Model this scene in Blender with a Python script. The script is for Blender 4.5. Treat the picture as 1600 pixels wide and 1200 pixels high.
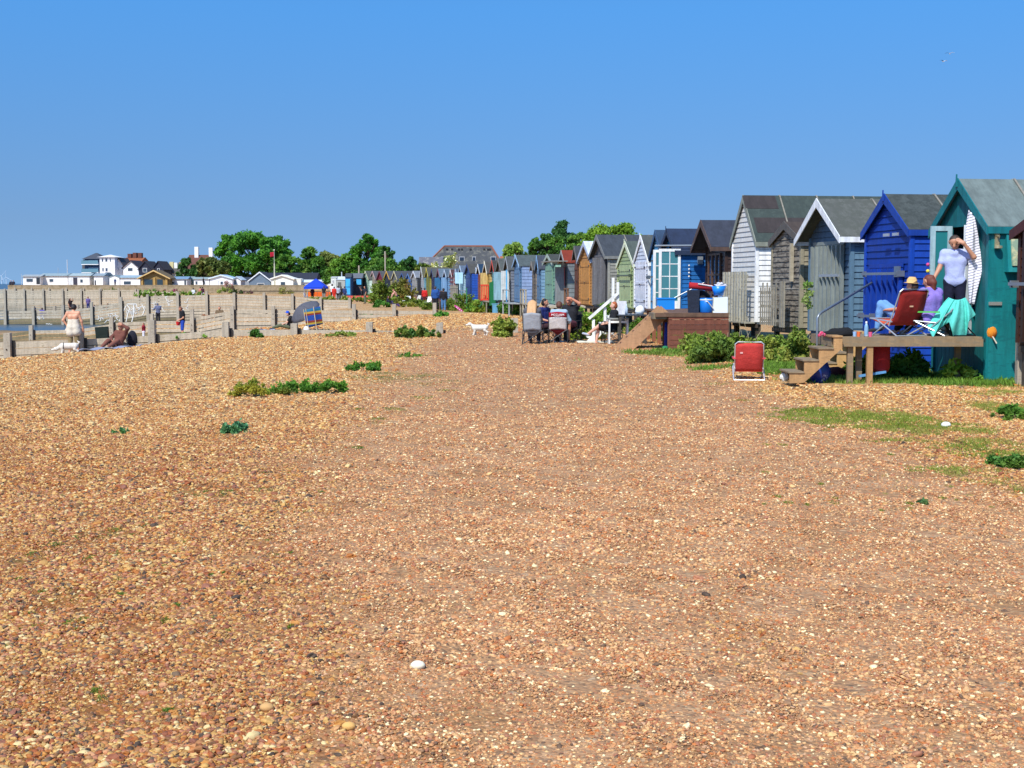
import bpy, math, random
import numpy as np
from mathutils import Vector, Matrix, Quaternion
for o in list(bpy.data.objects): bpy.data.objects.remove(o)
S = bpy.context.scene
C = S.collection
rad = math.radians
# ---------------------------------------------------------------- camera, world, sun
F, HZ, ZC = 2100.0, 443.0, 1.75
TH = math.atan((600 - HZ) / F)
cam = bpy.data.cameras.new('camera'); cam.lens = 36 * F / 1600; cam.sensor_width = 36
cam.clip_start = .1; cam.clip_end = 30000
co = bpy.data.objects.new('camera', cam); C.objects.link(co)
co.location = (0, 0, ZC); co.rotation_euler = (rad(90) - TH, 0, 0); S.camera = co
W = bpy.data.worlds.new('World'); S.world = W; W.use_nodes = True
nt = W.node_tree; nt.nodes.clear()
SEL, SAZ = rad(50), rad(205)
sk = nt.nodes.new('ShaderNodeTexSky'); sk.sky_type = 'NISHITA'; sk.sun_disc = False
sk.sun_elevation = SEL; sk.sun_rotation = SAZ; sk.altitude = 0; sk.air_density = 1.0; sk.dust_density = .3; sk.ozone_density = 2.6
hs = nt.nodes.new('ShaderNodeHueSaturation'); hs.inputs['Saturation'].default_value = 1.2; hs.inputs['Value'].default_value = 1.62
bg = nt.nodes.new('ShaderNodeBackground'); bg.inputs[1].default_value = .1
wo = nt.nodes.new('ShaderNodeOutputWorld')
tcw = nt.nodes.new('ShaderNodeTexCoord'); va = nt.nodes.new('ShaderNodeVectorMath'); va.operation = 'MULTIPLY_ADD'; va.inputs[1].default_value = (1, 1, .95); va.inputs[2].default_value = (0, 0, .24)
vn = nt.nodes.new('ShaderNodeVectorMath'); vn.operation = 'NORMALIZE'; nt.links.new(tcw.outputs['Generated'], va.inputs[0]); nt.links.new(va.outputs[0], vn.inputs[0]); nt.links.new(vn.outputs[0], sk.inputs['Vector'])
nt.links.new(sk.outputs[0], hs.inputs['Color']); tm = nt.nodes.new('ShaderNodeMix'); tm.data_type = 'RGBA'; tm.blend_type = 'MULTIPLY'; tm.inputs[0].default_value = 1; tsz = nt.nodes.new('ShaderNodeSeparateXYZ'); nt.links.new(tcw.outputs['Generated'], tsz.inputs[0]); tr_ = nt.nodes.new('ShaderNodeMapRange'); tr_.inputs[1].default_value = .045; tr_.inputs[2].default_value = .195; nt.links.new(tsz.outputs[2], tr_.inputs[0])
tq = nt.nodes.new('ShaderNodeMix'); tq.data_type = 'RGBA'; nt.links.new(tr_.outputs[0], tq.inputs[0]); tq.inputs[6].default_value = (1.03, .905, .845, 1); tq.inputs[7].default_value = (.82, 1.21, 1.35, 1); nt.links.new(tq.outputs[2], tm.inputs[7]); nt.links.new(hs.outputs[0], tm.inputs[6]); nt.links.new(tm.outputs[2], bg.inputs[0]); nt.links.new(bg.outputs[0], wo.inputs[0])
sv = Vector((math.sin(SAZ) * math.cos(SEL), math.cos(SAZ) * math.cos(SEL), math.sin(SEL)))
sl = bpy.data.lights.new('sun', 'SUN'); sl.energy = 4.9; sl.angle = rad(.53); sl.color = (1, .955, .88)
so = bpy.data.objects.new('sun', sl); C.objects.link(so); so.rotation_euler = sv.to_track_quat('Z', 'Y').to_euler()
S.view_settings.view_transform = 'Standard'; S.view_settings.look = 'None'; S.view_settings.gamma = 1; S.view_settings.exposure = .03
S.cycles.max_bounces = 6; S.cycles.transparent_max_bounces = 8

# ---------------------------------------------------------------- colours and materials
def lin(h):
    if not isinstance(h, str): return h
    h = h.lstrip('#'); r = []
    for i in (0, 2, 4):
        c = int(h[i:i+2], 16) / 255
        r.append(c / 12.92 if c < .04045 else ((c + .055) / 1.055) ** 2.4)
    return tuple(r)
MC = {}
KIND = dict(paint=(.55, .16, 2.2, .15), wood=(.8, .35, 3, .5), felt=(.95, .22, 6, .4), cloth=(.9, .2, 6, .55), plastic=(.35, .05, 4, 0),
            metal=(.38, .1, 5, .05), skin=(.55, .08, 8, 0), hair=(.65, .3, 30, .3), leaf=(.6, .0, 1, 0), plaster=(.85, .08, .6, .1), stone=(.9, .3, 1.2, .4), worn=(.7, .2, 3, .3))
def M(kind, col, col2=None, amt=.5):
    key = (kind, col, col2, amt)
    if key in MC: return MC[key]
    m = bpy.data.materials.new(kind); MC[key] = m; m.use_nodes = True
    n, l = m.node_tree.nodes, m.node_tree.links; b = n['Principled BSDF']
    ro, var, sc, bp = KIND[kind]; c = lin(col); c = tuple(min(1, v * 1.62) for v in c) if kind == 'leaf' else c; col2 = tuple(min(1, v * 1.62) for v in lin(col2)) if kind == 'leaf' and col2 else col2
    b.inputs['Roughness'].default_value = ro
    if kind == 'metal': b.inputs['Metallic'].default_value = .6
    if kind == 'glass': pass
    tc = n.new('ShaderNodeTexCoord'); mp = n.new('ShaderNodeMapping'); l.new(tc.outputs['Object'], mp.inputs[0])
    if kind in ('wood', 'worn', 'paint'): mp.inputs['Scale'].default_value = (1.2, 1.2, 5)
    nz = n.new('ShaderNodeTexNoise'); nz.inputs['Scale'].default_value = sc; nz.inputs['Detail'].default_value = 6; nz.inputs['Roughness'].default_value = .65
    l.new(mp.outputs[0], nz.inputs['Vector'])
    geo = n.new('ShaderNodeNewGeometry')
    # value variation: noise + per-board / per-leaf
    ma = n.new('ShaderNodeMath'); ma.operation = 'MULTIPLY_ADD'; l.new(nz.outputs['Fac'], ma.inputs[0]); ma.inputs[1].default_value = 2.6 * var; ma.inputs[2].default_value = 1 - 1.3 * var
    isl = {'leaf': .9, 'wood': .35, 'paint': .12, 'worn': .2, 'felt': .1}.get(kind, 0)
    mb = n.new('ShaderNodeMath'); mb.operation = 'MULTIPLY_ADD'; l.new(geo.outputs['Random Per Island'], mb.inputs[0]); mb.inputs[1].default_value = isl; mb.inputs[2].default_value = 1 - isl / 2
    mc = n.new('ShaderNodeMath'); mc.operation = 'MULTIPLY'; l.new(ma.outputs[0], mc.inputs[0]); l.new(mb.outputs[0], mc.inputs[1])
    mx = n.new('ShaderNodeVectorMath'); mx.operation = 'SCALE'; mx.inputs[0].default_value = c; l.new(mc.outputs[0], mx.inputs['Scale'])
    out = mx.outputs[0]
    if kind in ('paint', 'wood', 'worn', 'felt', 'plaster'):   # weather streaks
        m3 = n.new('ShaderNodeMapping'); m3.inputs['Scale'].default_value = (6, 6, .9) if kind != 'felt' else (1.5, 4, 1); l.new(tc.outputs['Object'], m3.inputs[0])
        n3 = n.new('ShaderNodeTexNoise'); n3.inputs['Scale'].default_value = 1.3; n3.inputs['Detail'].default_value = 7; n3.inputs['Roughness'].default_value = .7; l.new(m3.outputs[0], n3.inputs['Vector'])
        r3 = n.new('ShaderNodeMapRange'); r3.inputs[1].default_value = .38; r3.inputs[2].default_value = .6; r3.inputs[3].default_value = .74 if kind != 'plaster' else .9; r3.inputs[4].default_value = 1.04; l.new(n3.outputs['Fac'], r3.inputs[0])
        x3 = n.new('ShaderNodeVectorMath'); x3.operation = 'SCALE'; l.new(out, x3.inputs[0]); l.new(r3.outputs[0], x3.inputs['Scale']); out = x3.outputs[0]
    if col2:
        n2 = n.new('ShaderNodeTexNoise'); n2.inputs['Scale'].default_value = sc * (1 if kind != 'leaf' else .35); n2.inputs['Detail'].default_value = 8; n2.inputs['Roughness'].default_value = .75
        l.new(mp.outputs[0], n2.inputs['Vector'])
        rp = n.new('ShaderNodeValToRGB'); rp.color_ramp.elements[0].position = 1 - amt - .04; rp.color_ramp.elements[1].position = 1 - amt + .04
        l.new(n2.outputs['Fac'], rp.inputs[0])
        mm = n.new('ShaderNodeMix'); mm.data_type = 'RGBA'; l.new(rp.outputs[0], mm.inputs[0]); l.new(out, mm.inputs[6]); mm.inputs[7].default_value = (*lin(col2), 1)
        out = mm.outputs[2]
    l.new(out, b.inputs['Base Color'])
    if kind == 'leaf':
        b.inputs['Specular IOR Level'].default_value = .25
        tr = n.new('ShaderNodeBsdfTranslucent'); l.new(out, tr.inputs[0]); ms = n.new('ShaderNodeMixShader'); ms.inputs[0].default_value = .25
        l.new(b.outputs[0], ms.inputs[1]); l.new(tr.outputs[0], ms.inputs[2]); l.new(ms.outputs[0], n['Material Output'].inputs[0])
    if bp:
        bu = n.new('ShaderNodeBump'); bu.inputs['Strength'].default_value = bp; bu.inputs['Distance'].default_value = .01 if kind != 'cloth' else .05
        l.new(nz.outputs['Fac'], bu.inputs['Height']); l.new(bu.outputs[0], b.inputs['Normal'])
    return m
def glass(col='#1c2a33'):
    if ('g', col) in MC: return MC[('g', col)]
    m = bpy.data.materials.new('glass'); m.use_nodes = True; b = m.node_tree.nodes['Principled BSDF']
    b.inputs['Base Color'].default_value = (*lin(col), 1); b.inputs['Roughness'].default_value = .06; b.inputs['Specular IOR Level'].default_value = .8
    MC[('g', col)] = m; return m
DARK = lambda: M('paint', '#141416')

# ---------------------------------------------------------------- terrain and projection
def ip(x, xs, ys): return float(np.interp(x, xs, ys))
def Xe(Y): return np.interp(Y, [0, 33, 47, 84, 118, 178, 250, 280, 400, 900], [-13.5, -12.0, -10.2, -8, -15, -44, -84, -104, -106, -112])
def H(X, Y):
    X = np.asarray(X, float); Y = np.asarray(Y, float)
    base = np.interp(Y, [0, 48, 84, 100, 180, 279, 281], [0, 0, -.2, -.3, -.35, -.35, -.35])
    rise = np.clip((X + 40) / 30, 0, 1) * np.clip((Y - 190) / 60, 0, 1) * 1.2
    u = Xe(Y) - X
    drift = np.where(Y < 46.75, 0, np.interp(Y, [47, 60, 82.9, 83.0, 95, 106, 118.6, 118.7, 177.6, 177.7, 214], [3, 0, 0, 10, 8, 2, 0, 12, 0, 10, 0]))   # sand piles up on the far side of each groyne
    u = np.where(u > 0, np.maximum(u - drift, np.minimum(u * .3, 3)), u)
    bank = np.interp(u, [-3, 0, 3, 8, 14, 20, 34, 60, 200], [0, -.1, -.42, -1.0, -1.36, -1.52, -1.8, -2.8, -5])
    wob = .03 * np.sin(X * .9 + .5 * np.sin(Y * .4)) * np.sin(Y * .55 + 1) + .05 * np.sin(X * .23 + Y * .17)
    wob = wob * np.clip((Y - 3) / 12, 0, 1) * np.where(X > 5, .25, 1)
    z = base + bank + rise + wob + (.013 * np.sin(4.7 * X + 1.4 * np.sin(2.3 * Y)) * np.sin(3.9 * Y + 1.2 * np.sin(1.9 * X)) + .009 * np.sin(9.1 * X + 2 * np.sin(3.1 * Y + X)) * np.sin(7.3 * Y)) * np.where(X > 5, 0, 1) * np.clip(1 - (Y - 40) / 20, 0, 1)
    land = np.where(u < -1, 1.25, z)
    z = np.where((Y > 282), np.maximum(land, z), z)
    return z
def h(x, y): return float(H(x, y))
def at(px, py, Y):
    a = (px - 800) / F; b = (600 - py) / F
    dy = math.cos(TH) + b * math.sin(TH); dz = -math.sin(TH) + b * math.cos(TH)
    t = Y / dy
    return Vector((a * t, Y, ZC + dz * t))
def xs(px, Y): return at(px, HZ, Y).x
def gp(px, py):
    Y = 3.5
    while Y < 500:
        p = at(px, py, Y)
        if p.z <= h(p.x, p.y): return Vector((p.x, p.y, h(p.x, p.y)))
        Y *= 1.004
    return p
def dp(s): return F / s
# ---------------------------------------------------------------- mesh helpers
class B:
    def __init__(s): s.v = []; s.f = []; s.m = []; s.mi = 0; s.T = None; s.pc = []
    def add(s, vs, fs):
        k = len(s.v); s.pc.append((k, len(s.f)))
        if s.T is not None: vs = [s.T @ Vector(v) for v in vs]
        s.v += [tuple(v) for v in vs]; s.f += [tuple(i + k for i in f) for f in fs]; s.m += [s.mi] * len(fs)
        return s
    def hexa(s, q): return s.add(q, [(0, 3, 2, 1), (4, 5, 6, 7), (0, 1, 5, 4), (1, 2, 6, 5), (2, 3, 7, 6), (3, 0, 4, 7)])
    def box(s, x0, x1, y0, y1, z0, z1):
        if x0 > x1: x0, x1 = x1, x0
        if y0 > y1: y0, y1 = y1, y0
        if z0 > z1: z0, z1 = z1, z0
        return s.hexa([(x0, y0, z0), (x1, y0, z0), (x1, y1, z0), (x0, y1, z0), (x0, y0, z1), (x1, y0, z1), (x1, y1, z1), (x0, y1, z1)])
    def beam(s, p, q, w, t, up=(0, 0, 1)):
        p, q = Vector(p), Vector(q); d = (q - p).normalized(); up = Vector(up)
        if abs(d.dot(up)) > .98: up = Vector((0, 1, 0))
        a = d.cross(up).normalized() * w / 2; b = a.normalized().cross(d).normalized() * t / 2
        return s.hexa([p - a - b, p + a - b, p + a + b, p - a + b, q - a - b, q + a - b, q + a + b, q - a + b])
    def prism(s, pts, d):   # pts coplanar polygon, d extrude vector
        n = len(pts); pts = [Vector(p) for p in pts]; d = Vector(d)
        return s.add(pts + [p + d for p in pts], [tuple(range(n))[::-1], tuple(range(n, 2 * n))] + [(i, (i + 1) % n, n + (i + 1) % n, n + i) for i in range(n)])
    def tube(s, path, r, n=8, r2=None):
        path = [Vector(p) for p in path]; N = len(path); vs = []
        ref = Vector((0, 0, 1))
        d0 = (path[1] - path[0]).normalized()
        if abs(d0.dot(ref)) > .9: ref = Vector((1, 0, 0))
        for i, p in enumerate(path):
            d = (path[min(i + 1, N - 1)] - path[max(i - 1, 0)]).normalized()
            a = d.cross(ref)
            if a.length < 1e-4: a = d.orthogonal()
            a.normalize(); b = a.cross(d).normalized()
            rr = r if r2 is None else r + (r2 - r) * i / (N - 1)
            vs += [p + (a * math.cos(2 * math.pi * k / n) + b * math.sin(2 * math.pi * k / n)) * rr for k in range(n)]
        fs = [(i * n + k, i * n + (k + 1) % n, (i + 1) * n + (k + 1) % n, (i + 1) * n + k) for i in range(N - 1) for k in range(n)]
        fs += [tuple(range(n))[::-1], tuple(range((N - 1) * n, N * n))]
        return s.add(vs, fs)
    def lathe(s, prof, c=(0, 0, 0), n=14):
        vs = []; c = Vector(c)
        for r, z in prof: vs += [c + Vector((r * math.cos(2 * math.pi * k / n), r * math.sin(2 * math.pi * k / n), z)) for k in range(n)]
        N = len(prof)
        fs = [(i * n + k, i * n + (k + 1) % n, (i + 1) * n + (k + 1) % n, (i + 1) * n + k) for i in range(N - 1) for k in range(n)]
        fs += [tuple(range(n))[::-1], tuple(range((N - 1) * n, N * n))]
        return s.add(vs, fs)
    def ball(s, c, r, n=8, sc=(1, 1, 1), jit=0):
        c = Vector(c); vs = [c + Vector((0, 0, -r * sc[2]))]; R = random.random
        for i in range(1, n):
            t = -math.pi / 2 + math.pi * i / n
            for k in range(n):
                a = 2 * math.pi * k / n; j = 1 + jit * (R() - .5)
                vs.append(c + Vector((r * j * sc[0] * math.cos(t) * math.cos(a), r * j * sc[1] * math.cos(t) * math.sin(a), r * j * sc[2] * math.sin(t))))
        vs.append(c + Vector((0, 0, r * sc[2]))); L = len(vs) - 1
        fs = [(0, 1 + (k + 1) % n, 1 + k) for k in range(n)]
        fs += [(1 + i * n + k, 1 + i * n + (k + 1) % n, 1 + (i + 1) * n + (k + 1) % n, 1 + (i + 1) * n + k) for i in range(n - 2) for k in range(n)]
        fs += [(L, L - n + k, L - n + (k + 1) % n) for k in range(n)]
        return s.add(vs, fs)
    def sheet(s, P, nu, nv, t=.012):  # P(u,v)->Vector, thin solid cloth
        k = []
        for j in range(nv + 1):
            for i in range(nu + 1): k.append(Vector(P(i / nu, j / nv)))
        w = nu + 1; fr = [(j * w + i, j * w + i + 1, (j + 1) * w + i + 1, (j + 1) * w + i) for j in range(nv) for i in range(nu)]
        nn = [Vector((0, 0, 0)) for _ in k]
        for f in fr:
            q = (k[f[1]] - k[f[0]]).cross(k[f[3]] - k[f[0]])
            for i in f: nn[i] = nn[i] + q
        L = len(k); k2 = [p + (n_.normalized() if n_.length > 0 else Vector((0, 0, 1))) * t for p, n_ in zip(k, nn)]
        fs = [tuple(reversed(f)) for f in fr] + [tuple(i + L for i in f) for f in fr]
        bd = [(i, i + 1) for i in range(nu)] + [(nu + j * w, nu + (j + 1) * w) for j in range(nv)] + [(nv * w + i + 1, nv * w + i) for i in range(nu)] + [((j + 1) * w, j * w) for j in range(nv)]
        fs += [(a, b, b + L, a + L) for a, b in bd]
        return s.add(k + k2, fs)
    def each(s, name, mat, parent=None, smooth=False):   # every added piece becomes a part of its own
        P = s.pc + [(len(s.v), len(s.f))]; r = []
        for (v0, f0), (v1, f1) in zip(P[:-1], P[1:]):
            q = B(); q.v = s.v[v0:v1]; q.f = [tuple(i - v0 for i in f) for f in s.f[f0:f1]]; q.m = [0] * (f1 - f0); r.append(q.build(name, mat, parent, smooth))
        return r
    def build(s, name, mat, parent=None, smooth=False, loc=None):
        me = bpy.data.meshes.new(name); me.from_pydata(s.v, [], s.f); me.validate()
        mats = mat if isinstance(mat, (list, tuple)) else [mat]
        for m in mats: me.materials.append(m)
        if len(mats) > 1 and len(me.polygons) == len(s.m): me.polygons.foreach_set('material_index', s.m)
        if smooth: me.polygons.foreach_set('use_smooth', [True] * len(me.polygons))
        o = bpy.data.objects.new(name, me); C.objects.link(o)
        if parent is not None: o.parent = parent
        if loc is not None: o.location = loc
        return o
def npmesh(name, V, Fc, mat, parent=None, smooth=False, loc=None):
    V = np.asarray(V, np.float32); Fc = np.asarray(Fc, np.int32); k = Fc.shape[1]
    me = bpy.data.meshes.new(name); me.vertices.add(len(V)); me.vertices.foreach_set('co', V.ravel())
    me.loops.add(Fc.size); me.loops.foreach_set('vertex_index', Fc.ravel()); me.polygons.add(len(Fc))
    me.polygons.foreach_set('loop_start', np.arange(0, Fc.size, k, dtype=np.int32))
    me.polygons.foreach_set('use_smooth', np.full(len(Fc), smooth)); me.update(calc_edges=True)
    for m in (mat if isinstance(mat, (list, tuple)) else [mat]): me.materials.append(m)
    o = bpy.data.objects.new(name, me); C.objects.link(o)
    if parent is not None: o.parent = parent
    if loc is not None: o.location = loc
    return o
def tag(o, label=None, cat=None, group=None, kind=None):
    if label: o['label'] = label
    if cat: o['category'] = cat
    if group: o['group'] = group
    if kind: o['kind'] = kind
    return o
def thing(name, label, cat, loc, rz=0, group=None):
    o = bpy.data.objects.new(name, None); C.objects.link(o); o.empty_display_size = .2
    o.location = loc; o.rotation_euler = (0, 0, rz); return tag(o, label, cat, group)
rng = np.random.default_rng(7); random.seed(11)

# ---------------------------------------------------------------- leaves
def leaf_quads(P, size, flat=0., g=rng):
    n = len(P); P = np.asarray(P); sz = size * (.6 + .8 * g.random((n, 1)))
    a = g.normal(size=(n, 3)); a[:, 2] *= (1 - flat); a /= np.linalg.norm(a, axis=1)[:, None]
    b = g.normal(size=(n, 3)); b[:, 2] *= (1 - flat); b -= (a * b).sum(1)[:, None] * a; b /= np.linalg.norm(b, axis=1)[:, None] + 1e-6
    a = a * sz; b = b * sz * .55
    V = np.stack([P - a, P + b * .9, P + a, P - b * .9], 1).reshape(-1, 3)
    return V, np.arange(4 * n).reshape(-1, 4)
def lobes_pts(g, lobes, n):
    w = np.array([r ** 2 for _, r in lobes]); w = w / w.sum(); idx = g.choice(len(lobes), n, p=w)
    c = np.array([l[0] for l in lobes])[idx]; r = np.array([l[1] for l in lobes])[idx]
    d = g.normal(size=(n, 3)); d /= np.linalg.norm(d, axis=1)[:, None]
    rr = r * (.45 + .6 * g.random(n)) * (1 + .35 * (g.random(n) < .12))
    return c + d * rr[:, None] * np.array([1, 1, .8])
def tree(px, Y, ytop, ybase, wpx, label, cols, seed, n=9000, leaf=None, name='leafy_tree', shape='round', asym=0):
    g = np.random.default_rng(seed); b0 = at(px, ybase, Y); t0 = at(px, ytop, Y)
    hh = t0.z - b0.z; ww = wpx / F * Y / 2; root = thing(name, label, 'tree', b0, 0, 'trees behind the beach')
    lobes = []; tb = B()
    tb.tube([(0, 0, -.3), (.1 * ww * .3, 0, hh * .25), (0, 0, hh * .55), (asym * ww * .3, 0, hh * .85)], hh * .035, 8, hh * .008)
    nl = 62 if shape == 'round' else 40
    for i in range(nl):
        if shape == 'round':
            a = g.random() * 2 * math.pi; zf = g.random(); prof = math.sqrt(max(0, 1 - (abs(zf - .38) / .64) ** 2.2)); q = math.sqrt(g.random()) * .82
            z = hh * (.12 + .8 * zf); x = math.cos(a) * ww * q * prof + asym * ww * zf * .3; y = math.sin(a) * ww * q * prof * .8; r = ww * (.09 + .13 * g.random())
            z = min(z, hh - r * .8)
        else:
            zf = g.random(); rr = ww * (1 - zf) ** .8; a = g.random() * 6.28
            rr = rr + ww * .12; x, y, z = math.cos(a) * rr * .75, math.sin(a) * rr * .75, hh * (.12 + .84 * zf); r = ww * (.16 + .14 * (1 - zf))
        lobes.append(((x, y, z), r))
        if i % 2 == 0: tb.tube([(0, 0, hh * (.2 + .3 * zf)), (x * .5, y * .5, z * .75), (x, y, z)], hh * .012, 5, hh * .003)
    tb.build('trunk', M('wood', '#5b4a38'), root)
    P = lobes_pts(g, lobes, n); P = P[P[:, 2] > .02 * hh]
    V, Fc = leaf_quads(P, leaf or max(.16, Y * .0012), 0, g)
    npmesh('crown', V, Fc, M('leaf', cols[0], cols[1], cols[2] if len(cols) > 2 else .5), root)
    return root
def bush(px, py, wpx, hpx, label, cols, seed=1, n=900, leaf=.05, name='leafy_bush', cat='bush', group=None, depth=1., Y=None, flowers=None):
    g = np.random.default_rng(seed + 100); b0 = gp(px, py) if Y is None else at(px, py, Y)
    if Y is None: Y = b0.y
    ww = wpx / F * Y / 2; hh = hpx / F * Y; root = thing(name, label, cat, b0, 0, group)
    nl = int(max(9, min(60, wpx / 2.6))); lobes = []
    for i in range(nl):
        x = (g.random() * 2 - 1) * ww * .85; y = (g.random() * 2 - 1) * min(ww, hh * 1.5) * depth * .8
        e = math.sqrt(max(.05, 1 - (x / ww) ** 2)); r = hh * (.12 + .2 * g.random()) * (.5 + .5 * e)
        z = max(r * .4, (g.random() ** .7) * hh * e * (.75 + .4 * g.random()) - r * .6)
        lobes.append(((x, y, z), r))
    P = lobes_pts(g, lobes, n); P = P + g.normal(0, .045, P.shape) * hh * np.array([1, 1, .8])
    sp_ = []   # straggling shoots
    for _ in range(int(nl * 1.3)):
        c, r = lobes[g.integers(len(lobes))]; d = g.normal(size=3); d[2] = abs(d[2]) + .35; d /= np.linalg.norm(d); L_ = hh * g.uniform(.12, .42); k_ = int(max(4, n / nl * .16))
        sp_.append(np.array(c) + d * (r * .6 + g.random((k_, 1)) * L_) + g.normal(0, leaf * .6, (k_, 3)))
    P = np.concatenate([P] + sp_); P = P[P[:, 2] > 0]
    V, Fc = leaf_quads(P, leaf, 0, g)
    npmesh('foliage', V, Fc, M('leaf', *cols), root)
    st = B()
    for c, r in lobes[:12]: st.tube([(c[0] * .4, c[1] * .4, -.05), (c[0] * .8, c[1] * .8, c[2] * .6), c], max(.006, hh * .012), 5)
    st.build('stem', M('wood', '#6f6242'), root)
    if flowers:
        Q = lobes_pts(g, lobes, flowers[1]); Q = Q[Q[:, 2] > .3 * hh]; V, Fc = leaf_quads(Q, leaf * .8, 0, g); npmesh('blossom', V, Fc, M('leaf', flowers[0]), root)
    return root
# ---------------------------------------------------------------- ground, sea
def fbm(X, Y, sc, seed):
    g = np.random.default_rng(seed); o = np.zeros_like(X, float); a = 1; t = 0
    for k in range(4):
        G = g.random((64, 64)); u = X / sc * 2 ** k + 17.3 * k; v = Y / sc * 2 ** k + 5.1 * k
        i = np.floor(u).astype(int); j = np.floor(v).astype(int); fu = u - i; fv = v - j; fu = fu * fu * (3 - 2 * fu); fv = fv * fv * (3 - 2 * fv)
        q = lambda a_, b_: G[a_ % 64, b_ % 64]
        o += a * ((q(i, j) * (1 - fu) + q(i+1, j) * fu) * (1 - fv) + (q(i, j+1) * (1 - fu) + q(i+1, j+1) * fu) * fv); t += a; a *= .55
    return o / t
def smooth(x, a, b):
    t = np.clip((x - a) / (b - a), 0, 1); return t * t * (3 - 2 * t)
def blob(X, Y, x, y, rx, ry): return np.clip(1 - ((X - x) / rx) ** 2 - ((Y - y) / ry) ** 2, 0, 1)
# grass patches given where they lie in the place: centre x, y, radii
GB = []
for px, py, wpx, dy, a in [(1330, 650, 120, 14, .9), (1440, 668, 110, 13, .9), (1540, 700, 90, 16, .9), (1490, 735, 90, 8, .75), (1590, 640, 60, 12, 1.), (1600, 760, 60, 12, .6),
                           (1420, 690, 60, 6, .6), (1250, 655, 60, 6, .5), (1570, 615, 60, 6, .6), (240, 812, 45, 6, .7), (300, 775, 60, 6, .7), (410, 765, 45, 5, .6), (170, 830, 40, 6, .6), (50, 870, 50, 10, .5),
                           (180, 870, 40, 8, .5), (520, 765, 20, 3, .5), (620, 590, 80, 9, .65), (680, 597, 60, 6, .5), (640, 556, 40, 3, .7), (380, 640, 40, 5, .3), (400, 790, 60, 8, .35), (100, 930, 60, 12, .35),
                           (220, 1100, 60, 12, .35), (1420, 800, 25, 5, .45), (640, 660, 70, 6, .3), (1070, 552, 90, 5, 1), (1180, 560, 90, 9, 1.15), (1130, 575, 60, 5, .8), (1230, 575, 70, 10, 1.2), (1330, 592, 100, 7, 1.2), (1450, 592, 110, 6, 1.2), (1560, 590, 60, 6, 1.2)]:
    c = gp(px, py); near = gp(px, py + dy); far = gp(px, max(py - dy, 470)); GB.append((c.x, c.y, wpx / F * c.y, max(.25, (far.y - near.y) / 2), a))
# strip under the huts
for k in range(26):
    s = 86 - k * 2.6; px = 500 + 11.95 * s; Y = dp(s); GB.append((xs(px, Y) - .2, Y, 1.5, 1.6, 1.1 if k < 14 else .6))
def grass_density(X, Y):
    d = np.zeros_like(X, float)
    for x, y, rx, ry, a in GB: d = np.maximum(d, a * np.sqrt(blob(X, Y, x, y, rx * 1.25, ry * 1.25)))
    n = fbm(X, Y, .4, 3) * .5 + fbm(X * 3, Y * 1.5, .32, 4) * .5
    return np.clip(d * 1.25 - 1.62 + n * 2.5, 0, 1)
gx = np.unique(np.concatenate([np.linspace(-30, 30, 301), np.linspace(-130, -30, 201), np.linspace(30, 90, 61), np.geomspace(90, 9000, 40), -np.geomspace(130, 400, 20)]))
gy = np.unique(np.concatenate([np.linspace(-25, 3, 29), np.linspace(3, 48, 361), np.linspace(48, 130, 206), np.linspace(130, 300, 171), np.geomspace(300, 9000, 40)]))
XX, YY = np.meshgrid(gx, gy); ZZ = H(XX, YY)
nx, ny = len(gx), len(gy); ii = np.arange(nx * ny).reshape(ny, nx)
Fq = np.stack([ii[:-1, :-1], ii[:-1, 1:], ii[1:, 1:], ii[1:, :-1]], -1).reshape(-1, 4)
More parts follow.
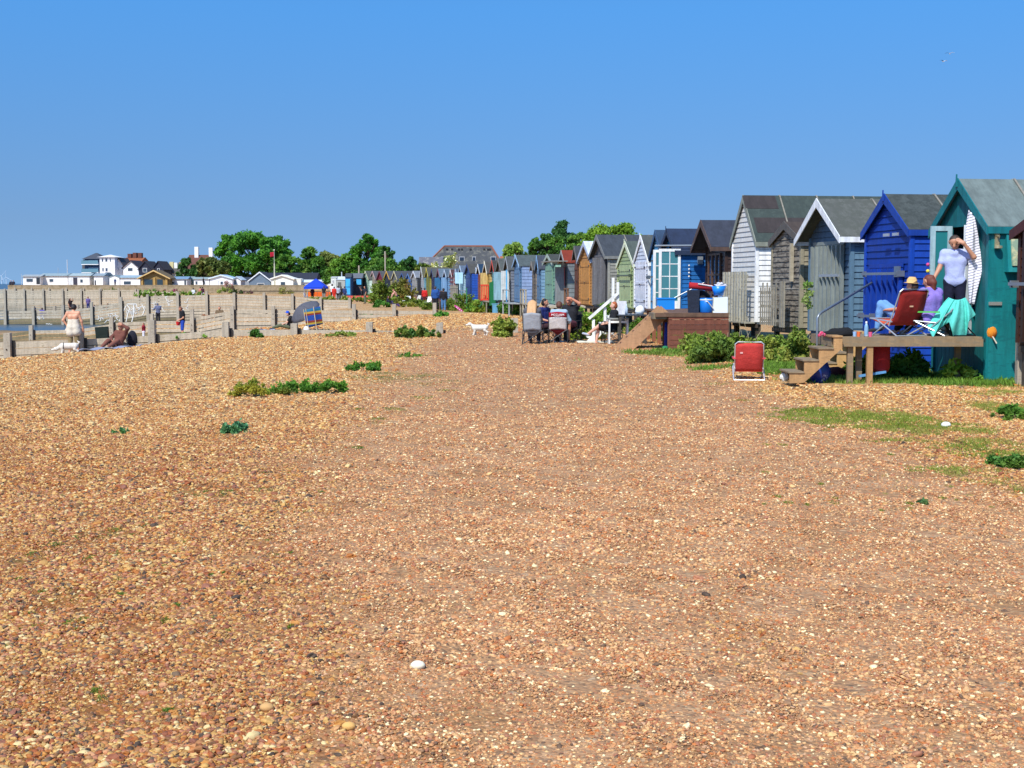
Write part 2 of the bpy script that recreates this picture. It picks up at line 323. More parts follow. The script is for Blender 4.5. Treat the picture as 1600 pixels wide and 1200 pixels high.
def ground_mat():
    m = bpy.data.materials.new('shingle'); m.use_nodes = True; n, l = m.node_tree.nodes, m.node_tree.links; b = n['Principled BSDF']
    b.inputs['Roughness'].default_value = .82; b.inputs['Specular IOR Level'].default_value = .3
    tc = n.new('ShaderNodeTexCoord')
    def attr(s):
        a = n.new('ShaderNodeAttribute'); a.attribute_name = s; return a.outputs['Fac']
    path, grass, wet = attr('path'), attr('grass'), attr('wet')
    def vor(scale):
        v = n.new('ShaderNodeTexVoronoi'); v.inputs['Scale'].default_value = scale; l.new(tc.outputs['Object'], v.inputs['Vector']); return v
    def ramp(src, els, interp='LINEAR'):
        r = n.new('ShaderNodeValToRGB'); r.color_ramp.interpolation = interp; e = r.color_ramp.elements
        while len(e) < len(els): e.new(.5)
        for q, (p, c) in zip(e, els): q.position = p; q.color = (*lin(c), 1)
        l.new(src, r.inputs[0]); return r.outputs[0]
    def mixc(f, a, c, mode='MIX'):
        x = n.new('ShaderNodeMix'); x.data_type = 'RGBA'; x.blend_type = mode
        if isinstance(f, float): x.inputs[0].default_value = f
        else: l.new(f, x.inputs[0])
        for s_, v_ in ((6, a), (7, c)):
            if hasattr(v_, 'links'): l.new(v_, x.inputs[s_])
            else: x.inputs[s_].default_value = (*lin(v_), 1)
        return x.outputs[2]
    def sep(col):
        x = n.new('ShaderNodeSeparateColor'); l.new(col, x.inputs[0]); return x
    big = vor(21); small = vor(46); mid = vor(9)
    beach = [(0, '#4a3a2c'), (.08, '#86603a'), (.2, '#c08a4e'), (.36, '#d0a465'), (.5, '#b57a40'), (.62, '#e0bf88'), (.78, '#c09564'), (.9, '#ead2a4'), (.97, '#ecd8b0')]
    pathc = [(0, '#5a4838'), (.1, '#8c6446'), (.25, '#b08058'), (.42, '#b98c62'), (.56, '#a66f46'), (.7, '#c09870'), (.85, '#b0825a'), (.95, '#d8bc90'), (1, '#ecdcbc')]
    cb = mixc(.45, ramp(sep(big.outputs['Color']).outputs[0], beach, 'CONSTANT'), ramp(sep(small.outputs['Color']).outputs[1], beach))
    cb = mixc(.36, cb, ramp(sep(mid.outputs['Color']).outputs[2], beach))
    cp = mixc(.5, ramp(sep(small.outputs['Color']).outputs[0], pathc, 'CONSTANT'), '#c69e74')
    cp = mixc(.3, cp, ramp(sep(big.outputs['Color']).outputs[1], pathc))
    nz = n.new('ShaderNodeTexNoise'); nz.inputs['Scale'].default_value = 1.6; nz.inputs['Detail'].default_value = 5; l.new(tc.outputs['Object'], nz.inputs['Vector'])
    pm = n.new('ShaderNodeMath'); pm.operation = 'MULTIPLY_ADD'; l.new(nz.outputs['Fac'], pm.inputs[0]); pm.inputs[1].default_value = .8; pm.inputs[2].default_value = -.4
    pa = n.new('ShaderNodeMath'); pa.operation = 'ADD'; pa.use_clamp = True; l.new(path, pa.inputs[0]); l.new(pm.outputs[0], pa.inputs[1])
    col = mixc(pa.outputs[0], cb, cp)
    v2 = ramp(nz.outputs['Fac'], [(.3, '#dcd2c4'), (.7, '#ffffff')])
    col = mixc(1., col, v2, 'MULTIPLY')
    col = mixc(attr('brown'), col, mixc(1., col, '#cfa878', 'MULTIPLY'))
    gm = n.new('ShaderNodeMath'); gm.operation = 'MULTIPLY'; l.new(grass, gm.inputs[0]); gm.inputs[1].default_value = .6
    col = mixc(gm.outputs[0], col, '#74783a')
    col = mixc(wet, col, '#77664c')
    l.new(col, b.inputs['Base Color'])
    bu = n.new('ShaderNodeBump'); bu.inputs['Strength'].default_value = .55; bu.inputs['Distance'].default_value = .02; bu.invert = True
    l.new(big.outputs['Distance'], bu.inputs['Height'])
    b2 = n.new('ShaderNodeBump'); b2.inputs['Strength'].default_value = .7; b2.inputs['Distance'].default_value = .012; b2.invert = True
    l.new(small.outputs['Distance'], b2.inputs['Height']); l.new(bu.outputs[0], b2.inputs['Normal']); l.new(b2.outputs[0], b.inputs['Normal'])
    return m
def pathmask(X, Y): L_ = np.interp(Y, [4, 8, 14, 30, 45], [-.5, -1.3, -2.1, -2.6, -2.6]); return smooth(X - L_, -1.3, 1.1) * (1 - smooth(X, 3.4, 5.0)) * (1 - smooth(Y, 42, 62))
ground = npmesh('ground', np.stack([XX, YY, ZZ], -1).reshape(-1, 3), Fq, ground_mat(), smooth=True); tag(ground, kind='structure')
for nm, arr in (('path', pathmask(XX, YY)), ('grass', grass_density(XX, YY)), ('wet', smooth(-ZZ, 1.45, 1.85) * (YY < 282)), ('brown', (1 - smooth(YY, 8, 24)) * (1 - pathmask(XX, YY)))):
    a = ground.data.attributes.new(nm, 'FLOAT', 'POINT'); a.data.foreach_set('value', arr.astype(np.float32).ravel())
# sea
def sea_mat():
    m = bpy.data.materials.new('water'); m.use_nodes = True; n, l = m.node_tree.nodes, m.node_tree.links; b = n['Principled BSDF']
    b.inputs['Base Color'].default_value = (*lin('#3f5058'), 1); b.inputs['Roughness'].default_value = .28
    tc = n.new('ShaderNodeTexCoord'); mp = n.new('ShaderNodeMapping'); mp.inputs['Scale'].default_value = (.5, 1.3, 1); l.new(tc.outputs['Object'], mp.inputs[0])
    nz = n.new('ShaderNodeTexNoise'); nz.inputs['Scale'].default_value = 1.3; nz.inputs['Detail'].default_value = 6; l.new(mp.outputs[0], nz.inputs['Vector'])
    bu = n.new('ShaderNodeBump'); bu.inputs['Strength'].default_value = .6; bu.inputs['Distance'].default_value = .12; l.new(nz.outputs['Fac'], bu.inputs['Height']); l.new(bu.outputs[0], b.inputs['Normal'])
    return m
tag(B().add([(-14000, -50, -1.84), (-10, -50, -1.84), (-10, 19000, -1.84), (-14000, 19000, -1.84)], [(0, 1, 2, 3)]).build('sea', sea_mat()), kind='structure')
# ---- loose pebbles (uncountable): points carrying rotated stones
def stone_mat(ramp_cols, nm, tint=(1, 1, 1)):
    m = bpy.data.materials.new(nm); m.use_nodes = True; n, l = m.node_tree.nodes, m.node_tree.links; b = n['Principled BSDF']; b.inputs['Roughness'].default_value = .7
    oi = n.new('ShaderNodeObjectInfo'); r = n.new('ShaderNodeValToRGB'); r.color_ramp.interpolation = 'CONSTANT'; e = r.color_ramp.elements
    while len(e) < len(ramp_cols): e.new(.5)
    for i, c in enumerate(ramp_cols): e[i].position = i / len(ramp_cols); e[i].color = (*lin(c), 1)
    l.new(oi.outputs['Random'], r.inputs[0])
    tc = n.new('ShaderNodeTexCoord'); nz = n.new('ShaderNodeTexNoise'); nz.inputs['Scale'].default_value = 1.8; nz.inputs['Detail'].default_value = 5; l.new(tc.outputs['Object'], nz.inputs['Vector'])
    mm = n.new('ShaderNodeMath'); mm.operation = 'MULTIPLY_ADD'; l.new(nz.outputs['Fac'], mm.inputs[0]); mm.inputs[1].default_value = .7; mm.inputs[2].default_value = .65
    vs = n.new('ShaderNodeVectorMath'); vs.operation = 'SCALE'; l.new(r.outputs[0], vs.inputs[0]); l.new(mm.outputs[0], vs.inputs['Scale']); vt = n.new('ShaderNodeVectorMath'); vt.operation = 'MULTIPLY'; vt.inputs[1].default_value = tint; l.new(vs.outputs[0], vt.inputs[0]); l.new(vt.outputs[0], b.inputs['Base Color'])
    return m
SB = stone_mat(['#b57e42', '#c99652', '#d6ac6c', '#a46434', '#c98a48', '#e4c68e', '#8a6e50', '#c49a66', '#b8743a', '#dab47a', '#6c543e', '#e4cc9c', '#b48452', '#cca268', '#a06644', '#d2b080'], 'beach pebble', (1, .96, .84))
SP = stone_mat(['#a6744c', '#b6885e', '#985c3c', '#aa7850', '#bf966a', '#84644a', '#9e6640', '#b08a6c', '#a86434', '#c29c6c', '#5c4636', '#d8c49c', '#987050', '#ae805a', '#a87c52', '#bc9468', '#8c5c46'], 'path pebble', (1.32, 1.3, 1.16))
pc = bpy.data.collections.new('pebble shapes')
SN = stone_mat(['#a8682e', '#b57c4e', '#c08f6a', '#96522a', '#b0785c', '#8c5a48', '#b8803f', '#cfa96a', '#6f5a48', '#a97f58', '#a2622e', '#c29a5c', '#4c3d32', '#d4be90', '#9c6c44', '#b08850', '#8a5238', '#b9945c', '#7c5634', '#c4a06a'], 'brown beach pebble', (1.05, .99, .82))
def mkstones(mat, nm):
    col = bpy.data.collections.new(nm)
    for k in range(7):
        b = B(); random.seed(40 + k); b.ball((0, 0, 0), 1, 6, (1, .6 + .3 * random.random(), .38 + .25 * random.random()), .45)
        me = bpy.data.meshes.new('pebble'); me.from_pydata(b.v, [], b.f); me.materials.append(mat)
        if k % 2: me.polygons.foreach_set('use_smooth', [True] * len(me.polygons))
        col.objects.link(bpy.data.objects.new('pebble', me))
    return col
def scatter(nm, P, scl, col, seed):
    g = np.random.default_rng(seed); n = len(P); me = bpy.data.meshes.new(nm); me.vertices.add(n); me.vertices.foreach_set('co', P.astype(np.float32).ravel())
    for an, dt, arr in (('scl', 'FLOAT', scl), ('idx', 'INT', g.integers(0, 7, n))):
        a = me.attributes.new(an, dt, 'POINT'); a.data.foreach_set('value', arr.astype(np.float32 if dt == 'FLOAT' else np.int32))
    R = np.stack([g.normal(0, .28, n), g.normal(0, .28, n), g.random(n) * 6.28], -1)
    a = me.attributes.new('rot', 'FLOAT_VECTOR', 'POINT'); a.data.foreach_set('vector', R.astype(np.float32).ravel())
    o = bpy.data.objects.new(nm, me); C.objects.link(o)
    ng = bpy.data.node_groups.new(nm, 'GeometryNodeTree'); ng.interface.new_socket('Geometry', in_out='INPUT', socket_type='NodeSocketGeometry'); ng.interface.new_socket('Geometry', in_out='OUTPUT', socket_type='NodeSocketGeometry')
    N = ng.nodes; L = ng.links; gi = N.new('NodeGroupInput'); go = N.new('NodeGroupOutput'); ip_ = N.new('GeometryNodeInstanceOnPoints'); ci = N.new('GeometryNodeCollectionInfo')
    ci.inputs['Collection'].default_value = col; ci.inputs['Separate Children'].default_value = True; ci.inputs['Reset Children'].default_value = True
    def na(name, dt):
        x = N.new('GeometryNodeInputNamedAttribute'); x.data_type = dt; x.inputs['Name'].default_value = name; return x.outputs['Attribute']
    L.new(gi.outputs[0], ip_.inputs['Points']); L.new(ci.outputs[0], ip_.inputs['Instance']); ip_.inputs['Pick Instance'].default_value = True
    L.new(na('idx', 'INT'), ip_.inputs['Instance Index']); L.new(na('rot', 'FLOAT_VECTOR'), ip_.inputs['Rotation']); L.new(na('scl', 'FLOAT'), ip_.inputs['Scale']); L.new(ip_.outputs[0], go.inputs[0])
    md = o.modifiers.new('stones', 'NODES'); md.node_group = ng
    return o
cb_, cp_, cn_ = mkstones(SB, 'beach pebbles'), mkstones(SP, 'path pebbles'), mkstones(SN, 'brown pebbles')
PB, RB, PP, RP, PN, RN = [], [], [], [], [], []
for y0, y1, dens, r0, r1 in ((3.6, 7, 9500, .004, .0165), (7, 11, 5000, .0055, .018), (11, 18, 1900, .0078, .021), (18, 30, 480, .0115, .026), (30, 46, 150, .018, .034), (46, 85, 42, .03, .055)):
    w0, w1 = max(-19, -.42 * y1 - 1), min(14, .42 * y1 + 1); n = int((w1 - w0) * (y1 - y0) * dens)
    x = rng.uniform(w0, w1, n); y = rng.uniform(y0, y1, n); k = np.abs(x) < .42 * y + 1; x, y = x[k], y[k]
    clump = fbm(x, y, 1.3, 9); pm_ = pathmask(x, y) + (clump - .5) * .9
    r = r0 + (r1 - r0) * rng.random(len(x)) ** 3
    keep = rng.random(len(x)) < np.where(pm_ > .5, .5 + clump * .5, .95); keep &= (x < 5.4) | (y < 23.3)
    onp = rng.random(len(x)) < smooth(pm_, .15, .85); r = np.where(onp, r * .8, r * 1.1); r = r * (.62 + .75 * fbm(x, y, .8, 21)); r = np.where(rng.random(len(x)) < .012, r * 1.9, r); br = rng.random(len(x)) < 1 - smooth(y, 7, 25)
    keep &= rng.random(len(x)) > 1.0 * grass_density(x, y) ** 1.5
    P = np.stack([x, y, H(x, y) + r * .12], -1)
    PB.append(P[keep & ~onp & ~br]); RB.append(r[keep & ~onp & ~br]); PN.append(P[keep & ~onp & br]); RN.append(r[keep & ~onp & br]); PP.append(P[keep & onp]); RP.append(r[keep & onp])
tag(scatter('shingle_pebbles', np.concatenate(PB), np.concatenate(RB), cb_, 1), 'loose yellow and tan flint pebbles lying along both sides of the path', 'pebbles', kind='stuff')
tag(scatter('brown_pebbles', np.concatenate(PN), np.concatenate(RN), cn_, 5), 'loose orange brown flint pebbles in the left foreground', 'pebbles', kind='stuff')
tag(scatter('path_gravel', np.concatenate(PP), np.concatenate(RP), cp_, 2), 'smaller pinkish brown gravel trodden into the middle path', 'gravel', kind='stuff')
# the pale rock and a few larger stones
for px, py, r, c, lab in ((653, 1046, .034, '#e9e2c4', 'large cream white pebble lying on the gravel in the foreground'), (417, 1112, .03, '#c89b62', 'golden brown flint stone in the lower left foreground'),
                          (1478, 668, .06, '#eceae0', 'round white stone in the grass patch at the right'), (545, 1140, .028, '#d9a860', 'yellow angular flint near the bottom of the picture')):
    g = gp(px, py); b = B(); b.ball((0, 0, 0), r, 12, (1, .75, .62), .06); o = b.build('stone', M('stone', c, '#8d8468', .38), None, True); o.location = (g.x, g.y, g.z + r * .45); tag(o, lab, 'stone')
# ---- short grass
def blades(nm, n_try, box, hgt, lab, col, seed, wid=.006, thr=.12):
    g = np.random.default_rng(seed); x = g.uniform(box[0], box[1], n_try); y = g.uniform(box[2], box[3], n_try); d = grass_density(x, y)
    k = g.random(n_try) < smooth(d, thr, 1.0); x, y = x[k], y[k]; n = len(x); P = np.stack([x, y, H(x, y) - .004], -1)
    a = g.random(n) * 6.28; le = np.stack([np.cos(a), np.sin(a), np.zeros(n)], -1); hh = hgt * (.5 + g.random((n, 1))); lean = g.normal(0, .5, (n, 3)); lean[:, 2] = 0
    sc = (np.clip(y / 16, .8, 2.2) * wid)[:, None]
    V = np.stack([P - le * sc, P + le * sc, P + lean * hh + np.array([0, 0, 1]) * hh], 1).reshape(-1, 3)
    o = npmesh(nm, V, np.arange(3 * n).reshape(-1, 3), M('leaf', *col)); return tag(o, lab, 'grass', kind='stuff')
blades('grass', 420000, (-14, 5, 7, 40), .022, 'thin patchy grass growing through the shingle left of the path', ('#5c6428', '#6c6a34', .5), 1)
blades('grass', 420000, (3, 11, 10, 22.8), .028, 'low green grass patches in the shingle at the right', ('#6e7a2c', '#86803e', .5), 2)
blades('grass', 420000, (1, 13, 22.8, 60), .07, 'longer grass strip growing along the feet of the beach huts', ('#567226', '#707a36', .45), 3, .009)

# scattered small tufts of moss and grass in the stones
def tufts(lab, spots, col, seed):
    g = np.random.default_rng(seed); V = []
    for px, py, wpx in spots:
        c = gp(px, py); w = wpx / F * c.y / 2; w *= .8; n = int(30 + wpx * 5); a = g.random(n) * 6.28; r = np.sqrt(g.random(n)); x = c.x + np.cos(a) * r * w; y = c.y + np.sin(a) * r * w * (.9 + g.random()); z = H(x, y) - .004
        e = g.random(n) * 6.28; le = np.stack([np.cos(e), np.sin(e), 0 * e], -1) * .0045 * max(.8, c.y / 12); hh = (.009 + .013 * g.random((n, 1))) * (1.2 - r[:, None] * .5); ln = g.normal(0, .6, (n, 3)); ln[:, 2] = 0
        P = np.stack([x, y, z], -1); V.append(np.stack([P - le, P + le, P + ln * hh + np.array([0, 0, 1]) * hh], 1).reshape(-1, 3))
    V = np.concatenate(V); o = npmesh('grass_tufts', V, np.arange(len(V)).reshape(-1, 3), M('leaf', *col)); tag(o, lab, 'grass', kind='stuff')
g_ = np.random.default_rng(12)
SPL = [(240, 812, 44), (226, 822, 30), (300, 775, 50), (350, 772, 40), (410, 766, 46), (180, 828, 40), (120, 842, 26), (88, 852, 34), (48, 868, 26), (206, 838, 30), (265, 806, 20), (140, 873, 26), (176, 868, 22), (242, 898, 18), (278, 862, 16), (66, 925, 16), (46, 962, 26), (110, 975, 34), (58, 980, 22), (130, 968, 20), (260, 970, 26), (276, 948, 18), (190, 930, 14), (150, 1082, 24), (158, 1095, 20), (262, 1112, 22), (14, 1010, 16), (332, 968, 14), (480, 800, 22), (500, 770, 20), (450, 740, 26), (560, 700, 26), (620, 640, 50), (660, 622, 60), (700, 610, 50), (590, 655, 40), (560, 640, 26), (190, 905, 26), (30, 905, 16)]
SPL += [(float(g_.uniform(0, 480)), float(g_.uniform(740, 1000)), float(g_.uniform(6, 12))) for _ in range(22)]
SPR = [(1330, 645, 70), (1280, 660, 60), (1370, 655, 80), (1420, 665, 90), (1470, 672, 80), (1440, 690, 70), (1500, 700, 60), (1540, 690, 50), (1430, 735, 40), (1490, 745, 60), (1515, 752, 40), (1460, 715, 50), (1540, 745, 30), (1590, 770, 40), (1420, 788, 20), (1360, 690, 40), (1300, 640, 50), (1400, 640, 40), (1560, 720, 50), (1380, 672, 60), (1240, 640, 40), (1160, 625, 40), (1200, 612, 50), (1120, 600, 60), (1060, 578, 70)]
SPR += [(float(g_.uniform(1180, 1600)), float(g_.uniform(625, 800)), float(g_.uniform(8, 26))) for _ in range(40)]
tufts('small scattered grass tufts among the stones on the left', SPL, ('#5c6c22', '#4c6a28', .5), 4)
tufts('small scattered grass tufts among the stones on the right', SPR, ('#5c6c24', '#7a7a38', .5), 6)
# ---------------------------------------------------------------- beach huts
def sx(px): return float(np.interp(px, [500, 540, 600, 630, 660, 700, 744, 760], [11, 11.5, 12.9, 13.8, 15, 17.2, 20.4, 21.8])) if px < 760 else (px - 500) / 11.95
def zat(py, s): return ZC + (HZ - py) / s
def tone(c, f):   # deepen a paint colour, leave near whites alone
    v = [int(c[i:i+2], 16) / 255 for i in (1, 3, 5)] if len(c) == 7 else [int(k, 16) / 15 for k in c[1:]]
    if min(v) > .78: return c
    m_ = sum(v) / 3; v = [max(0, min(1, (m_ + (x - m_) * 1.12) * f)) for x in v]; return '#%02x%02x%02x' % tuple(int(x * 255) for x in v)
def hut(label, pxl, pxr, yr, ye, yf, depth=3., col='#8aa', side=None, roof='#5c6266', trim=None, style='double', dcol=None, oh=.25, eo=.14, kind='paint', sl=None, sr=None,
        col2=None, battens=True, finial=False, stilt=True, group=None, eavey=None, nslat=7, skind=None, detail=2, roof2=None, dkind=None, hole=None, horiz=True, dz=None):
    col, roof = tone(col, .88), tone(roof, .84); side, dcol = (tone(side, .92) if side else None), (tone(dcol, .9) if dcol else None); roof2 = tone(roof2, .84) if roof2 else None
    sl = sl or sx(pxl); sr = sr or sx(pxr); Yl, Yr = dp(sl), dp(sr)
    L_ = Vector((xs(pxl, Yl), Yl, 0)); R_ = Vector((xs(pxr, Yr), Yr, 0)); w = (R_ - L_).length; d = (R_ - L_) / w
    c = (L_ + R_) / 2; gz = min(h(c.x, c.y), h(R_.x, R_.y)); rz = math.atan2(d.y, d.x); sm = (sl + sr) / 2
    root = thing('beach_hut', label, 'beach hut', (c.x, c.y, gz), rz, group or 'beach huts in the long row')
    zr, ze, zf = zat(yr, sm) - gz, zat(ye, sr) - gz, max(.03, zat(yf, sr) - gz)
    trim = trim or col; side = side or col; dcol = dcol or col
    mw = M(kind, col, col2, .5) if col2 else M(kind, col); ms = M(skind or kind, side); mt = M('paint', trim)
    bh = .14 if detail == 2 else .2
    wl = B(); nb = max(3, int(round((zr - zf) / bh))); bh = (zr - zf) / nb
    if not horiz:
        # vertical board front
        nbv = max(5, int(w / .16)); bw = w / nbv
        for i in range(nbv):
            x0 = -w / 2 + i * bw; x1 = x0 + bw - .008; top = lambda x: ze + (zr - ze) * (1 - abs(x) / (w / 2)) - .02
            if hole and x0 < hole[1] and x1 > hole[0]:
                if hole[3] < ze: wl.prism([(x0, 0, hole[3]), (x1, 0, hole[3]), (x1, 0, top(x1)), (x0, 0, top(x0))], (0, .025, 0))
                else: wl.prism([(x0, 0, ze), (x1, 0, ze), (x1, 0, top(x1)), (x0, 0, top(x0))], (0, .025, 0))
                if hole[2] > zf: wl.box(x0, x1, 0, .025, zf, hole[2])
            else: wl.prism([(x0, 0, zf), (x1, 0, zf), (x1, 0, top(x1)), (x0, 0, top(x0))], (0, .025, 0))
    else:
        for i in range(nb):
            z0, z1 = zf + i * bh, zf + (i + 1) * bh - .006
            hw = lambda z: w / 2 if z <= ze else max(.02, w / 2 * (zr - z) / (zr - ze))
            segs = [(-1, 1)]
            if hole and z0 < hole[3] - .02 and z1 > hole[2]:
                segs = [(-1, hole[0]), (hole[1], 1)]
            for a_, b_ in segs:
                xa0 = -hw(z0) if a_ == -1 else a_; xa1 = -hw(z1) if a_ == -1 else a_; xb0 = hw(z0) if b_ == 1 else b_; xb1 = hw(z1) if b_ == 1 else b_
                if xb0 - xa0 > .01: wl.hexa([(xa0, -.028, z0), (xb0, -.028, z0), (xb0, .012, z0), (xa0, .012, z0), (xa1, -.008, z1), (xb1, -.008, z1), (xb1, .012, z1), (xa1, .012, z1)])
    wl.build('front_wall', mw, root)
    wb = B(); nbs = max(3, int(round((ze - zf) / bh))); b2 = (ze - zf) / nbs
    for sg in (1, -1):
        x = sg * w / 2
        for i in range(nbs):
            z0, z1 = zf + i * b2, zf + (i + 1) * b2 - .006
            o0, o1 = sg * .03, sg * .01
            wb.hexa([(x, .02, z0), (x + o0, .02, z0), (x + o0, depth, z0), (x, depth, z0), (x, .02, z1), (x + o1, .02, z1), (x + o1, depth, z1), (x, depth, z1)])
    wb.prism([(-w / 2, depth, zf), (w / 2, depth, zf), (w / 2, depth, ze), (0, depth, zr - .02), (-w / 2, depth, ze)], (0, .02, 0))
    wb.box(-w / 2 + .002, w / 2 - .002, .03, depth - .002, zf - .05, zf + .003)
    wb.build('side_wall', ms, root)
    # roof
    rf = B(); slope = (zr - ze) / (w / 2); xo = w / 2 + eo; zo = ze - slope * eo
    for sg in (1, -1):
        rf.hexa([(0, -oh, zr), (sg * xo, -oh, zo), (sg * xo, depth + .08, zo), (0, depth + .08, zr), (0, -oh, zr + .05), (sg * xo, -oh, zo + .045), (sg * xo, depth + .08, zo + .045), (0, depth + .08, zr + .05)])
    ro = rf.build('roof', M('felt', roof, roof2, .5) if roof2 else M('felt', roof), root)
    if battens and detail == 2:
        bt = B()
        for k in range(1, int(depth / 1.1) + 1):
            y = k * 1.08 - .1
            for sg in (1, -1): bt.beam((sg * .03, y, zr + .055), (sg * xo, y, zo + .055), .035, .02)
        bt.each('roof_batten', M('wood', '#8d8678'), ro)
    tr = B(); tw = .13 if detail == 2 else .1
    for sg in (1, -1):
        tr.prism([(0, -oh - .025, zr + .06), (sg * (xo + .01), -oh - .025, zo + .05), (sg * (xo + .01), -oh - .025, zo - tw + .02), (0, -oh - .025, zr - tw * 1.15)], (0, .022, 0))
    tr.build('bargeboard', mt, root)
    if detail == 2:
        ft = B()
        for sg in (1, -1): ft.box(sg * xo, sg * (xo + .02), -oh, depth + .08, zo - .09, zo + .03)
        ft.each('fascia', mt, root)
        cn = B()
        for sg in (1, -1): cn.box(sg * (w / 2 - .05), sg * (w / 2 + .037), -.04, .05, zf, ze - .02)
        cn.each('corner_post', M(skind or kind, side), root)
    if finial: B().prism([(-.03, -oh - .05, zr - .1), (.03, -oh - .05, zr - .1), (.012, -oh - .05, zr + .13), (-.012, -oh - .05, zr + .13)], (0, .02, 0)).build('finial', mt, root)
    # doors
    dw = w * .72; dx0 = -dw / 2; dtop = min(ze - .03, zf + 1.95); dm = M(dkind or kind, dcol)
    dz0 = zf + .03 if dz is None else zf + dz
    if style == 'double':
        for sg in (-1, 1):
            db = B(); npl = 3
            for k in range(npl):
                a_ = sg * (.01 + k * (dw / 2) / npl); b_ = sg * (.01 + (k + 1) * (dw / 2) / npl - .008); db.box(a_, b_, -.06, -.03, dz0, dtop)
            for zz in (dz0 + .2, (dz0 + dtop) / 2, dtop - .25): db.box(sg * .03, sg * (dw / 2 - .02), -.08, -.06, zz, zz + .09)
            do = db.build('door', dm, root)
            if detail == 2: B().box(sg * (dw / 2 - .16), sg * (dw / 2 + .03), -.09, -.08, dtop - .24, dtop - .18).box(sg * (dw / 2 - .16), sg * (dw / 2 + .03), -.09, -.08, dz0 + .22, dz0 + .28).each('hinge', M('metal', '#4a4a48'), do)
        B().box(-.06, .06, -.1, -.08, (dz0 + dtop) / 2 - .02, (dz0 + dtop) / 2 + .03).build('bolt', M('metal', '#3a3a3a'), root)
    elif style == 'slats':
        db = B(); db.box(dx0, -dx0, -.045, -.03, dz0, dtop + .1)
        for k in range(nslat + 1):
            x = dx0 + dw * k / nslat; db.box(x - .035, x + .035, -.13, -.045, dz0, dtop + .08)
        db.box(dx0 - .04, -dx0 + .04, -.06, -.04, dtop + .1, dtop + .18)
        db.build('slatted_door', dm, root)
    elif style == 'single':
        db = B(); 
        for k in range(4): db.box(-.4 + k * .2, -.4 + k * .2 + .19, -.06, -.03, dz0, dtop)
        for zz in (dz0 + .25, dtop - .35): db.box(-.38, .38, -.08, -.06, zz, zz + .09)
        db.build('door', dm, root); B().box(.3, .36, -.1, -.08, (dz0 + dtop) / 2, (dz0 + dtop) / 2 + .12).build('handle', M('metal', '#333333'), root)
    if stilt and zf > .1:
        for sxg in (-1, 1):
            for yy in (.1, depth - .15): B().box(sxg * (w / 2 - .12) - .06, sxg * (w / 2 - .12) + .06, yy - .06, yy + .06, -.3, zf - .05).build('stilt', M('wood', '#4c4238'), root)
        B().box(-w / 2, w / 2, .0, .06, zf - .16, zf - .052).box(-w / 2, w / 2, depth - .1, depth - .04, zf - .16, zf - .052).each('floor_beam', M('wood', '#4c4238'), root)
    root['w'] = w; return root, dict(w=w, zf=zf, ze=ze, zr=zr, xo=xo, zo=zo, gz=gz, d=depth)
def bar(root, y0, z0, x0, x1, col='#8d9296', d=.12):
    B().box(x0, x1, -d - .03, -d, z0 - .025, z0 + .03).build('security_bar', M('metal', col), root)
    B().box(x0, x0 + .05, -d, -.03, z0 - .06, z0 + .06).box(x1 - .05, x1, -d, -.03, z0 - .06, z0 + .06).each('bracket', M('metal', col), root)
N1 = 'beach huts nearest the camera'
# 0 dark brown hut cut by the frame
r0, q0 = hut('dark brown beach hut with red brown gable, cut off by the right photo edge', 1594, 1712, 318, 352, 545, 3.2, '#4a2c22', roof='#6d5a50', trim='#4a1f18', style='slats', dcol='#3b2620', oh=.12, group=N1, nslat=9)
bar(r0, 0, 1.75, -1.15, 1.1, '#9aa0a2', .18)
# 1 teal
r1, q1 = hut('teal green beach hut with its pale door open and striped towel hung there', 1462, 1545, 285, 351, 594, 3.4, '#0e6f74', '#0f7d80', roof='#828f8a', trim='#0d7076', style='none', oh=.1, eo=.1, finial=True, horiz=False,
              hole=(-.32, .45, .82, 2.85), stilt=False, group=N1)
w1 = q1['w']
b = B()
for k in range(3): b.box(w1 / 2 + .031, w1 / 2 + .036, .02 + .4 + k * 1.1, .44 + k * 1.1, .05, 2.7)
b.each('cover_strip', M('paint', '#0c6f74'), r1)
B().box(w1 / 2 + .03, w1 / 2 + .05, .0, 3.4, 0.02, q1['ze'] - .1).build('side_panel', M('paint', '#0f7d80', '#0b6b70', .45), r1)
# open door leaf standing out toward the sea, facing the camera
def doorleaf(root, x, y0, y1, z0, z1, col, gl, name='door', mull=(0, 0), low=0):
    b = B(); t = .045; fr = .09
    b.box(x, x + t, y0, y0 + fr, z0, z1); b.box(x, x + t, y1 - fr, y1, z0, z1); b.box(x, x + t, y0 + fr, y1 - fr, z1 - fr, z1); b.box(x, x + t, y0 + fr, y1 - fr, z0, z0 + max(fr, low))
    nv, nh = mull
    zb = z0 + max(fr, low)
    for k in range(nv): yy = y0 + fr + (y1 - y0 - 2 * fr) * (k + 1) / (nv + 1); b.box(x + .01, x + t - .01, yy - .015, yy + .015, zb, z1 - fr)
    for k in range(nh): zz = zb + (z1 - fr - zb) * (k + 1) / (nh + 1); b.box(x + .012, x + t - .012, y0 + fr, y1 - fr, zz - .015, zz + .015)
    o = b.build(name, M('paint', col), root); B().box(x + .018, x + .026, y0 + fr, y1 - fr, zb, z1 - fr).build('pane', gl, o); return o
dlo = doorleaf(r1, -.38, -.45, -.03, .85, 2.82, '#a9c6cc', M('plastic', '#2c7f83'), low=.12)
for i, (c_, z_) in enumerate((('#d64b8a', 2.1), ('#e8d24a', 1.98), ('#2b4b9a', 1.86), ('#e2845a', 1.7), ('#d9d9c8', 1.56))): B().ball((-.34, -.5, z_), .035, 7).build('hanging_ornament', M('cloth', c_), dlo, True)
B().beam((.5, -.05, 1.82), (.62, -.26, 1.82), .045, 1.96).build('door', M('paint', '#dfe6e6'), r1)
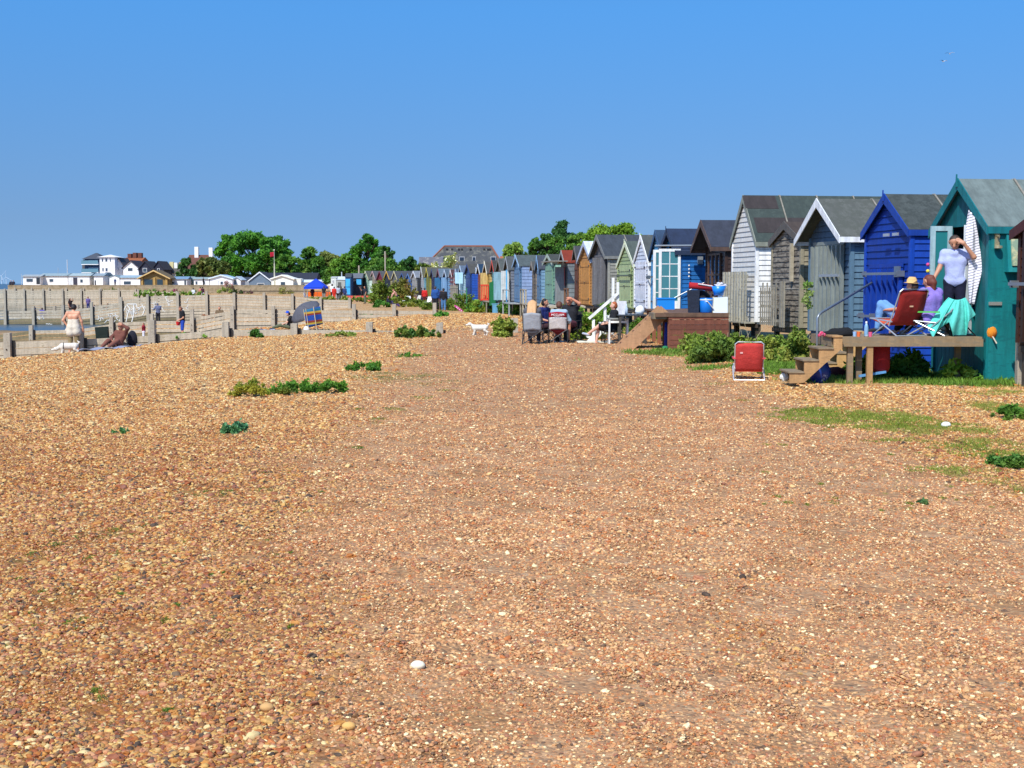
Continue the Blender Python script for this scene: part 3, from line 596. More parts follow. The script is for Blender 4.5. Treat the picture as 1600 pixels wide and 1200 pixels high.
b = B(); b.hexa([(w1 / 2 + .05, .26, 1.95), (w1 / 2 + .2, .26, 1.95), (w1 / 2 + .24, .64, 1.95), (w1 / 2 + .05, .64, 1.95), (w1 / 2 + .05, .26, 2.74), (w1 / 2 + .08, .26, 2.74), (w1 / 2 + .08, .64, 2.74), (w1 / 2 + .05, .64, 2.74)]); wf = b.build('window', M('paint', '#118487'), r1)
B().add([(w1 / 2 + .18, .33, 2.06), (w1 / 2 + .2, .57, 2.06), (w1 / 2 + .11, .57, 2.64), (w1 / 2 + .1, .33, 2.64), (w1 / 2 + .215, .33, 2.06), (w1 / 2 + .235, .57, 2.06), (w1 / 2 + .14, .57, 2.64), (w1 / 2 + .13, .33, 2.64)], [(0, 1, 2, 3), (4, 5, 6, 7), (0, 1, 5, 4), (1, 2, 6, 5), (2, 3, 7, 6), (3, 0, 4, 7)]).build('pane', M('plastic', '#8fa48a', '#c9c59a', .45), wf)
b = B(); b.tube([(w1 / 2 + .03, .1, 2.6), (w1 / 2 + .14, .1, 2.58)], .02, 6); b.lathe([(.02, 0), (.07, .01), (.07, .05), (.02, .06)], (w1 / 2 + .12, .1, 2.36)); b.box(w1 / 2 + .05, w1 / 2 + .08, .06, .14, 2.38, 2.68); b.build('pulley', M('metal', '#c8bb94'), r1)
B().box(w1 / 2 + .05, w1 / 2 + .08, -.02, .22, 1.36, 1.42).build('latch', M('metal', '#c9c9c0'), r1)
# 2 cobalt blue
r2, q2 = hut('cobalt blue clapboard beach hut with slatted doors and grey roof', 1353, 1423, 308, 359, 583, 3.3, '#0d3c9e', '#124cb4', roof='#585e5b', roof2='#434946', trim='#0f3c98', style='slats', dcol='#1044a6', oh=.1, eo=.06, finial=True, nslat=6, group=N1, dz=.55)
bar(r2, 0, 1.95, -.85, .9, '#8f98a4', .2); bar(r2, 0, 1.05, -1.15, -.5, '#8f98a4', .16)
B().box(.62, .86, -.14, -.1, 1.88, 2.1).build('lock_plate', M('metal', '#7f8c9c'), r2)
b = B(); 
for x in (.3, .75): b.box(x - .12, x + .12, -.2, -.16, 2.72, 2.78)
b.each('hook_plate', M('metal', '#c9ccd0'), r2)
# 3 grey blue with white gable
r3, q3 = hut('grey blue beach hut with a white trimmed gable and tall grey slatted front', 1266, 1330, 315, 366, 523, 3.4, '#5c7388', '#6b8aa0', roof='#6e706a', roof2='#5d6159', trim='#eceef0', style='slats', dcol='#98a09c', oh=.35, eo=.16, nslat=7, group=N1, kind='paint')
B().box(-.3, .9, -.16, -.13, 1.9, 1.96).build('bolt', M('metal', '#b9bcbc'), r3)
# 4 small brown
r4, q4 = hut('small weathered brown plank hut with a broken picket gate, between white and grey blue huts', 1207, 1252, 350, 374, 512, 3.0, '#6b6257', '#a39a83', roof='#54473f', trim='#5c554c', style='none', oh=.08, eo=.1, kind='wood', group=N1, col2='#8a8172')
w4 = q4['w']; g4 = B()
for k in range(8):
    x = -w4 / 2 + .06 + k * .17; g4.box(x, x + .075, -.36, -.34, q4['zf'] + .02, q4['zf'] + 1.0 + (.12 if k % 2 else 0))
for zz in (.12, .48, .82): g4.box(-w4 / 2 + .02, .45, -.34, -.31, q4['zf'] + zz, q4['zf'] + zz + .07)
g4.box(.5, .66, -.36, -.32, q4['zf'], q4['zf'] + 1.15); g4.box(.72, .82, -.36, -.32, q4['zf'], q4['zf'] + 1.15); g4.build('picket_gate', M('wood', '#98907f'), r4)
B().box(.52, .6, -.12, -.03, q4['zf'] + 1.15, q4['zf'] + 2.1).build('door_post', M('wood', '#b1a68f'), r4)
# 5 white
r5, q5 = hut('tall peeling white beach hut with a weathered slatted half door and mossy green roof', 1145, 1182, 309, 374, 503, 4.3, '#dedcd6', '#f6f5f2', roof='#4f5a54', roof2='#424c48', trim='#8c8f80', style='none', oh=.06, eo=.1, kind='paint', col2='#cfcac0', group=N1, battens=True)
w5 = q5['w']; g5 = B()
for k in range(9):
    x = -w5 / 2 - .02 + k * (w5 - .12) / 8; g5.box(x, x + .1, -.3, -.26, q5['zf'], q5['zf'] + 1.38)
g5.box(-w5 / 2, w5 / 2 - .05, -.26, -.22, q5['zf'] + .05, q5['zf'] + .15); g5.box(-w5 / 2, w5 / 2 - .05, -.26, -.22, q5['zf'] + 1.2, q5['zf'] + 1.3); g5.box(-w5 / 2 - .02, w5 / 2 - .02, -.32, -.02, q5['zf'] - .04, q5['zf'])
g5.build('slatted_half_door', M('wood', '#b3ae9c', '#8b8674', .45), r5)
rb = B(); 
for y0, y1, u0, u1 in ((-.1, .85, .02, .3), (.05, 2.9, .5, .82), (2.9, 4.2, .55, .8)):
    f = lambda u: (q5['xo'] * u, q5['zr'] + .06 + (q5['zo'] - q5['zr'] - .005) * u)
    a_, c_ = f(u0), f(u1); rb.hexa([(a_[0], y0, a_[1] - .008), (c_[0], y0, c_[1] - .008), (c_[0], y1, c_[1] - .008), (a_[0], y1, a_[1] - .008), (a_[0], y0, a_[1] + .004), (c_[0], y0, c_[1] + .004), (c_[0], y1, c_[1] + .004), (a_[0], y1, a_[1] + .004)])
rb.each('felt_patch', M('felt', '#3b3433'), r5)
# 6 dark brown porch
r6, q6 = hut('dark brown beach hut with deep open gable and glazed doors, on the brown deck', 1104, 1134, 347, 384, 491, 3.0, '#3e2a22', roof='#3f4450', trim='#5a453a', style='none', oh=.5, eo=.14, sl=47.5, sr=50.6, group=N1, hole=None)
w6 = q6['w']
gd = B(); gp_ = B()
for k in range(3):
    x0 = -.85 + k * .58; gd.box(x0, x0 + .06, -.09, -.03, q6['zf'], q6['zf'] + 1.9); gd.box(x0 + .5, x0 + .56, -.09, -.03, q6['zf'], q6['zf'] + 1.9); gp_.box(x0 + .06, x0 + .5, -.055, -.045, q6['zf'] + .1, q6['zf'] + 1.85)
    for zz in (0, .6, 1.2, 1.84): gd.box(x0 + .06, x0 + .5, -.085, -.035, q6['zf'] + zz, q6['zf'] + zz + .06)
gdo = gd.build('door', M('paint', '#5b4234'), r6); gp_.build('pane', glass('#20222c'), gdo)
# 7 blue with dark navy roof and white glazed doors
r7, q7 = hut('blue beach hut with dark navy roof and white glazed doors standing open', 1038, 1063, 360, 391, 488, 2.7, '#2f78b0', '#1c6fb4', roof='#2b3954', trim='#26344e', style='none', oh=.2, eo=.12, sl=44.8, sr=47, finial=True, group=N1, hole=(-.5, .5, 1.0, 3.0), col2='#2a86c8')
w7, z7 = q7['w'], q7['zf']
doorleaf(r7, w7 / 2 + .05, -.75, -.02, z7, z7 + 2.1, '#eef0ee', glass('#4c8791'), mull=(1, 3), low=.38)
doorleaf(r7, -.2, -.62, -.04, z7, z7 + 2.1, '#eef0ee', glass('#4c8791'), mull=(0, 3), low=.2)
doorleaf(r7, w7 / 2 - .3, -.35, -.03, z7, z7 + 2.1, '#a9b6b4', glass('#39434a'), mull=(0, 3), low=.38)
b = B(); b.tube([(w7 / 2 + .1, -.9, z7 + 2.2), (w7 / 2 + .1, 2.0, z7 + 2.22)], .03, 6); b.build('rail', M('metal', '#aeb4b6'), r7)
b = B(); b.tube([(w7 / 2 + .12, -.5, z7 + .35), (w7 / 2 + .12, 1.6, z7 + 1.4)], .012, 5); b.build('stay_rod', M('metal', '#aeb4b6'), r7)
b = B(); 
for k in range(4): b.ball((w7 / 2 + .16, .25, z7 + 1.55 - k * .12), .03, 6)
b.each('shell_string', M('stone', '#ece8dc'), r7, True)
B().box(w7 / 2 + .06, w7 / 2 + .16, .55, .72, z7 + 1.6, z7 + 1.85).build('wall_lamp', M('metal', '#b5bcc0'), r7)
# 8 light blue
r8, q8 = hut('light blue narrow beach hut beside the white glazed doors', 1019, 1036, 362, 396, 484, 2.6, '#5ba0cc', '#4f97c4', roof='#39516b', trim='#2f4d70', style='double', dcol='#66acd8', oh=.1, sl=43.2, sr=44.6, group=N1)
bar(r8, 0, q8['zf'] + 1.15, -1.0, .95, '#6d7b84', .15)
# 9 white
r9, q9 = hut('clean white beach hut with pointed white finial and olive grey roof', 992, 1014, 370, 407, 482, 3.0, '#cfd6e2', '#f4f4f2', roof='#5b605c', trim='#f2f2ee', style='double', dcol='#d8dce6', oh=.05, finial=True, group=N1)
# 10 green
r10, q10 = hut('pale pistachio green beach hut with cream edged gable', 966, 991, 379, 412, 482, 3.0, '#aebf88', '#b9c893', roof='#5d665f', trim='#d8dfc0', style='double', dcol='#bccb9a', oh=.05, finial=True, group=N1)
bar(r10, 0, q10['zf'] + 1.25, -1.0, 1.1, '#5f6a58', .15)
# 11 weathered grey
r11, q11 = hut('large weathered grey plank hut with dark felt roof', 927, 951, 369, 399, 478, 4.6, '#6a6a6c', '#a3a298', roof='#4a4f56', trim='#7f807c', style='slats', dcol='#77777a', oh=.2, eo=.12, kind='wood', group=N1, horiz=False)
# 12 tan
r12, q12 = hut('orange tan varnished hut with small white roof beside weathered grey hut', 906, 926, 379, 405, 477, 2.4, '#c28d50', '#b88a56', roof='#cdd3dc', trim='#b9c6dc', style='double', dcol='#c9924f', oh=.12, kind='wood', dkind='wood', group='beach huts in the long row', battens=False)
SP2 = [  # pxl, pxr, yridge, yeave, yfloor, wall, side, roof, trim, style, kind, label
 (899, 905, 387, 404, 476, '#7a4a36', '#6a4030', '#55585c', '#6b655c', 'single', 'wood', 'narrow red brown hut squeezed beside the tan hut'),
 (877, 886, 392, 410, 477, '#7e8286', '#8f9699', '#a8452c', '#9a9a92', 'double', 'paint', 'grey clapboard hut with rusty red tiled roof and red door panes'),
 (852, 867, 398, 412, 475, '#a6d6b8', '#b4e0c4', '#5c5f58', '#a8b7a8', 'double', 'paint', 'mint green hut with dark timber items in front'),
 (840, 848, 400, 420, 474, '#7ba6cc', '#8fb4d2', '#59606a', '#7ca4c8', 'double', 'paint', 'light blue gabled hut just left of the mint green hut'),
 (832, 839, 410, 422, 473, '#8d8478', '#948b80', '#6c6a66', '#8a8276', 'single', 'wood', 'narrow weathered grey hut between two light blue huts'),
 (804, 821, 400, 416, 473, '#7faed8', '#a4bce0', '#6f7b78', '#9cc0e0', 'double', 'paint', 'lilac blue clapboard hut with wide grey green roof and sky blue door'),
 (790, 802, 402, 422, 470, '#8c8a88', '#8f98a6', '#6b706f', '#a0a6a8', 'double', 'paint', 'slate grey hut left of the sky blue door'),
 (778, 790, 405, 423, 470, '#8b8178', '#9a9088', '#70756f', '#867d74', 'double', 'wood', 'taupe brown weathered hut with plank doors'),
 (769, 778, 408, 424, 470, '#6fb0b4', '#5f8f9c', '#5d5750', '#d04a34', 'single', 'paint', 'aqua hut with a red edged dark roof above a green porch'),
 (757, 768, 410, 427, 468, '#e0b860', '#e6c47a', '#6b6860', '#efe8d0', 'double', 'paint', 'yellow hut with vertical stripes and a red door panel'),
 (747, 756, 413, 427, 470, '#c26844', '#c8643e', '#1f4a6a', '#efefe8', 'single', 'paint', 'orange hut with blue gable and white edge'),
 (728, 742, 413, 427, 469, '#1650a4', '#1d5cc0', '#6a665e', '#1b3a78', 'double', 'paint', 'bright royal blue clapboard hut with brown grey roof'),
 (719, 727, 416, 428, 468, '#a4d4ea', '#c0e2ee', '#7c8ea4', '#c8dcea', 'single', 'paint', 'ice blue hut half hidden by its own raised shutter'),
 (712, 719, 420, 430, 469, '#2e5054', '#3a5c60', '#6c7c90', '#b7c4d2', 'single', 'paint', 'dark green hut behind a weathered grey half door'),
 (704, 711, 421, 432, 468, '#e8e2e0', '#c8a8a4', '#6b4a44', '#efe8e4', 'stripe', 'paint', 'white hut painted with dark red stripes'),
 (694, 703, 422, 433, 466, '#6fa0d0', '#8ab4dc', '#6f8290', '#cfdcea', 'double', 'paint', 'soft blue hut with white bargeboard beside the striped hut'),
 (684, 692, 420, 433, 466, '#3f86bc', '#4f94c8', '#8599a8', '#8f3a44', 'double', 'paint', 'mid blue hut under a corrugated grey roof'),
 (674, 682, 421, 433, 465, '#3a3f6a', '#4aa0cc', '#6d706c', '#3b4470', 'single', 'paint', 'dark indigo hut left of the corrugated roof'),
 (666, 674, 419, 432, 464, '#a8a838', '#b0a850', '#6e6e60', '#d8c63c', 'single', 'paint', 'mustard yellow hut with yellow gable boards'),
 (658, 665, 419, 433, 463, '#e6eaea', '#7fb4c8', '#77755c', '#eef0ea', 'single', 'paint', 'white fronted hut with olive roof'),
 (644, 656, 424, 434, 462, '#dcdad2', '#30343a', '#a9aeb6', '#eef0f2', 'double', 'paint', 'white and black hut with pale grey roof, left of the olive roofed hut')]
HR = {}
def dk_(c, f=.84): return '#%02x%02x%02x' % tuple(int(int(c[i:i+2], 16) * f) for i in (1, 3, 5))
for (a_, b_, yr, ye, yf, c1, c2, rc, tc_, st, kd, lab) in SP2:
    c1, c2, rc = dk_(c1), dk_(c2, .92), dk_(rc, .86); yr += random.choice((-1, 0, 0, 1)) * .8
    bb_ = a_ + (b_ - a_) * .64 if a_ < 845 else b_
    r, q = hut(lab, a_, bb_, yr, ye, yf, 2.6, c1, c2, roof=rc, trim=tc_, style='single' if st == 'stripe' else st, oh=.15, eo=.06, kind=kd, detail=1, sl=sx(a_), sr=sx(b_ + .5), finial=(a_ in (666, 658, 757, 757, 804)), battens=False)
    HR[a_] = (r, q); k_ = random.random(); w_ = q['w'] / 2; z_ = q['zf']
    if k_ < .55 and z_ > .3:   # little porch with steps
        pd = random.uniform(.5, 1.1); c_ = random.choice(('#8f8878', '#7a5a44', '#9aa0a0', '#b5ab94')); po = B().box(-w_, w_, -pd, -.05, z_ - .08, z_ - .02).build('porch', M('wood', c_), r)
        for sg in (-1, 1): B().box(sg * (w_ - .08) - .04, sg * (w_ - .08) + .04, -pd, -pd + .08, -.3, z_ + (.75 if k_ < .3 else -.08)).build('post', M('wood', c_), po)
        if k_ < .3: B().box(-w_, w_, -pd, -pd + .05, z_ + .7, z_ + .76).build('rail', M('wood', c_), po)
    if k_ > .45 and st == 'double' and a_ not in (804, 728):   # door standing open
        B().prism([(w_ * .7, -.05, z_ + .05), (w_ * .72, -.55, z_ + .05), (w_ * .72, -.55, z_ + 1.85), (w_ * .7, -.05, z_ + 1.85)], (.04, 0, 0)).build('open_door', M('paint', random.choice((c2, '#d8dcd8', '#8fb8c8', '#a5745a', c1))), r)
    if st == 'stripe':
        sb = B()
        for k in range(7): sb.box(-q['w'] / 2 - .02, q['w'] / 2 + .035, -.1, -.03, q['zf'] + .1 + k * .34, q['zf'] + .24 + k * .34)
        sb.each('painted_stripe', M('paint', '#7c2f34'), r)
        sb = B()
        for k in range(7): sb.box(q['w'] / 2 + .03, q['w'] / 2 + .036, 0.05, 2.5, q['zf'] + .1 + k * .3, q['zf'] + .24 + k * .3)
        sb.each('painted_stripe', M('paint', '#7c2f34'), r)
r, q = HR[877]; 
b = B(); b.box(-.75, -.15, -.1, -.085, q['zf'] + .95, q['zf'] + 1.85).box(.1, .7, -.1, -.085, q['zf'] + .95, q['zf'] + 1.85); b.each('red_pane', M('paint', '#a82e34'), r)
b = B(); b.box(-1.6, 1.6, -.9, -.1, q['ze'] + .02, q['ze'] + .07); b.build('porch_roof', M('wood', '#8c8a82'), r)
r, q = HR[804]; B().box(-q['w'] / 2 - .5, -q['w'] / 2 + .1, -.5, -.46, q['zf'], q['zf'] + 1.95).build('shutter_door', M('paint', '#5cbcec'), r)
r, q = HR[757]; b = B(); x = q['w'] / 2 + .1
for k in range(5): b.box(x, x + .05, -.1 - k * .12, -.1 - k * .12 + .075, q['zf'] - .1, q['zf'] + 1.05)
b.box(x + .05, x + .08, -.6, -.03, q['zf'] - .05, q['zf'] + .05).box(x + .05, x + .08, -.6, -.03, q['zf'] + .95, q['zf'] + 1.05); b.build('half_door', M('paint', '#e0432c'), r)
r, q = HR[769]; x = q['w'] / 2; B().prism([(x + .1, -.45, q['zf'] - .3), (x + .1, -.03, q['zf'] - .3), (x + .1, -.03, q['zf'] + 1.4), (x + .1, -.45, q['zf'] + 1.2)], (.05, 0, 0)).build('porch_screen', M('paint', '#127040'), r)
r, q = HR[719]; x = q['w'] / 2; B().box(x + .1, x + .14, -.7, -.05, q['zf'] + 1.3, q['zf'] + 2.2).build('shutter', M('paint', '#b9e4f2'), r); B().box(x + .1, x + .17, -.35, -.28, -.1, q['zf'] + 1.3).build('post', M('paint', '#cfe8f2'), r)
r, q = HR[712]; b = B(); x = q['w'] / 2
for k in range(5): b.box(x + .1, x + .15, -.7 + k * .13, -.7 + k * .13 + .11, q['zf'] - .1, q['zf'] + 1.25)
b.box(x + .15, x + .18, -.7, -.07, q['zf'], q['zf'] + .1).box(x + .15, x + .18, -.7, -.07, q['zf'] + 1, q['zf'] + 1.1); b.build('half_door', M('wood', '#8f897c'), r)
r, q = HR[747]; B().prism([(-.5, -.32, q['ze']), (.5, -.32, q['ze']), (.3, -.32, q['zr'] - .2), (-.3, -.32, q['zr'] - .2)], (0, .02, 0)).build('banner', M('paint', '#2a6ea0', '#e8f0f4', .5), r)
# far group, row bends towards the sea: huts seen mostly from their sides
FAR = [(625, 634, 12.9, 427, 438, 462, '#274a80', '#2f5a96', '#4c525c', '#3a5a90', 'dark blue hut half hidden behind the reddish shrub'),
       (635, 643, 13.6, 428, 438, 462, '#3a6ab0', '#44619a', '#575a60', '#5580b8', 'blue hut with glossy panels right of the reddish shrub'),
       (613, 622, 12.6, 424, 436, 459, '#7c7a70', '#9a8f7c', '#55585c', '#d8cf9c', 'grey brown hut directly behind the reddish shrub'),
       (601, 610, 12.4, 424, 436, 459, '#3a3d44', '#c2b88c', '#585b60', '#e4b23c', 'hut with yellow trimmed gable, mostly hidden by shrubs'),
       (590, 599, 12.2, 424, 436, 459, '#8c2e3c', '#a84656', '#5b5d60', '#7a2030', 'dark red hut among the far huts'),
       (579, 588, 12.0, 424, 436, 459, '#b0a896', '#a89e8c', '#5d6064', '#d8b0a8', 'beige grey hut left of the dark red hut'),
       (568, 577, 11.9, 424, 436, 460, '#b8dcd0', '#cfe6dc', '#5f625e', '#e6e2b0', 'pale aqua hut right of the navy kiosk')]
for a_, b_, s_, yr, ye, yf, c1, c2, rc, tc_, lab in FAR:
    hut(lab, a_, b_, yr, ye, yf, 2.5, c1, c2, roof=rc, trim=tc_, style='single', oh=.15, eo=.1, sl=s_ - .12, sr=s_ + .05, detail=1, battens=False, group='far huts where the row bends')
# ---------------------------------------------------------------- groynes (timber sea defences)
WG = M('wood', '#bdb09a', '#94896f', .43); WP = M('wood', '#b0a592', '#8a806f', .42); WT = M('wood', '#8a7c5c', '#6a6448', .45)
def groyne(label, s, posts, tops, bot=-1.8, pw=.24, ph=(.18, .3), flat=None, tide=None, slant=0., graf=None, cap=False):
    """posts: list of (px, py_top); tops: list of (px, py_top) of the boards"""
    Y = dp(s); X = [xs(p[0], Y) for p in posts]; root = thing('groyne', label, 'groyne', (0, Y, 0), 0, 'groynes across the beach')
    tx = [xs(t[0], Y) for t in tops]; tz = [zat(t[1], s) for t in tops]
    for i, (x, (px, py)) in enumerate(zip(X, posts)):
        zt = zat(py, s); zb = min(h(x, Y), zt - .3) - .4; b = B(); r = random.uniform(-.012, .012)
        b.hexa([(x - pw / 2, -.27, zb), (x + pw / 2, -.27, zb), (x + pw / 2, -.03, zb), (x - pw / 2, -.03, zb), (x - pw / 2 + .01 + r, -.26, zt), (x + pw / 2 - .01 + r, -.26, zt), (x + pw / 2 - .01 + r, -.03, zt + .01), (x - pw / 2 + .01 + r, -.03, zt)])
        o = b.build('post', [WP], root)
        ztb = float(np.interp(x, tx, tz))
        if s > 20:
            B().tube([(x, -.285, ztb - .25), (x, -.26, ztb - .25)], .025, 8).tube([(x, -.285, ztb - .55), (x, -.26, ztb - .55)], .025, 8).each('bolt', M('metal', '#4a3a30'), o)
        B().box(x + pw / 2 + .005, x + pw / 2 + .09, -.1, -.022, zb, ztb + .06).build('post_shadow_strip', M('wood', '#3d3833'), root)  # dark strip built in as the shadow each post casts on the boards
    ends = X[:]
    for i in range(len(ends) - 1):
        x0, x1 = ends[i], ends[i + 1]; xm = (x0 + x1) / 2
        ta, tb_ = float(np.interp(x0 + .01, tx, tz)), float(np.interp(x1 - .01, tx, tz))
        g0 = min(h(x0, Y), h(x1, Y)) - .3; b = B(); bh = .24; n = max(1, int(math.ceil((max(ta, tb_) - g0) / bh)))
        for k in range(n):
            z1a, z1b = ta - k * bh, tb_ - k * bh; o = random.uniform(-.02, .015); gp_ = .025 if s > 30 else .045
            b.mi = 1 if (tide is not None and (z1a + z1b) / 2 < tide) else 0
            b.hexa([(x0, -.02 + o, z1a - bh + gp_), (x1, -.02 + o, z1b - bh + gp_), (x1, .05, z1b - bh + gp_), (x0, .05, z1a - bh + gp_), (x0, -.02 + o, z1a), (x1, -.02 + o, z1b), (x1, .05, z1b), (x0, .05, z1a)])
        pn = b.build('board_panel', [WG, WT], root)
        if graf and i in graf:
            g = np.random.default_rng(i + 5); q = B(); nst = graf[i]
            for _ in range(nst):
                cx = x0 + (x1 - x0) * g.uniform(.15, .88); cz = ta - g.uniform(.2, 1.25); pts = [(cx, cz)]; a = g.random() * 6.28
                for _k in range(9): a += g.normal(0, 1.1); cx += math.cos(a) * .07; cz += math.sin(a) * .09; pts.append((cx, cz))
                for p_, q_ in zip(pts[:-1], pts[1:]):
                    q.beam((p_[0], -.045, p_[1]), (q_[0], -.045, q_[1]), .05, .006, (0, 1, 0))
            q.build('painted_scribble', M('plaster', '#e6e4de'), pn)
    return root
groyne('nearest groyne, low pale planks with square posts crossing behind the shingle crest', 45,
       [(-100, 525), (12, 520), (125, 512), (238, 500), (353, 503), (460, 505), (577, 503), (687, 504)],
       [(-100, 538), (20, 534), (130, 530), (240, 524), (353, 515), (460, 515), (577, 516), (690, 518)])
groyne('second groyne behind the nearest one, stepping up to the shingle at its right', 25.5,
       [(-80, 522), (-15, 518), (48, 508), (118, 506), (174, 495), (237, 490), (300, 483), (363, 478), (427, 478), (490, 479), (553, 475), (616, 475), (679, 473)],
       [(-80, 530), (45, 519), (50, 515), (118, 515), (172, 512), (175, 502), (300, 501), (301, 486), (427, 484), (553, 485), (680, 486)], tide=-1.15)
groyne('third groyne with white scribbles painted on its planks', 17.8,
       [(-40, 485), (8, 484), (52, 480), (98, 477), (143, 472), (189, 464), (231, 460), (278, 456), (323, 455), (366, 457), (413, 457), (457, 459), (501, 465), (546, 465)],
       [(-40, 488), (8, 486), (98, 485), (142, 482), (144, 478), (188, 478), (190, 465), (231, 463), (366, 460), (413, 462), (457, 463), (501, 468), (546, 469)], tide=-1.25,
       graf={2: 3, 3: 6, 4: 9, 5: 10, 6: 11, 7: 3})
# tall painted figure outline on the third groyne
g3 = [o for o in bpy.data.objects if o.name.startswith('groyne') and 'third' in o.get('label', '')][0]
q = B(); Y3 = dp(17.8)
for pl in ([(197, 503), (200, 490), (203, 482), (199, 477), (199, 475), (213, 475), (215, 482), (218, 480)], [(206, 503), (209, 492), (209, 476)], [(222, 476), (226, 484), (223, 492)], [(186, 502), (197, 478)]):
    P_ = [at(a_, b_, Y3) for a_, b_ in pl]
    for p_, q_ in zip(P_[:-1], P_[1:]): q.beam((p_.x, -.05, p_.z), (q_.x, -.05, q_.z), .07, .006, (0, 1, 0))
q.build('painted_figure', M('plaster', '#eceae4'), g3)
groyne('fourth groyne, the high plank wall across the far beach', 11.9,
       [(-22, 451), (8, 451), (38, 451), (68, 451), (98, 451), (127, 451), (156, 451), (186, 451), (216, 452), (246, 455), (276, 455)],
       [(-22, 454), (276, 456)])
groyne('fifth groyne, a low plank wall right behind the fourth', 9.8, [(-10, 449.5), (24, 449.5), (50, 449.5), (77, 449.5), (104, 449.5), (131, 450), (158, 450), (185, 450), (212, 451)], [(-10, 452), (212, 453)])
# stubs of piles without boards on the wet beach
for i, (px, py, s, hp) in enumerate([(85, 478, 14.5, 7), (121, 476, 14.5, 8), (157, 476, 14.5, 7), (37, 482, 15, 7)]):
    p = at(px, py, dp(s)); b = B().box(-.14, .14, -.14, .14, -hp / s - .5, 0); o = b.build('timber_pile', WP); o.location = p; tag(o, ['short bare timber pile on the sand, second from left', 'short bare timber pile below the standing man in purple', 'short bare timber pile near the lying sunbather', 'short bare timber pile at the water edge, leftmost'][i], 'pile', 'bare piles on the far beach')

# ---------------------------------------------------------------- sea wall, caravans, houses
YW = 280
b = B(); x0, x1 = xs(12, YW), xs(478, YW); b.box(x0, x1, 0, .6, -1.2, zat(446.5, 7.5)); b.box(x0, x1, -.05, .65, zat(446.5, 7.5), zat(445.3, 7.5))
o = b.build('sea_wall', M('stone', '#8f7f62', '#a08f74', .5)); o.location = (0, YW, 0); tag(o, 'long brown concrete sea wall below the caravans', 'sea wall')
tag(B().box(xs(372, 272), xs(520, 272), -.1, .1, zat(455.6, 7.7), zat(454.2, 7.7)).build('rail_fence', M('wood', '#4d4438'), None, False, (0, 272, 0)), 'dark low rail in front of the sea wall', 'rail')
def wins(root, wl, y=-.03, frame='#f2f2f0', gl='#3a4650', s=7.2, sill=False):
    for (x0, x1, z0, z1) in wl:
        f = B().box(x0, x1, y, y + .03, z0, z1).build('window', M('paint', frame), root); B().box(x0 + .08, x1 - .08, y - .02, y - .002, z0 + .08, z1 - .08).build('pane', glass(gl), f)
def block(name, label, cat, pxl, pxr, s, ytop, ybase, depth, wall, roof, kind='gable_side', rise=6, wl=(), doors=(), side=None, group=None, gap=.3, gl='#3a4650', frame='#f2f2f0', trim=None):
    Y = dp(s); xl, xr = xs(pxl, Y), xs(pxr, Y); w = xr - xl; zt, zb = zat(ytop, s), zat(ybase, s); c = (xl + xr) / 2
    root = thing(name, label, cat, (c, Y, zb), 0, group); H_ = zt - zb; R_ = rise / s
    wallm = M('plaster', wall)
    if kind == 'gable_front':   # gable faces the camera
        B().prism([(-w / 2, 0, -.5), (w / 2, 0, -.5), (w / 2, 0, H_), (0, 0, H_ + R_), (-w / 2, 0, H_)], (0, depth, 0)).build('wall', wallm, root)
        r = B(); 
        for sg in (1, -1): r.hexa([(0, -gap, H_ + R_), (sg * (w / 2 + gap), -gap, H_ - R_ * gap / (w / 2)), (sg * (w / 2 + gap), depth + .3, H_ - R_ * gap / (w / 2)), (0, depth + .3, H_ + R_), (0, -gap, H_ + R_ + .2), (sg * (w / 2 + gap), -gap, H_ - R_ * gap / (w / 2) + .18), (sg * (w / 2 + gap), depth + .3, H_ - R_ * gap / (w / 2) + .18), (0, depth + .3, H_ + R_ + .2)])
        r.build('roof', M('felt', roof), root)
        if trim:
            t = B()
            for sg in (1, -1): t.prism([(0, -gap - .05, H_ + R_ + .22), (sg * (w / 2 + gap), -gap - .05, H_ - R_ * gap / (w / 2) + .2), (sg * (w / 2 + gap), -gap - .05, H_ - R_ * gap / (w / 2) - .05), (0, -gap - .05, H_ + R_ - .08)], (0, .04, 0))
            t.build('bargeboard', M('paint', trim), root)
    elif kind == 'hip':
        B().box(-w / 2, w / 2, 0, depth, -.5, H_).build('wall', wallm, root)
        e = w / 2 + gap; t = min(w * .28, 3); B().add([(-e, -gap, H_), (e, -gap, H_), (e, depth + gap, H_), (-e, depth + gap, H_), (-t * .2, depth / 2, H_ + R_), (t * .2, depth / 2, H_ + R_)], [(3, 2, 1, 0), (0, 1, 5, 4), (1, 2, 5), (2, 3, 4, 5), (3, 0, 4)]).build('roof', M('felt', roof), root)
    else:   # eaves face the camera
        B().box(-w / 2, w / 2, 0, depth, -.5, H_).build('wall', wallm, root)
        B().prism([(-w / 2 - gap, -gap, H_ - .02), (-w / 2 - gap, depth + gap, H_ - .02), (-w / 2 - gap, depth / 2 + .2, H_ + R_), (-w / 2 - gap, depth / 2 - .2, H_ + R_)], (w + 2 * gap, 0, 0)).build('roof', M('felt', roof), root)
    k = lambda q: (q[0] - pxl) / (pxr - pxl) * w - w / 2
    wins(root, [((a - pxl) / (pxr - pxl) * w - w / 2, (b_ - pxl) / (pxr - pxl) * w - w / 2, zat(d_, s) - zb, zat(c_, s) - zb) for a, b_, c_, d_ in wl], gl=gl, frame=frame)
    for (a, b_, c_, d_, col_) in doors: B().box((a - pxl) / (pxr - pxl) * w - w / 2, (b_ - pxl) / (pxr - pxl) * w - w / 2, -.04, -.004, zat(d_, s) - zb, zat(c_, s) - zb).build('door', M('paint', col_), root)
    return root, w, H_, R_
CG = 'holiday caravans above the sea wall'
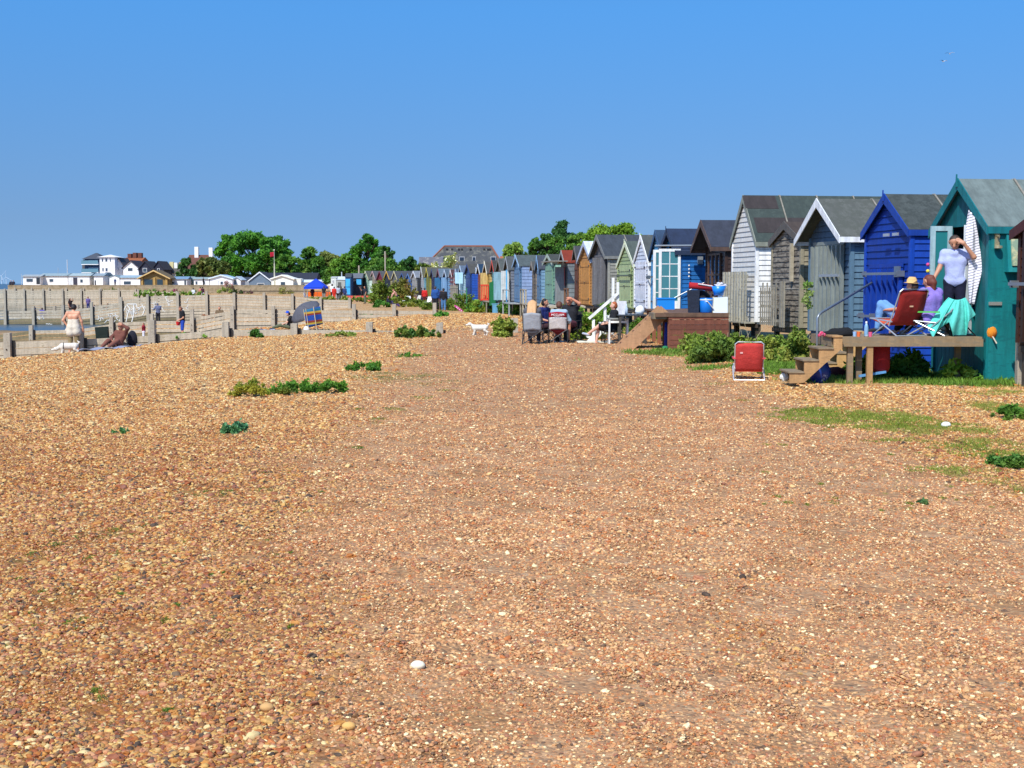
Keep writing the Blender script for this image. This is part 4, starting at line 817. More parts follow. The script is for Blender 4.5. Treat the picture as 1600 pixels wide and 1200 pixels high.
block('caravan', 'leftmost white caravan with a dark doorway at the wall end', 'caravan', 36, 63, 7.25, 432, 446, 4, '#eceae4', '#9aa3a6', rise=3, wl=[(41, 52, 435, 441)], doors=[(57, 62.5, 434, 444, '#2a3038')], group=CG)
block('caravan', 'long white caravan with two round wall vents and pale grey roof', 'caravan', 64, 106, 7.2, 431, 446, 5, '#ece8e2', '#8fa3a8', rise=4, wl=[(77, 84, 435.5, 441)], doors=[(65, 70, 434.5, 445, '#d9dcdc')], group=CG)
block('caravan', 'white caravan with grey end panel and open dark door', 'caravan', 107, 140, 7.2, 431, 446, 5, '#f0eeea', '#9fb0b2', rise=4, wl=[(125, 130, 436, 442)], doors=[(114.5, 121, 434, 445, '#3b3844'), (108, 113, 434.5, 445, '#dfe2e2')], group=CG)
block('caravan', 'white caravan whose right end is grey blue boarded', 'caravan', 147, 161, 7.2, 431, 446, 5, '#efefee', '#8c9ca4', rise=4, doors=[(148, 150, 438, 446, '#2e3238')], group=CG)
block('shed', 'grey green shed between two white caravans', 'shed', 140.5, 147, 7.1, 430, 446, 3, '#66777a', '#56666e', 'gable_front', 3, gap=.1)
block('shed', 'grey blue gabled shed right of the white caravans', 'shed', 161.5, 170, 7.1, 431, 446, 3, '#6a7c86', '#5a6c74', 'gable_front', 4, gap=.1)
block('caravan', 'short white caravan with rounded blue grey roof and a person beside it', 'caravan', 171, 187, 7.2, 434, 446, 4, '#eeeeee', '#7f949c', 'gable_front', 3, gap=.1, group=CG)
block('caravan', 'white caravan with wide grey window left of the wooden lodge', 'caravan', 188, 219, 7.2, 434, 446, 4, '#f3f2f0', '#90a6b2', rise=4, wl=[(193, 205, 439, 445)], group=CG)
block('caravan', 'white caravan with blue roof right of the wooden lodge', 'caravan', 266, 292, 7.2, 436, 446, 4, '#f2f2f2', '#7390aa', rise=4, wl=[(267, 273, 440, 444)], doors=[(288, 291, 438, 445, '#4a5660')], group=CG)
block('caravan', 'grey roofed caravan with a person standing in front', 'caravan', 303, 327, 7.2, 436, 446, 4, '#ecebe8', '#8fa0a0', rise=3, wl=[(305, 309, 439, 445), (318, 321, 439, 445)], group=CG)
block('shed', 'grey green shed squeezed beside the grey roofed caravan', 'shed', 293, 302.5, 7.1, 434, 446, 3, '#7f8f88', '#8f9c98', rise=2, gap=.05)
block('caravan', 'white gabled mobile home with twin narrow windows', 'caravan', 328, 363, 7.2, 435.5, 446, 6, '#f4f4f6', '#a5c2da', 'gable_front', 5, wl=[(341, 342.5, 438.5, 445), (344, 349, 439.5, 445)], group=CG, trim='#d8e6f0')
block('caravan', 'white mobile home with grey blue glazed end left of the blue grey chalet', 'caravan', 364, 376, 7.15, 437, 446, 5, '#f0f2f4', '#c2d2dc', 'gable_front', 4, wl=[(364.5, 370, 437, 445)], gl='#4f6a78', group=CG)
block('chalet', 'blue grey boarded chalet with white edged gable and letterbox window', 'chalet', 389, 423, 7.2, 439, 446.5, 8, '#68798a', '#2e3442', 'gable_front', 13, wl=[(401.5, 413, 442.3, 446.2)], trim='#e8edf0', gap=.25)
block('caravan', 'cream white mobile home in front of the dark slate roof', 'caravan', 424, 458, 7.3, 436, 447, 6, '#f4f2e4', '#f0efe2', 'gable_front', 5.5, wl=[(438, 446, 440, 446)], group=CG, trim='#f6f4ea')
block('caravan', 'small cream annexe attached right of the cream mobile home', 'caravan', 458.5, 470, 7.25, 436, 447, 4, '#f2efdf', '#eceadd', rise=1, group=CG, gap=.05)
block('bungalow', 'long low building with dark slate roof behind the caravans', 'building', 398, 492, 6.6, 440, 446, 9, '#8a8f96', '#2b2f3c', rise=14)
block('bungalow', 'low dark roofed building between chalet and gabled mobile home', 'building', 374, 396, 6.7, 437, 446, 6, '#8f959c', '#343c4a', rise=4)
block('caravan', 'white caravan partly behind the blue gazebo', 'caravan', 471, 500, 7.2, 441, 448, 4, '#e6eaee', '#cfd8de', rise=4, wl=[(473, 480, 444, 446.5)], group=CG)
block('caravan', 'pale caravan right of the blue gazebo', 'caravan', 501, 517, 7.2, 440, 450, 4, '#e2e4e4', '#d0d5d8', rise=3, group=CG)
block('cabin', 'pale green white cabin with tall doors left of the light blue door', 'cabin', 517, 525.5, 11.6, 434, 460, 3, '#cfd4cc', '#b8bcb8', rise=2, gap=.05, wl=[(519, 522, 437, 443)])
block('cabin', 'grey cabin with an arched pale roof beside the navy kiosk', 'cabin', 526, 539, 11.6, 437, 461, 3, '#a9aca6', '#c9ced0', rise=5, gap=.08, doors=[(528, 533, 441, 458, '#5f625e')])
# navy kiosk with sky blue door and shutter
rk, wk, hk, _ = block('kiosk', 'navy blue kiosk with a sky blue shutter and an open serving hatch', 'kiosk', 549, 565, 12.0, 434.5, 462, 3, '#2f3440', '#666a70', rise=7.5, gap=.12, wl=[(553.5, 558, 438, 443.5)], gl='#15181c', frame='#2a2e38')
B().box(wk / 2 - .65, wk / 2 - .03, -.12, -.06, hk - .85, hk - .15).build('shutter', M('paint', '#46b4ec'), rk)
rk2, wk, hk, _ = block('kiosk', 'sky blue two panel door of a small navy hut left of the kiosk', 'kiosk', 539.5, 548.5, 12.2, 433, 462, 2.4, '#234a72', '#44484e', rise=6, gap=.05, doors=[(540, 547, 436, 448, '#3fb2ee'), (540, 547, 449, 460, '#3fb2ee')])
# wooden lodge
rl, wl_, hl, Rl = block('lodge', 'wooden lodge with a broad low gable and cream bargeboards', 'lodge', 221, 262, 7.3, 433.5, 446, 6, '#8f7544', '#6b5a3e', 'gable_front', 10, gap=.75, trim='#dcb878', wl=[(225, 239, 436, 446), (245, 255, 436, 446)], gl='#28353a', frame='#7d6236')
B().box(-.25, .25, -.3, -.05, 0, hl).box(-wl_ / 2, -wl_ / 2 + .4, -.3, -.05, 0, hl).box(wl_ / 2 - .4, wl_ / 2, -.3, -.05, 0, hl).each('post', M('wood', '#b08d4e'), rl)
# harbour house with tower
hw = block('house', 'white house with dark hipped roof and two glazed balconies facing the sea', 'house', 133, 156, 6.05, 405, 441, 8, '#26466a', '#4a4f58', 'hip', 10, wl=[(139, 154, 406.5, 412.5), (139, 154, 418.5, 425)], gl='#3e7f96', frame='#dce6ec', gap=.6)
for z_ in (412.8, 425.6):
    zz = zat(z_, 6.05) - zat(441, 6.05); bb = B().box(-hw[1] / 2 - .5, hw[1] / 2, -1.2, -.05, zz - .2, zz).build('balcony', M('plaster', '#e8ecee'), hw[0]); B().box(-hw[1] / 2 - .5, hw[1] / 2, -1.22, -1.18, zz + .002, zz + .9).build('railing', glass('#5f8796'), bb)
block('house', 'white square tower house with shallow pointed roof and small square windows', 'house', 156.5, 180, 6.1, 402, 441, 6, '#f0f0f4', '#e8eaf0', 'hip', 4, wl=[(159.5, 162.5, 403.5, 409.5), (165, 169, 403.5, 409.5), (172, 174.5, 403.5, 409.5), (160, 163, 418.5, 424.5), (165, 169, 418.5, 424.5)], gl='#3a4a5c', gap=.5)
block('house', 'grey hung gable wall at the seaward side of the glazed house', 'house', 129, 133.5, 6.0, 410, 441, 6, '#5c5c60', '#4a4a50', 'gable_front', 3, gap=.1)
HG = 'gabled houses beyond the sea wall'
block('house', 'white house with narrow dark gable next to the tower house', 'house', 181, 192, 6.05, 413, 441, 8, '#f0eeec', '#5b4f50', 'gable_front', 9, wl=[(182, 184, 418, 423), (185.5, 187, 418, 423)], group=HG, gap=.4)
block('house', 'white gabled house with a paired window, under the brick chimneys', 'house', 193, 217, 6.1, 418, 441, 9, '#f2f0ee', '#2c2a38', 'gable_front', 10, wl=[(200, 208, 418.5, 424)], group=HG, gap=.4)
block('house', 'black boarded gabled house with a white window', 'house', 217.5, 237, 6.1, 420, 441, 9, '#23273a', '#33343e', 'gable_front', 11, wl=[(223.5, 230, 419, 425.5)], group=HG, gap=.3)
block('house', 'black gabled house second from the white houses, with a white cross board', 'house', 239, 256, 6.05, 420, 441, 9, '#262a3c', '#31323c', 'gable_front', 11, wl=[(246, 250, 419.5, 423)], group=HG, gap=.3)
hb = block('house', 'house with orange tiled roof and tall brick chimneys behind the white gables', 'house', 193, 219, 5.8, 410, 441, 9, '#efece8', '#9a5a36', rise=8, group=HG)[0]
b = B()
for x_ in (-2.0, -.6, .8): b.box(x_, x_ + 1.0, 3.5, 5, 5, 8.1 - abs(x_) * .2)
b.each('chimney', M('plaster', '#6d3f30'), hb)
hc = block('house', 'house with cream and white rooftop chimneys and sloping grey roof', 'house', 250, 292, 5.9, 427, 441, 9, '#e6e2d6', '#5d5850', rise=13, group=HG)[0]
for x_, w__, z_, c_ in ((-1.6, 1.0, 5.4, '#d9ca94'), (-.4, .9, 5.2, '#efeee8'), (.9, 1.1, 5.4, '#8f7f5a'), (2.4, 1.2, 5.9, '#f0f0ee')):
    B().box(x_, x_ + w__, 2.5, 3.8, 2, z_).build('chimney', M('plaster', c_), hc)
hd = block('house', 'house with brown roof and tall white chimney among the trees', 'house', 292, 322, 5.9, 420, 441, 9, '#cfc4b6', '#6b4438', rise=22, group=HG)[0]
for x_, z_ in ((-1.2, 9.4), (2.6, 9.2)): B().box(x_, x_ + 1.0, 3.4, 4.6, 3, z_).build('chimney', M('plaster', '#f2f2f0'), hd)
# big maltings like building with hipped slate roof
Yb = 236; sb_ = F / Yb; cb = at(719, 440, Yb)
rb_ = thing('slate_roofed_building', 'very large building with a hipped mottled slate roof and red ridge tiles behind the huts', 'building', (cb.x, Yb, -.3)); X_ = lambda px: xs(px, Yb) - cb.x; Z_ = lambda py: zat(py, sb_) + .3
B().box(X_(640), X_(800), 4, 14, 0, Z_(437)).build('wall', M('plaster', '#6b655e'), rb_)
ra = [(X_(636), 3.6, Z_(440)), (X_(802), 3.6, Z_(440)), (X_(802), 14.4, Z_(440)), (X_(636), 14.4, Z_(440)), (X_(691), 9, Z_(382.5)), (X_(766), 9, Z_(382.5))]
rfo = B().add(ra, [(3, 2, 1, 0), (0, 1, 5, 4), (1, 2, 5), (2, 3, 4, 5), (3, 0, 4)]).build('roof', M('stone', '#484a4c', '#6e6c62', .44), rb_)
B().beam(ra[4], ra[5], .3, .25).beam(ra[0], ra[4], .28, .22).beam(ra[1], ra[5], .28, .22).each('ridge_tiles', M('plaster', '#8f5a46'), rfo)
B().add([(X_(650), 2, Z_(440)), (X_(690), 2, Z_(440)), (X_(690), 8, Z_(440)), (X_(650), 8, Z_(440)), (X_(652), 5, Z_(401)), (X_(690), 5, Z_(401))], [(3, 2, 1, 0), (0, 1, 5, 4), (1, 2, 5), (2, 3, 4, 5), (3, 0, 4)]).build('side_roof', M('stone', '#63636b', '#8f8c84', .44), rb_)
for px in (690, 719.5, 739, 770):
    t = (Z_(403) - Z_(440)) / (Z_(382.5) - Z_(440)); y_ = 3.6 + 5.4 * t; z_ = Z_(403); x_ = X_(px); w_ = .5 if px != 739 else .35
    sk_ = B().hexa([(x_ - w_, y_ - .35, z_ - .5), (x_ + w_, y_ - .35, z_ - .5), (x_ + w_, y_ + .1, z_ - .5), (x_ - w_, y_ + .1, z_ - .5), (x_ - w_, y_ - .15, z_ + .35), (x_ + w_, y_ - .15, z_ + .35), (x_ + w_, y_ + .15, z_ + .35), (x_ - w_, y_ + .15, z_ + .35)]).build('skylight', M('paint', '#94979c'), rfo)
    B().hexa([(x_ - w_ + .12, y_ - .38, z_ - .38), (x_ + w_ - .12, y_ - .38, z_ - .38), (x_ + w_ - .12, y_ - .3, z_ - .38), (x_ - w_ + .12, y_ - .3, z_ - .38), (x_ - w_ + .12, y_ - .2, z_ + .22), (x_ + w_ - .12, y_ - .2, z_ + .22), (x_ + w_ - .12, y_ - .12, z_ + .22), (x_ - w_ + .12, y_ - .12, z_ + .22)]).build('pane', glass('#1a1e2a'), sk_)
for px in (695, 703, 714, 719, 733, 755, 761, 764):
    t = (Z_(388) - Z_(440)) / (Z_(382.5) - Z_(440)); B().box(X_(px) - .16, X_(px) + .16, 3.3 + 5.4 * t, 3.9 + 5.4 * t, Z_(388) - .12, Z_(388) + .14).build('roof_vent', M('paint', '#26262c'), rfo)
block('house', 'low red tiled roofs just right of the slate roofed building', 'house', 784, 835, 9.5, 412, 440, 6, '#b07a5c', '#a8603c', rise=12)
# ---- trees
GD = ('#3f6020', '#6a8a2c', .5)
trees = [(838, 183, 368, 440, 44, 'low mid green tree left of the pointed conifer', ('#3a5c22', '#557a28', .5), 41, 4500, 'round', 0),
 (868, 180, 366, 440, 60, 'mid green tree in front of the pointed conifer', ('#35581f', '#527628', .5), 42, 5000, 'round', 0),
 (448, 330, 398, 446, 60, 'low dark green tree filling the gap right of the largest tree', ('#33561e', '#567a28', .5), 31, 5000, 'round', 0),
 (532, 258, 404, 448, 64, 'low green tree right of the olive one', ('#3a5c20', '#5c7c2a', .5), 32, 5000, 'round', 0),
 (622, 246, 408, 448, 60, 'low bushy tree below the narrow dark tree', ('#35581e', '#587828', .5), 33, 4500, 'round', 0),
 (470, 332, 412, 448, 70, 'low hedge like tree behind the blue gazebo', ('#3f5c22', '#667a2c', .5), 34, 5000, 'round', 0),
 (500, 330, 400, 446, 40, 'small pointed green tree left of the olive one', ('#2f521c', '#4d7226', .5), 35, 3500, 'round', 0),
 (690, 222, 424, 446, 70, 'low green trees at the foot of the slate roofed building', ('#4a5c22', '#6c7430', .5), 36, 3500, 'round', 0),
 (928, 172, 366, 430, 70, 'green tree between the mixed green tree and the broad bright one', ('#42621e', '#63822a', .5), 37, 6000, 'round', 0),
 (398, 342, 362, 444, 118, 'largest broad green tree with two rounded crowns behind the caravans', ('#2f5a1c', '#4f7f26', .5), 1, 16000, 'round', 0),
 (365, 348, 362, 444, 62, 'rounded left crown standing against the largest tree', ('#2f5a1c', '#548426', .5), 2, 8000, 'round', -.3),
 (430, 348, 364, 444, 66, 'rounded right crown leaning out of the largest tree', ('#305c1c', '#4f8026', .5), 3, 8000, 'round', .3),
 (330, 332, 402, 446, 70, 'brown green bushy tree at the left end of the tree line', ('#4c5a28', '#6e6e34', .45), 4, 7000, 'round', 0),
 (292, 327, 403, 445, 36, 'small dark green tree in front of the white chimneys', ('#2b4a20', '#3f6328', .5), 5, 4000, 'round', 0),
 (482, 338, 384, 444, 44, 'slim loose tree between the largest tree and the olive one', ('#33561e', '#5b7d2a', .5), 6, 5000, 'round', 0),
 (512, 334, 391, 446, 56, 'olive brown tree behind the blue gazebo', ('#56642c', '#6c7236', .5), 7, 7000, 'round', 0),
 (574, 252, 363, 444, 70, 'tall tree leaning left with an uneven crown above the kiosk', ('#2f5a1c', '#4a7a24', .5), 8, 9000, 'round', .25),
 (545, 256, 396, 448, 60, 'lower green tree left of the leaning tall tree', ('#3a6220', '#5d8028', .5), 9, 6000, 'round', 0),
 (604, 250, 380, 444, 34, 'narrow dark tree right of the leaning tall tree', ('#28461e', '#3f6426', .5), 10, 4500, 'round', 0),
 (598, 240, 404, 446, 80, 'broad low trees behind the far huts', ('#3c5f22', '#5b7a2c', .5), 15, 7000, 'round', 0),
 (640, 245, 400, 446, 40, 'dark round tree left of the slate roofed building', ('#28481c', '#3d6224', .5), 11, 5000, 'round', 0),
 (660, 225, 412, 446, 44, 'olive bushy tree below the slate roof edge', ('#4a5c22', '#6c7430', .5), 12, 4500, 'round', 0),
 (805, 200, 377, 440, 52, 'light green loose tree right of the slate roofed building', ('#5b7a2c', '#83984a', .5), 13, 5000, 'round', 0),
 (878, 185, 346, 440, 84, 'pointed dark conifer above the mint green hut', ('#2a4a22', '#3c602a', .5), 14, 9000, 'cone', 0),
 (850, 182, 362, 440, 56, 'dark green tree left of the pointed conifer', ('#2a4a1e', '#44682a', .5), 16, 7000, 'round', .2),
 (905, 178, 360, 440, 60, 'mixed green tree right of the pointed conifer', ('#3c5e22', '#5a7a2a', .5), 17, 7000, 'round', 0),
 (958, 172, 347, 430, 118, 'broad bright green tree rising behind the large weathered grey hut', ('#4a6a1e', '#6d8a2a', .5), 18, 12000, 'round', 0)]
for px, Y, yt, yb, wpx, lab, cols, seed, n, shp, asy in trees:
    tree(px, Y, yt, yb, wpx, lab, cols, seed, n, None, 'conifer_tree' if shp == 'cone' else 'broadleaf_tree', shp, asy)
bush(699, 447, 44, 42, 'cream flowering bush in front of the slate roof', ('#6f7a3c', '#a8a468', .5), 2, 2600, .22, Y=215, flowers=('#d9d6a8', 700))
bush(651, 452, 60, 14, 'green hedge behind the far huts', ('#3c5a22', '#5a742c', .5), 3, 1800, .2, Y=205, name='hedge', cat='hedge')
# plants along the sea wall
PG = 'plants along the foot of the sea wall'
for i, (px, py, w_, h_, lab, cols, fl) in enumerate([
    (60, 458, 80, 3.5, 'low green plants at the seaward end of the wall', ('#5c6e34', '#8a8448', .4), None), (120, 458, 50, 5, 'yellow green plants below the long caravan', ('#68782f', '#9aa04a', .5), None),
    (175, 458, 70, 6, 'dull green and reddish plants below the sheds', ('#5f6a34', '#7c5c48', .4), None), (228, 458, 40, 6, 'green plants with pink flowers below the wooden lodge', ('#5c7a34', '#7a8a44', .4), ('#b0607c', 60)),
    (263, 459, 36, 8.5, 'pink valerian in bloom in front of the sea wall', ('#8a4a5c', '#6a7a40', .5), ('#b85878', 260)), (300, 460, 40, 6, 'dark green plants right of the pink valerian', ('#50682c', '#7a7a3a', .4), None),
    (352, 459, 34, 10, 'olive green bush below the gabled mobile home', ('#6a7a2a', '#86904a', .5), None), (372, 460, 18, 8, 'very dark green bush next to the olive one', ('#27381c', '#3c4c24', .5), None),
    (385, 461, 16, 7, 'pale pink flowering plant before the wall', ('#7a4a58', '#6a6a40', .5), ('#a86478', 60)), (445, 466, 26, 18, 'thin wispy olive bush in front of the sea wall', ('#7a7a3c', '#8a8448', .5), None),
    (270, 462.5, 130, 6, 'grassy mound on top of the third groyne bank', ('#5f7a2a', '#7f8c3a', .4), None), (356, 448, 12, 9, 'pale blossoming shrub on the sea wall', ('#b89c98', '#8a8a70', .5), ('#d9c4c0', 50))]):
    bush(px, py, w_, h_, lab, cols, 20 + i, 700 if w_ < 60 else 1300, .16, name='beach_plant', cat='plant', group=PG, Y=272 if i < 10 else (150 if i == 10 else 279), flowers=fl)
# ---- poles, flag, turbines
def pole(name, label, cat, px, y0, y1, s, r, col, r2=None):
    p = at(px, y1, dp(s)); o = B().tube([(0, 0, -1), (0, 0, (y1 - y0) / s)], r, 8, r2).build(name, M('metal' if cat == 'mast' else 'wood', col), None, False, p); return tag(o, label, cat)
fr = thing('flagpole', 'tall pale flagpole in front of the trees, flying a red flag', 'flagpole', at(429, 440, dp(7.3)))
B().tube([(0, 0, -1), (0, 0, 3.9)], .17, 8, .12).build('pole', M('paint', '#cfcdb4'), fr); B().tube([(0, 0, 3.9), (0, 0, 6.6)], .08, 8, .06).build('upper_pole', M('paint', '#a8ab9c'), fr); B().ball((0, 0, 6.7), .16, 6).build('finial', M('paint', '#eee8d0'), fr)
B().sheet(lambda u, v: Vector((-.1 - .75 * u, .12 * math.sin(u * 5 + v), 6.3 - v * 1.0 - .12 * u)), 8, 5, .03).build('red_flag', M('cloth', '#b01430'), fr, True)
pole('mast', 'thin white mast rising behind the long caravan', 'mast', 105.5, 406, 433, 6.6, .12, '#e8ecee'); pole('mast', 'short tilted pole left of the tall white mast', 'mast', 91, 418, 433, 6.6, .06, '#c6d2da'); pole('mast', 'small lamp post at the seaward end of the caravans', 'mast', 34, 428, 446, 7.2, .06, '#dfe3e4')
pole('mast', 'white pole between the pale cabins', 'mast', 534, 425, 440, 11.5, .07, '#e6e8e6'); pole('telegraph_pole', 'telegraph pole in front of the leaning tall tree', 'pole', 561, 415, 440, 9, .14, '#a89f8c'); pole('telegraph_pole', 'tall telegraph pole beside the narrow dark tree', 'pole', 602, 393, 440, 9, .11, '#b3ab98')
for px, y0, lab in ((3, 424, 'distant white wind turbine, leftmost on the sea horizon'), (10, 426, 'distant white wind turbine, right one of the two at sea')):
    Yt = 7000; p = at(px, 444.5, Yt); hh = (444.5 - y0 - 8) / F * Yt; r = thing('wind_turbine', lab, 'wind turbine', (p.x, Yt, -1.6), 0, 'wind turbines at sea')
    B().tube([(0, 0, 0), (0, 0, hh)], 2.6, 8, 1.6).build('tower', M('paint', '#c2d4e6'), r)
    for k in range(3):
        a = k * 2.09 + px; B().tube([(0, -3, hh), (math.cos(a) * 38, -3, hh + math.sin(a) * 38)], 1.6, 5, .5).build('blade', M('paint', '#c2d4e6'), r)
# ---------------------------------------------------------------- bodies: one smooth surface grown from tapered limbs
def nets(f, lo, res, shp):
    nx_, ny_, nz_ = shp; s = f < 0
    c = s[:-1, :-1, :-1].astype(np.int8); tot = np.zeros_like(c)
    offs = [(i, j, k) for i in (0, 1) for j in (0, 1) for k in (0, 1)]
    for i, j, k in offs: tot = tot + s[i:nx_-1+i, j:ny_-1+j, k:nz_-1+k]
    act = (tot > 0) & (tot < 8); idx = -np.ones(act.shape, np.int64); A = np.argwhere(act); idx[act] = np.arange(len(A))
    acc = np.zeros((len(A), 3)); cnt = np.zeros(len(A))
    for a in offs:
        for ax in range(3):
            if a[ax]: continue
            b_ = list(a); b_[ax] = 1
            fa = f[A[:, 0] + a[0], A[:, 1] + a[1], A[:, 2] + a[2]]; fb = f[A[:, 0] + b_[0], A[:, 1] + b_[1], A[:, 2] + b_[2]]
            m = (fa < 0) != (fb < 0); t = np.where(m, fa / (fa - fb + 1e-12), 0)
            p = np.tile(np.array(a, float), (len(A), 1)); p[:, ax] += t; acc[m] += p[m]; cnt[m] += 1
    V = (A + acc / cnt[:, None]) * res + lo; Fs = []
    for ax in range(3):
        u, v = (ax + 1) % 3, (ax + 2) % 3; sl0 = [slice(None)] * 3; sl1 = [slice(None)] * 3; sl0[ax] = slice(0, -1); sl1[ax] = slice(1, None)
        e = s[tuple(sl0)] != s[tuple(sl1)]; E = np.argwhere(e); E = E[(E[:, u] > 0) & (E[:, v] > 0) & (E[:, u] < f.shape[u] - 1) & (E[:, v] < f.shape[v] - 1)]
        if not len(E): continue
        du = np.zeros(3, int); du[u] = 1; dv = np.zeros(3, int); dv[v] = 1
        q = np.stack([idx[tuple((E - du - dv).T)], idx[tuple((E - dv).T)], idx[tuple(E.T)], idx[tuple((E - du).T)]], 1)
        ins = s[E[:, 0], E[:, 1], E[:, 2]]; q[~ins] = q[~ins][:, ::-1]; Fs.append(q)
    Fq_ = np.concatenate(Fs); return V, Fq_[(Fq_ >= 0).all(1)]
def sdf(cones, res=.016, k=.025, cut=(), name='body', mat=None, parent=None, planes=()):
    P0 = np.array([c[0] for c in cones] + [c[2] for c in cones], float); R0 = np.array([c[1] for c in cones] + [c[3] for c in cones])
    lo = (P0 - R0[:, None]).min(0) - res * 3; hi = (P0 + R0[:, None]).max(0) + res * 3; shp = np.ceil((hi - lo) / res).astype(int) + 1
    f = np.full(shp, 1.0, np.float32)
    def ev(c, pad):
        a, ra, b_, rb_ = np.array(c[0], float), c[1], np.array(c[2], float), c[3]
        l0 = np.minimum(a - ra, b_ - rb_) - pad; h0 = np.maximum(a + ra, b_ + rb_) + pad
        i0 = np.clip(np.floor((l0 - lo) / res).astype(int), 0, shp - 1); i1 = np.clip(np.ceil((h0 - lo) / res).astype(int) + 1, 1, shp)
        if (i1 <= i0).any(): return None
        g = np.stack(np.meshgrid(*[np.arange(i0[q], i1[q]) * res + lo[q] for q in range(3)], indexing='ij'), -1)
        ab = b_ - a; t = np.clip(((g - a) @ ab) / max(ab @ ab, 1e-9), 0, 1); d = np.linalg.norm(g - a - t[..., None] * ab, axis=-1) - (ra + (rb_ - ra) * t)
        return tuple(slice(i0[q], i1[q]) for q in range(3)), d
    for c in cones:
        r = ev(c, .07)
        if r is None: continue
        sl_, d = r; o = f[sl_]; kk = c[4] if len(c) > 4 else k
        hh = np.clip(.5 + .5 * (o - d) / kk, 0, 1); f[sl_] = o * (1 - hh) + d * hh - kk * hh * (1 - hh)
    for c in cut:
        r = ev(c, .05)
        if r is None: continue
        sl_, d = r; f[sl_] = np.maximum(f[sl_], -d)
    if planes:
        g = np.stack(np.meshgrid(*[np.arange(shp[q]) * res + lo[q] for q in range(3)], indexing='ij'), -1)
        for p, n_ in planes: f = np.maximum(f, (g - np.array(p)) @ np.array(n_, float))
    V, Fc = nets(f, lo, res, tuple(shp)); 
    if len(Fc) == 0: return None
    return npmesh(name, V, Fc, mat, parent, True)
vec = lambda *a: np.array(a, float)
def mk(d): return {k: vec(*v) for k, v in d.items()}
STAND = mk(dict(pel=(0, 0, .95), che=(0, .01, 1.29), nek=(0, .02, 1.47), hed=(0, -.01, 1.635), shL=(.18, .01, 1.42), shR=(-.18, .01, 1.42), elL=(.235, .03, 1.13), elR=(-.235, .03, 1.13), wrL=(.25, -.06, .88), wrR=(-.25, -.06, .88),
     hiL=(.09, 0, .93), hiR=(-.09, 0, .93), knL=(.105, -.02, .5), knR=(-.105, -.02, .5), anL=(.11, .03, .08), anR=(-.11, .03, .08)))
SIT = mk(dict(pel=(0, 0, .52), che=(0, .05, .86), nek=(0, .04, 1.04), hed=(0, 0, 1.2), shL=(.18, .04, .99), shR=(-.18, .04, .99), elL=(.25, -.04, .72), elR=(-.25, -.04, .72), wrL=(.16, -.27, .66), wrR=(-.16, -.27, .66),
     hiL=(.09, -.02, .51), hiR=(-.09, -.02, .51), knL=(.13, -.43, .55), knR=(-.13, -.43, .55), anL=(.13, -.45, .08), anR=(-.13, -.45, .08)))
GSIT = mk(dict(pel=(0, 0, .13), che=(0, .08, .46), nek=(0, .08, .64), hed=(0, .03, .8), shL=(.18, .08, .6), shR=(-.18, .08, .6), elL=(.26, -.05, .38), elR=(-.26, -.05, .38), wrL=(.16, -.3, .42), wrR=(-.16, -.3, .42),
     hiL=(.09, -.02, .12), hiR=(-.09, -.02, .12), knL=(.15, -.42, .36), knR=(-.15, -.42, .36), anL=(.12, -.72, .07), anR=(-.12, -.72, .07)))
SK = '#c98f70'; SK2 = '#b9795c'
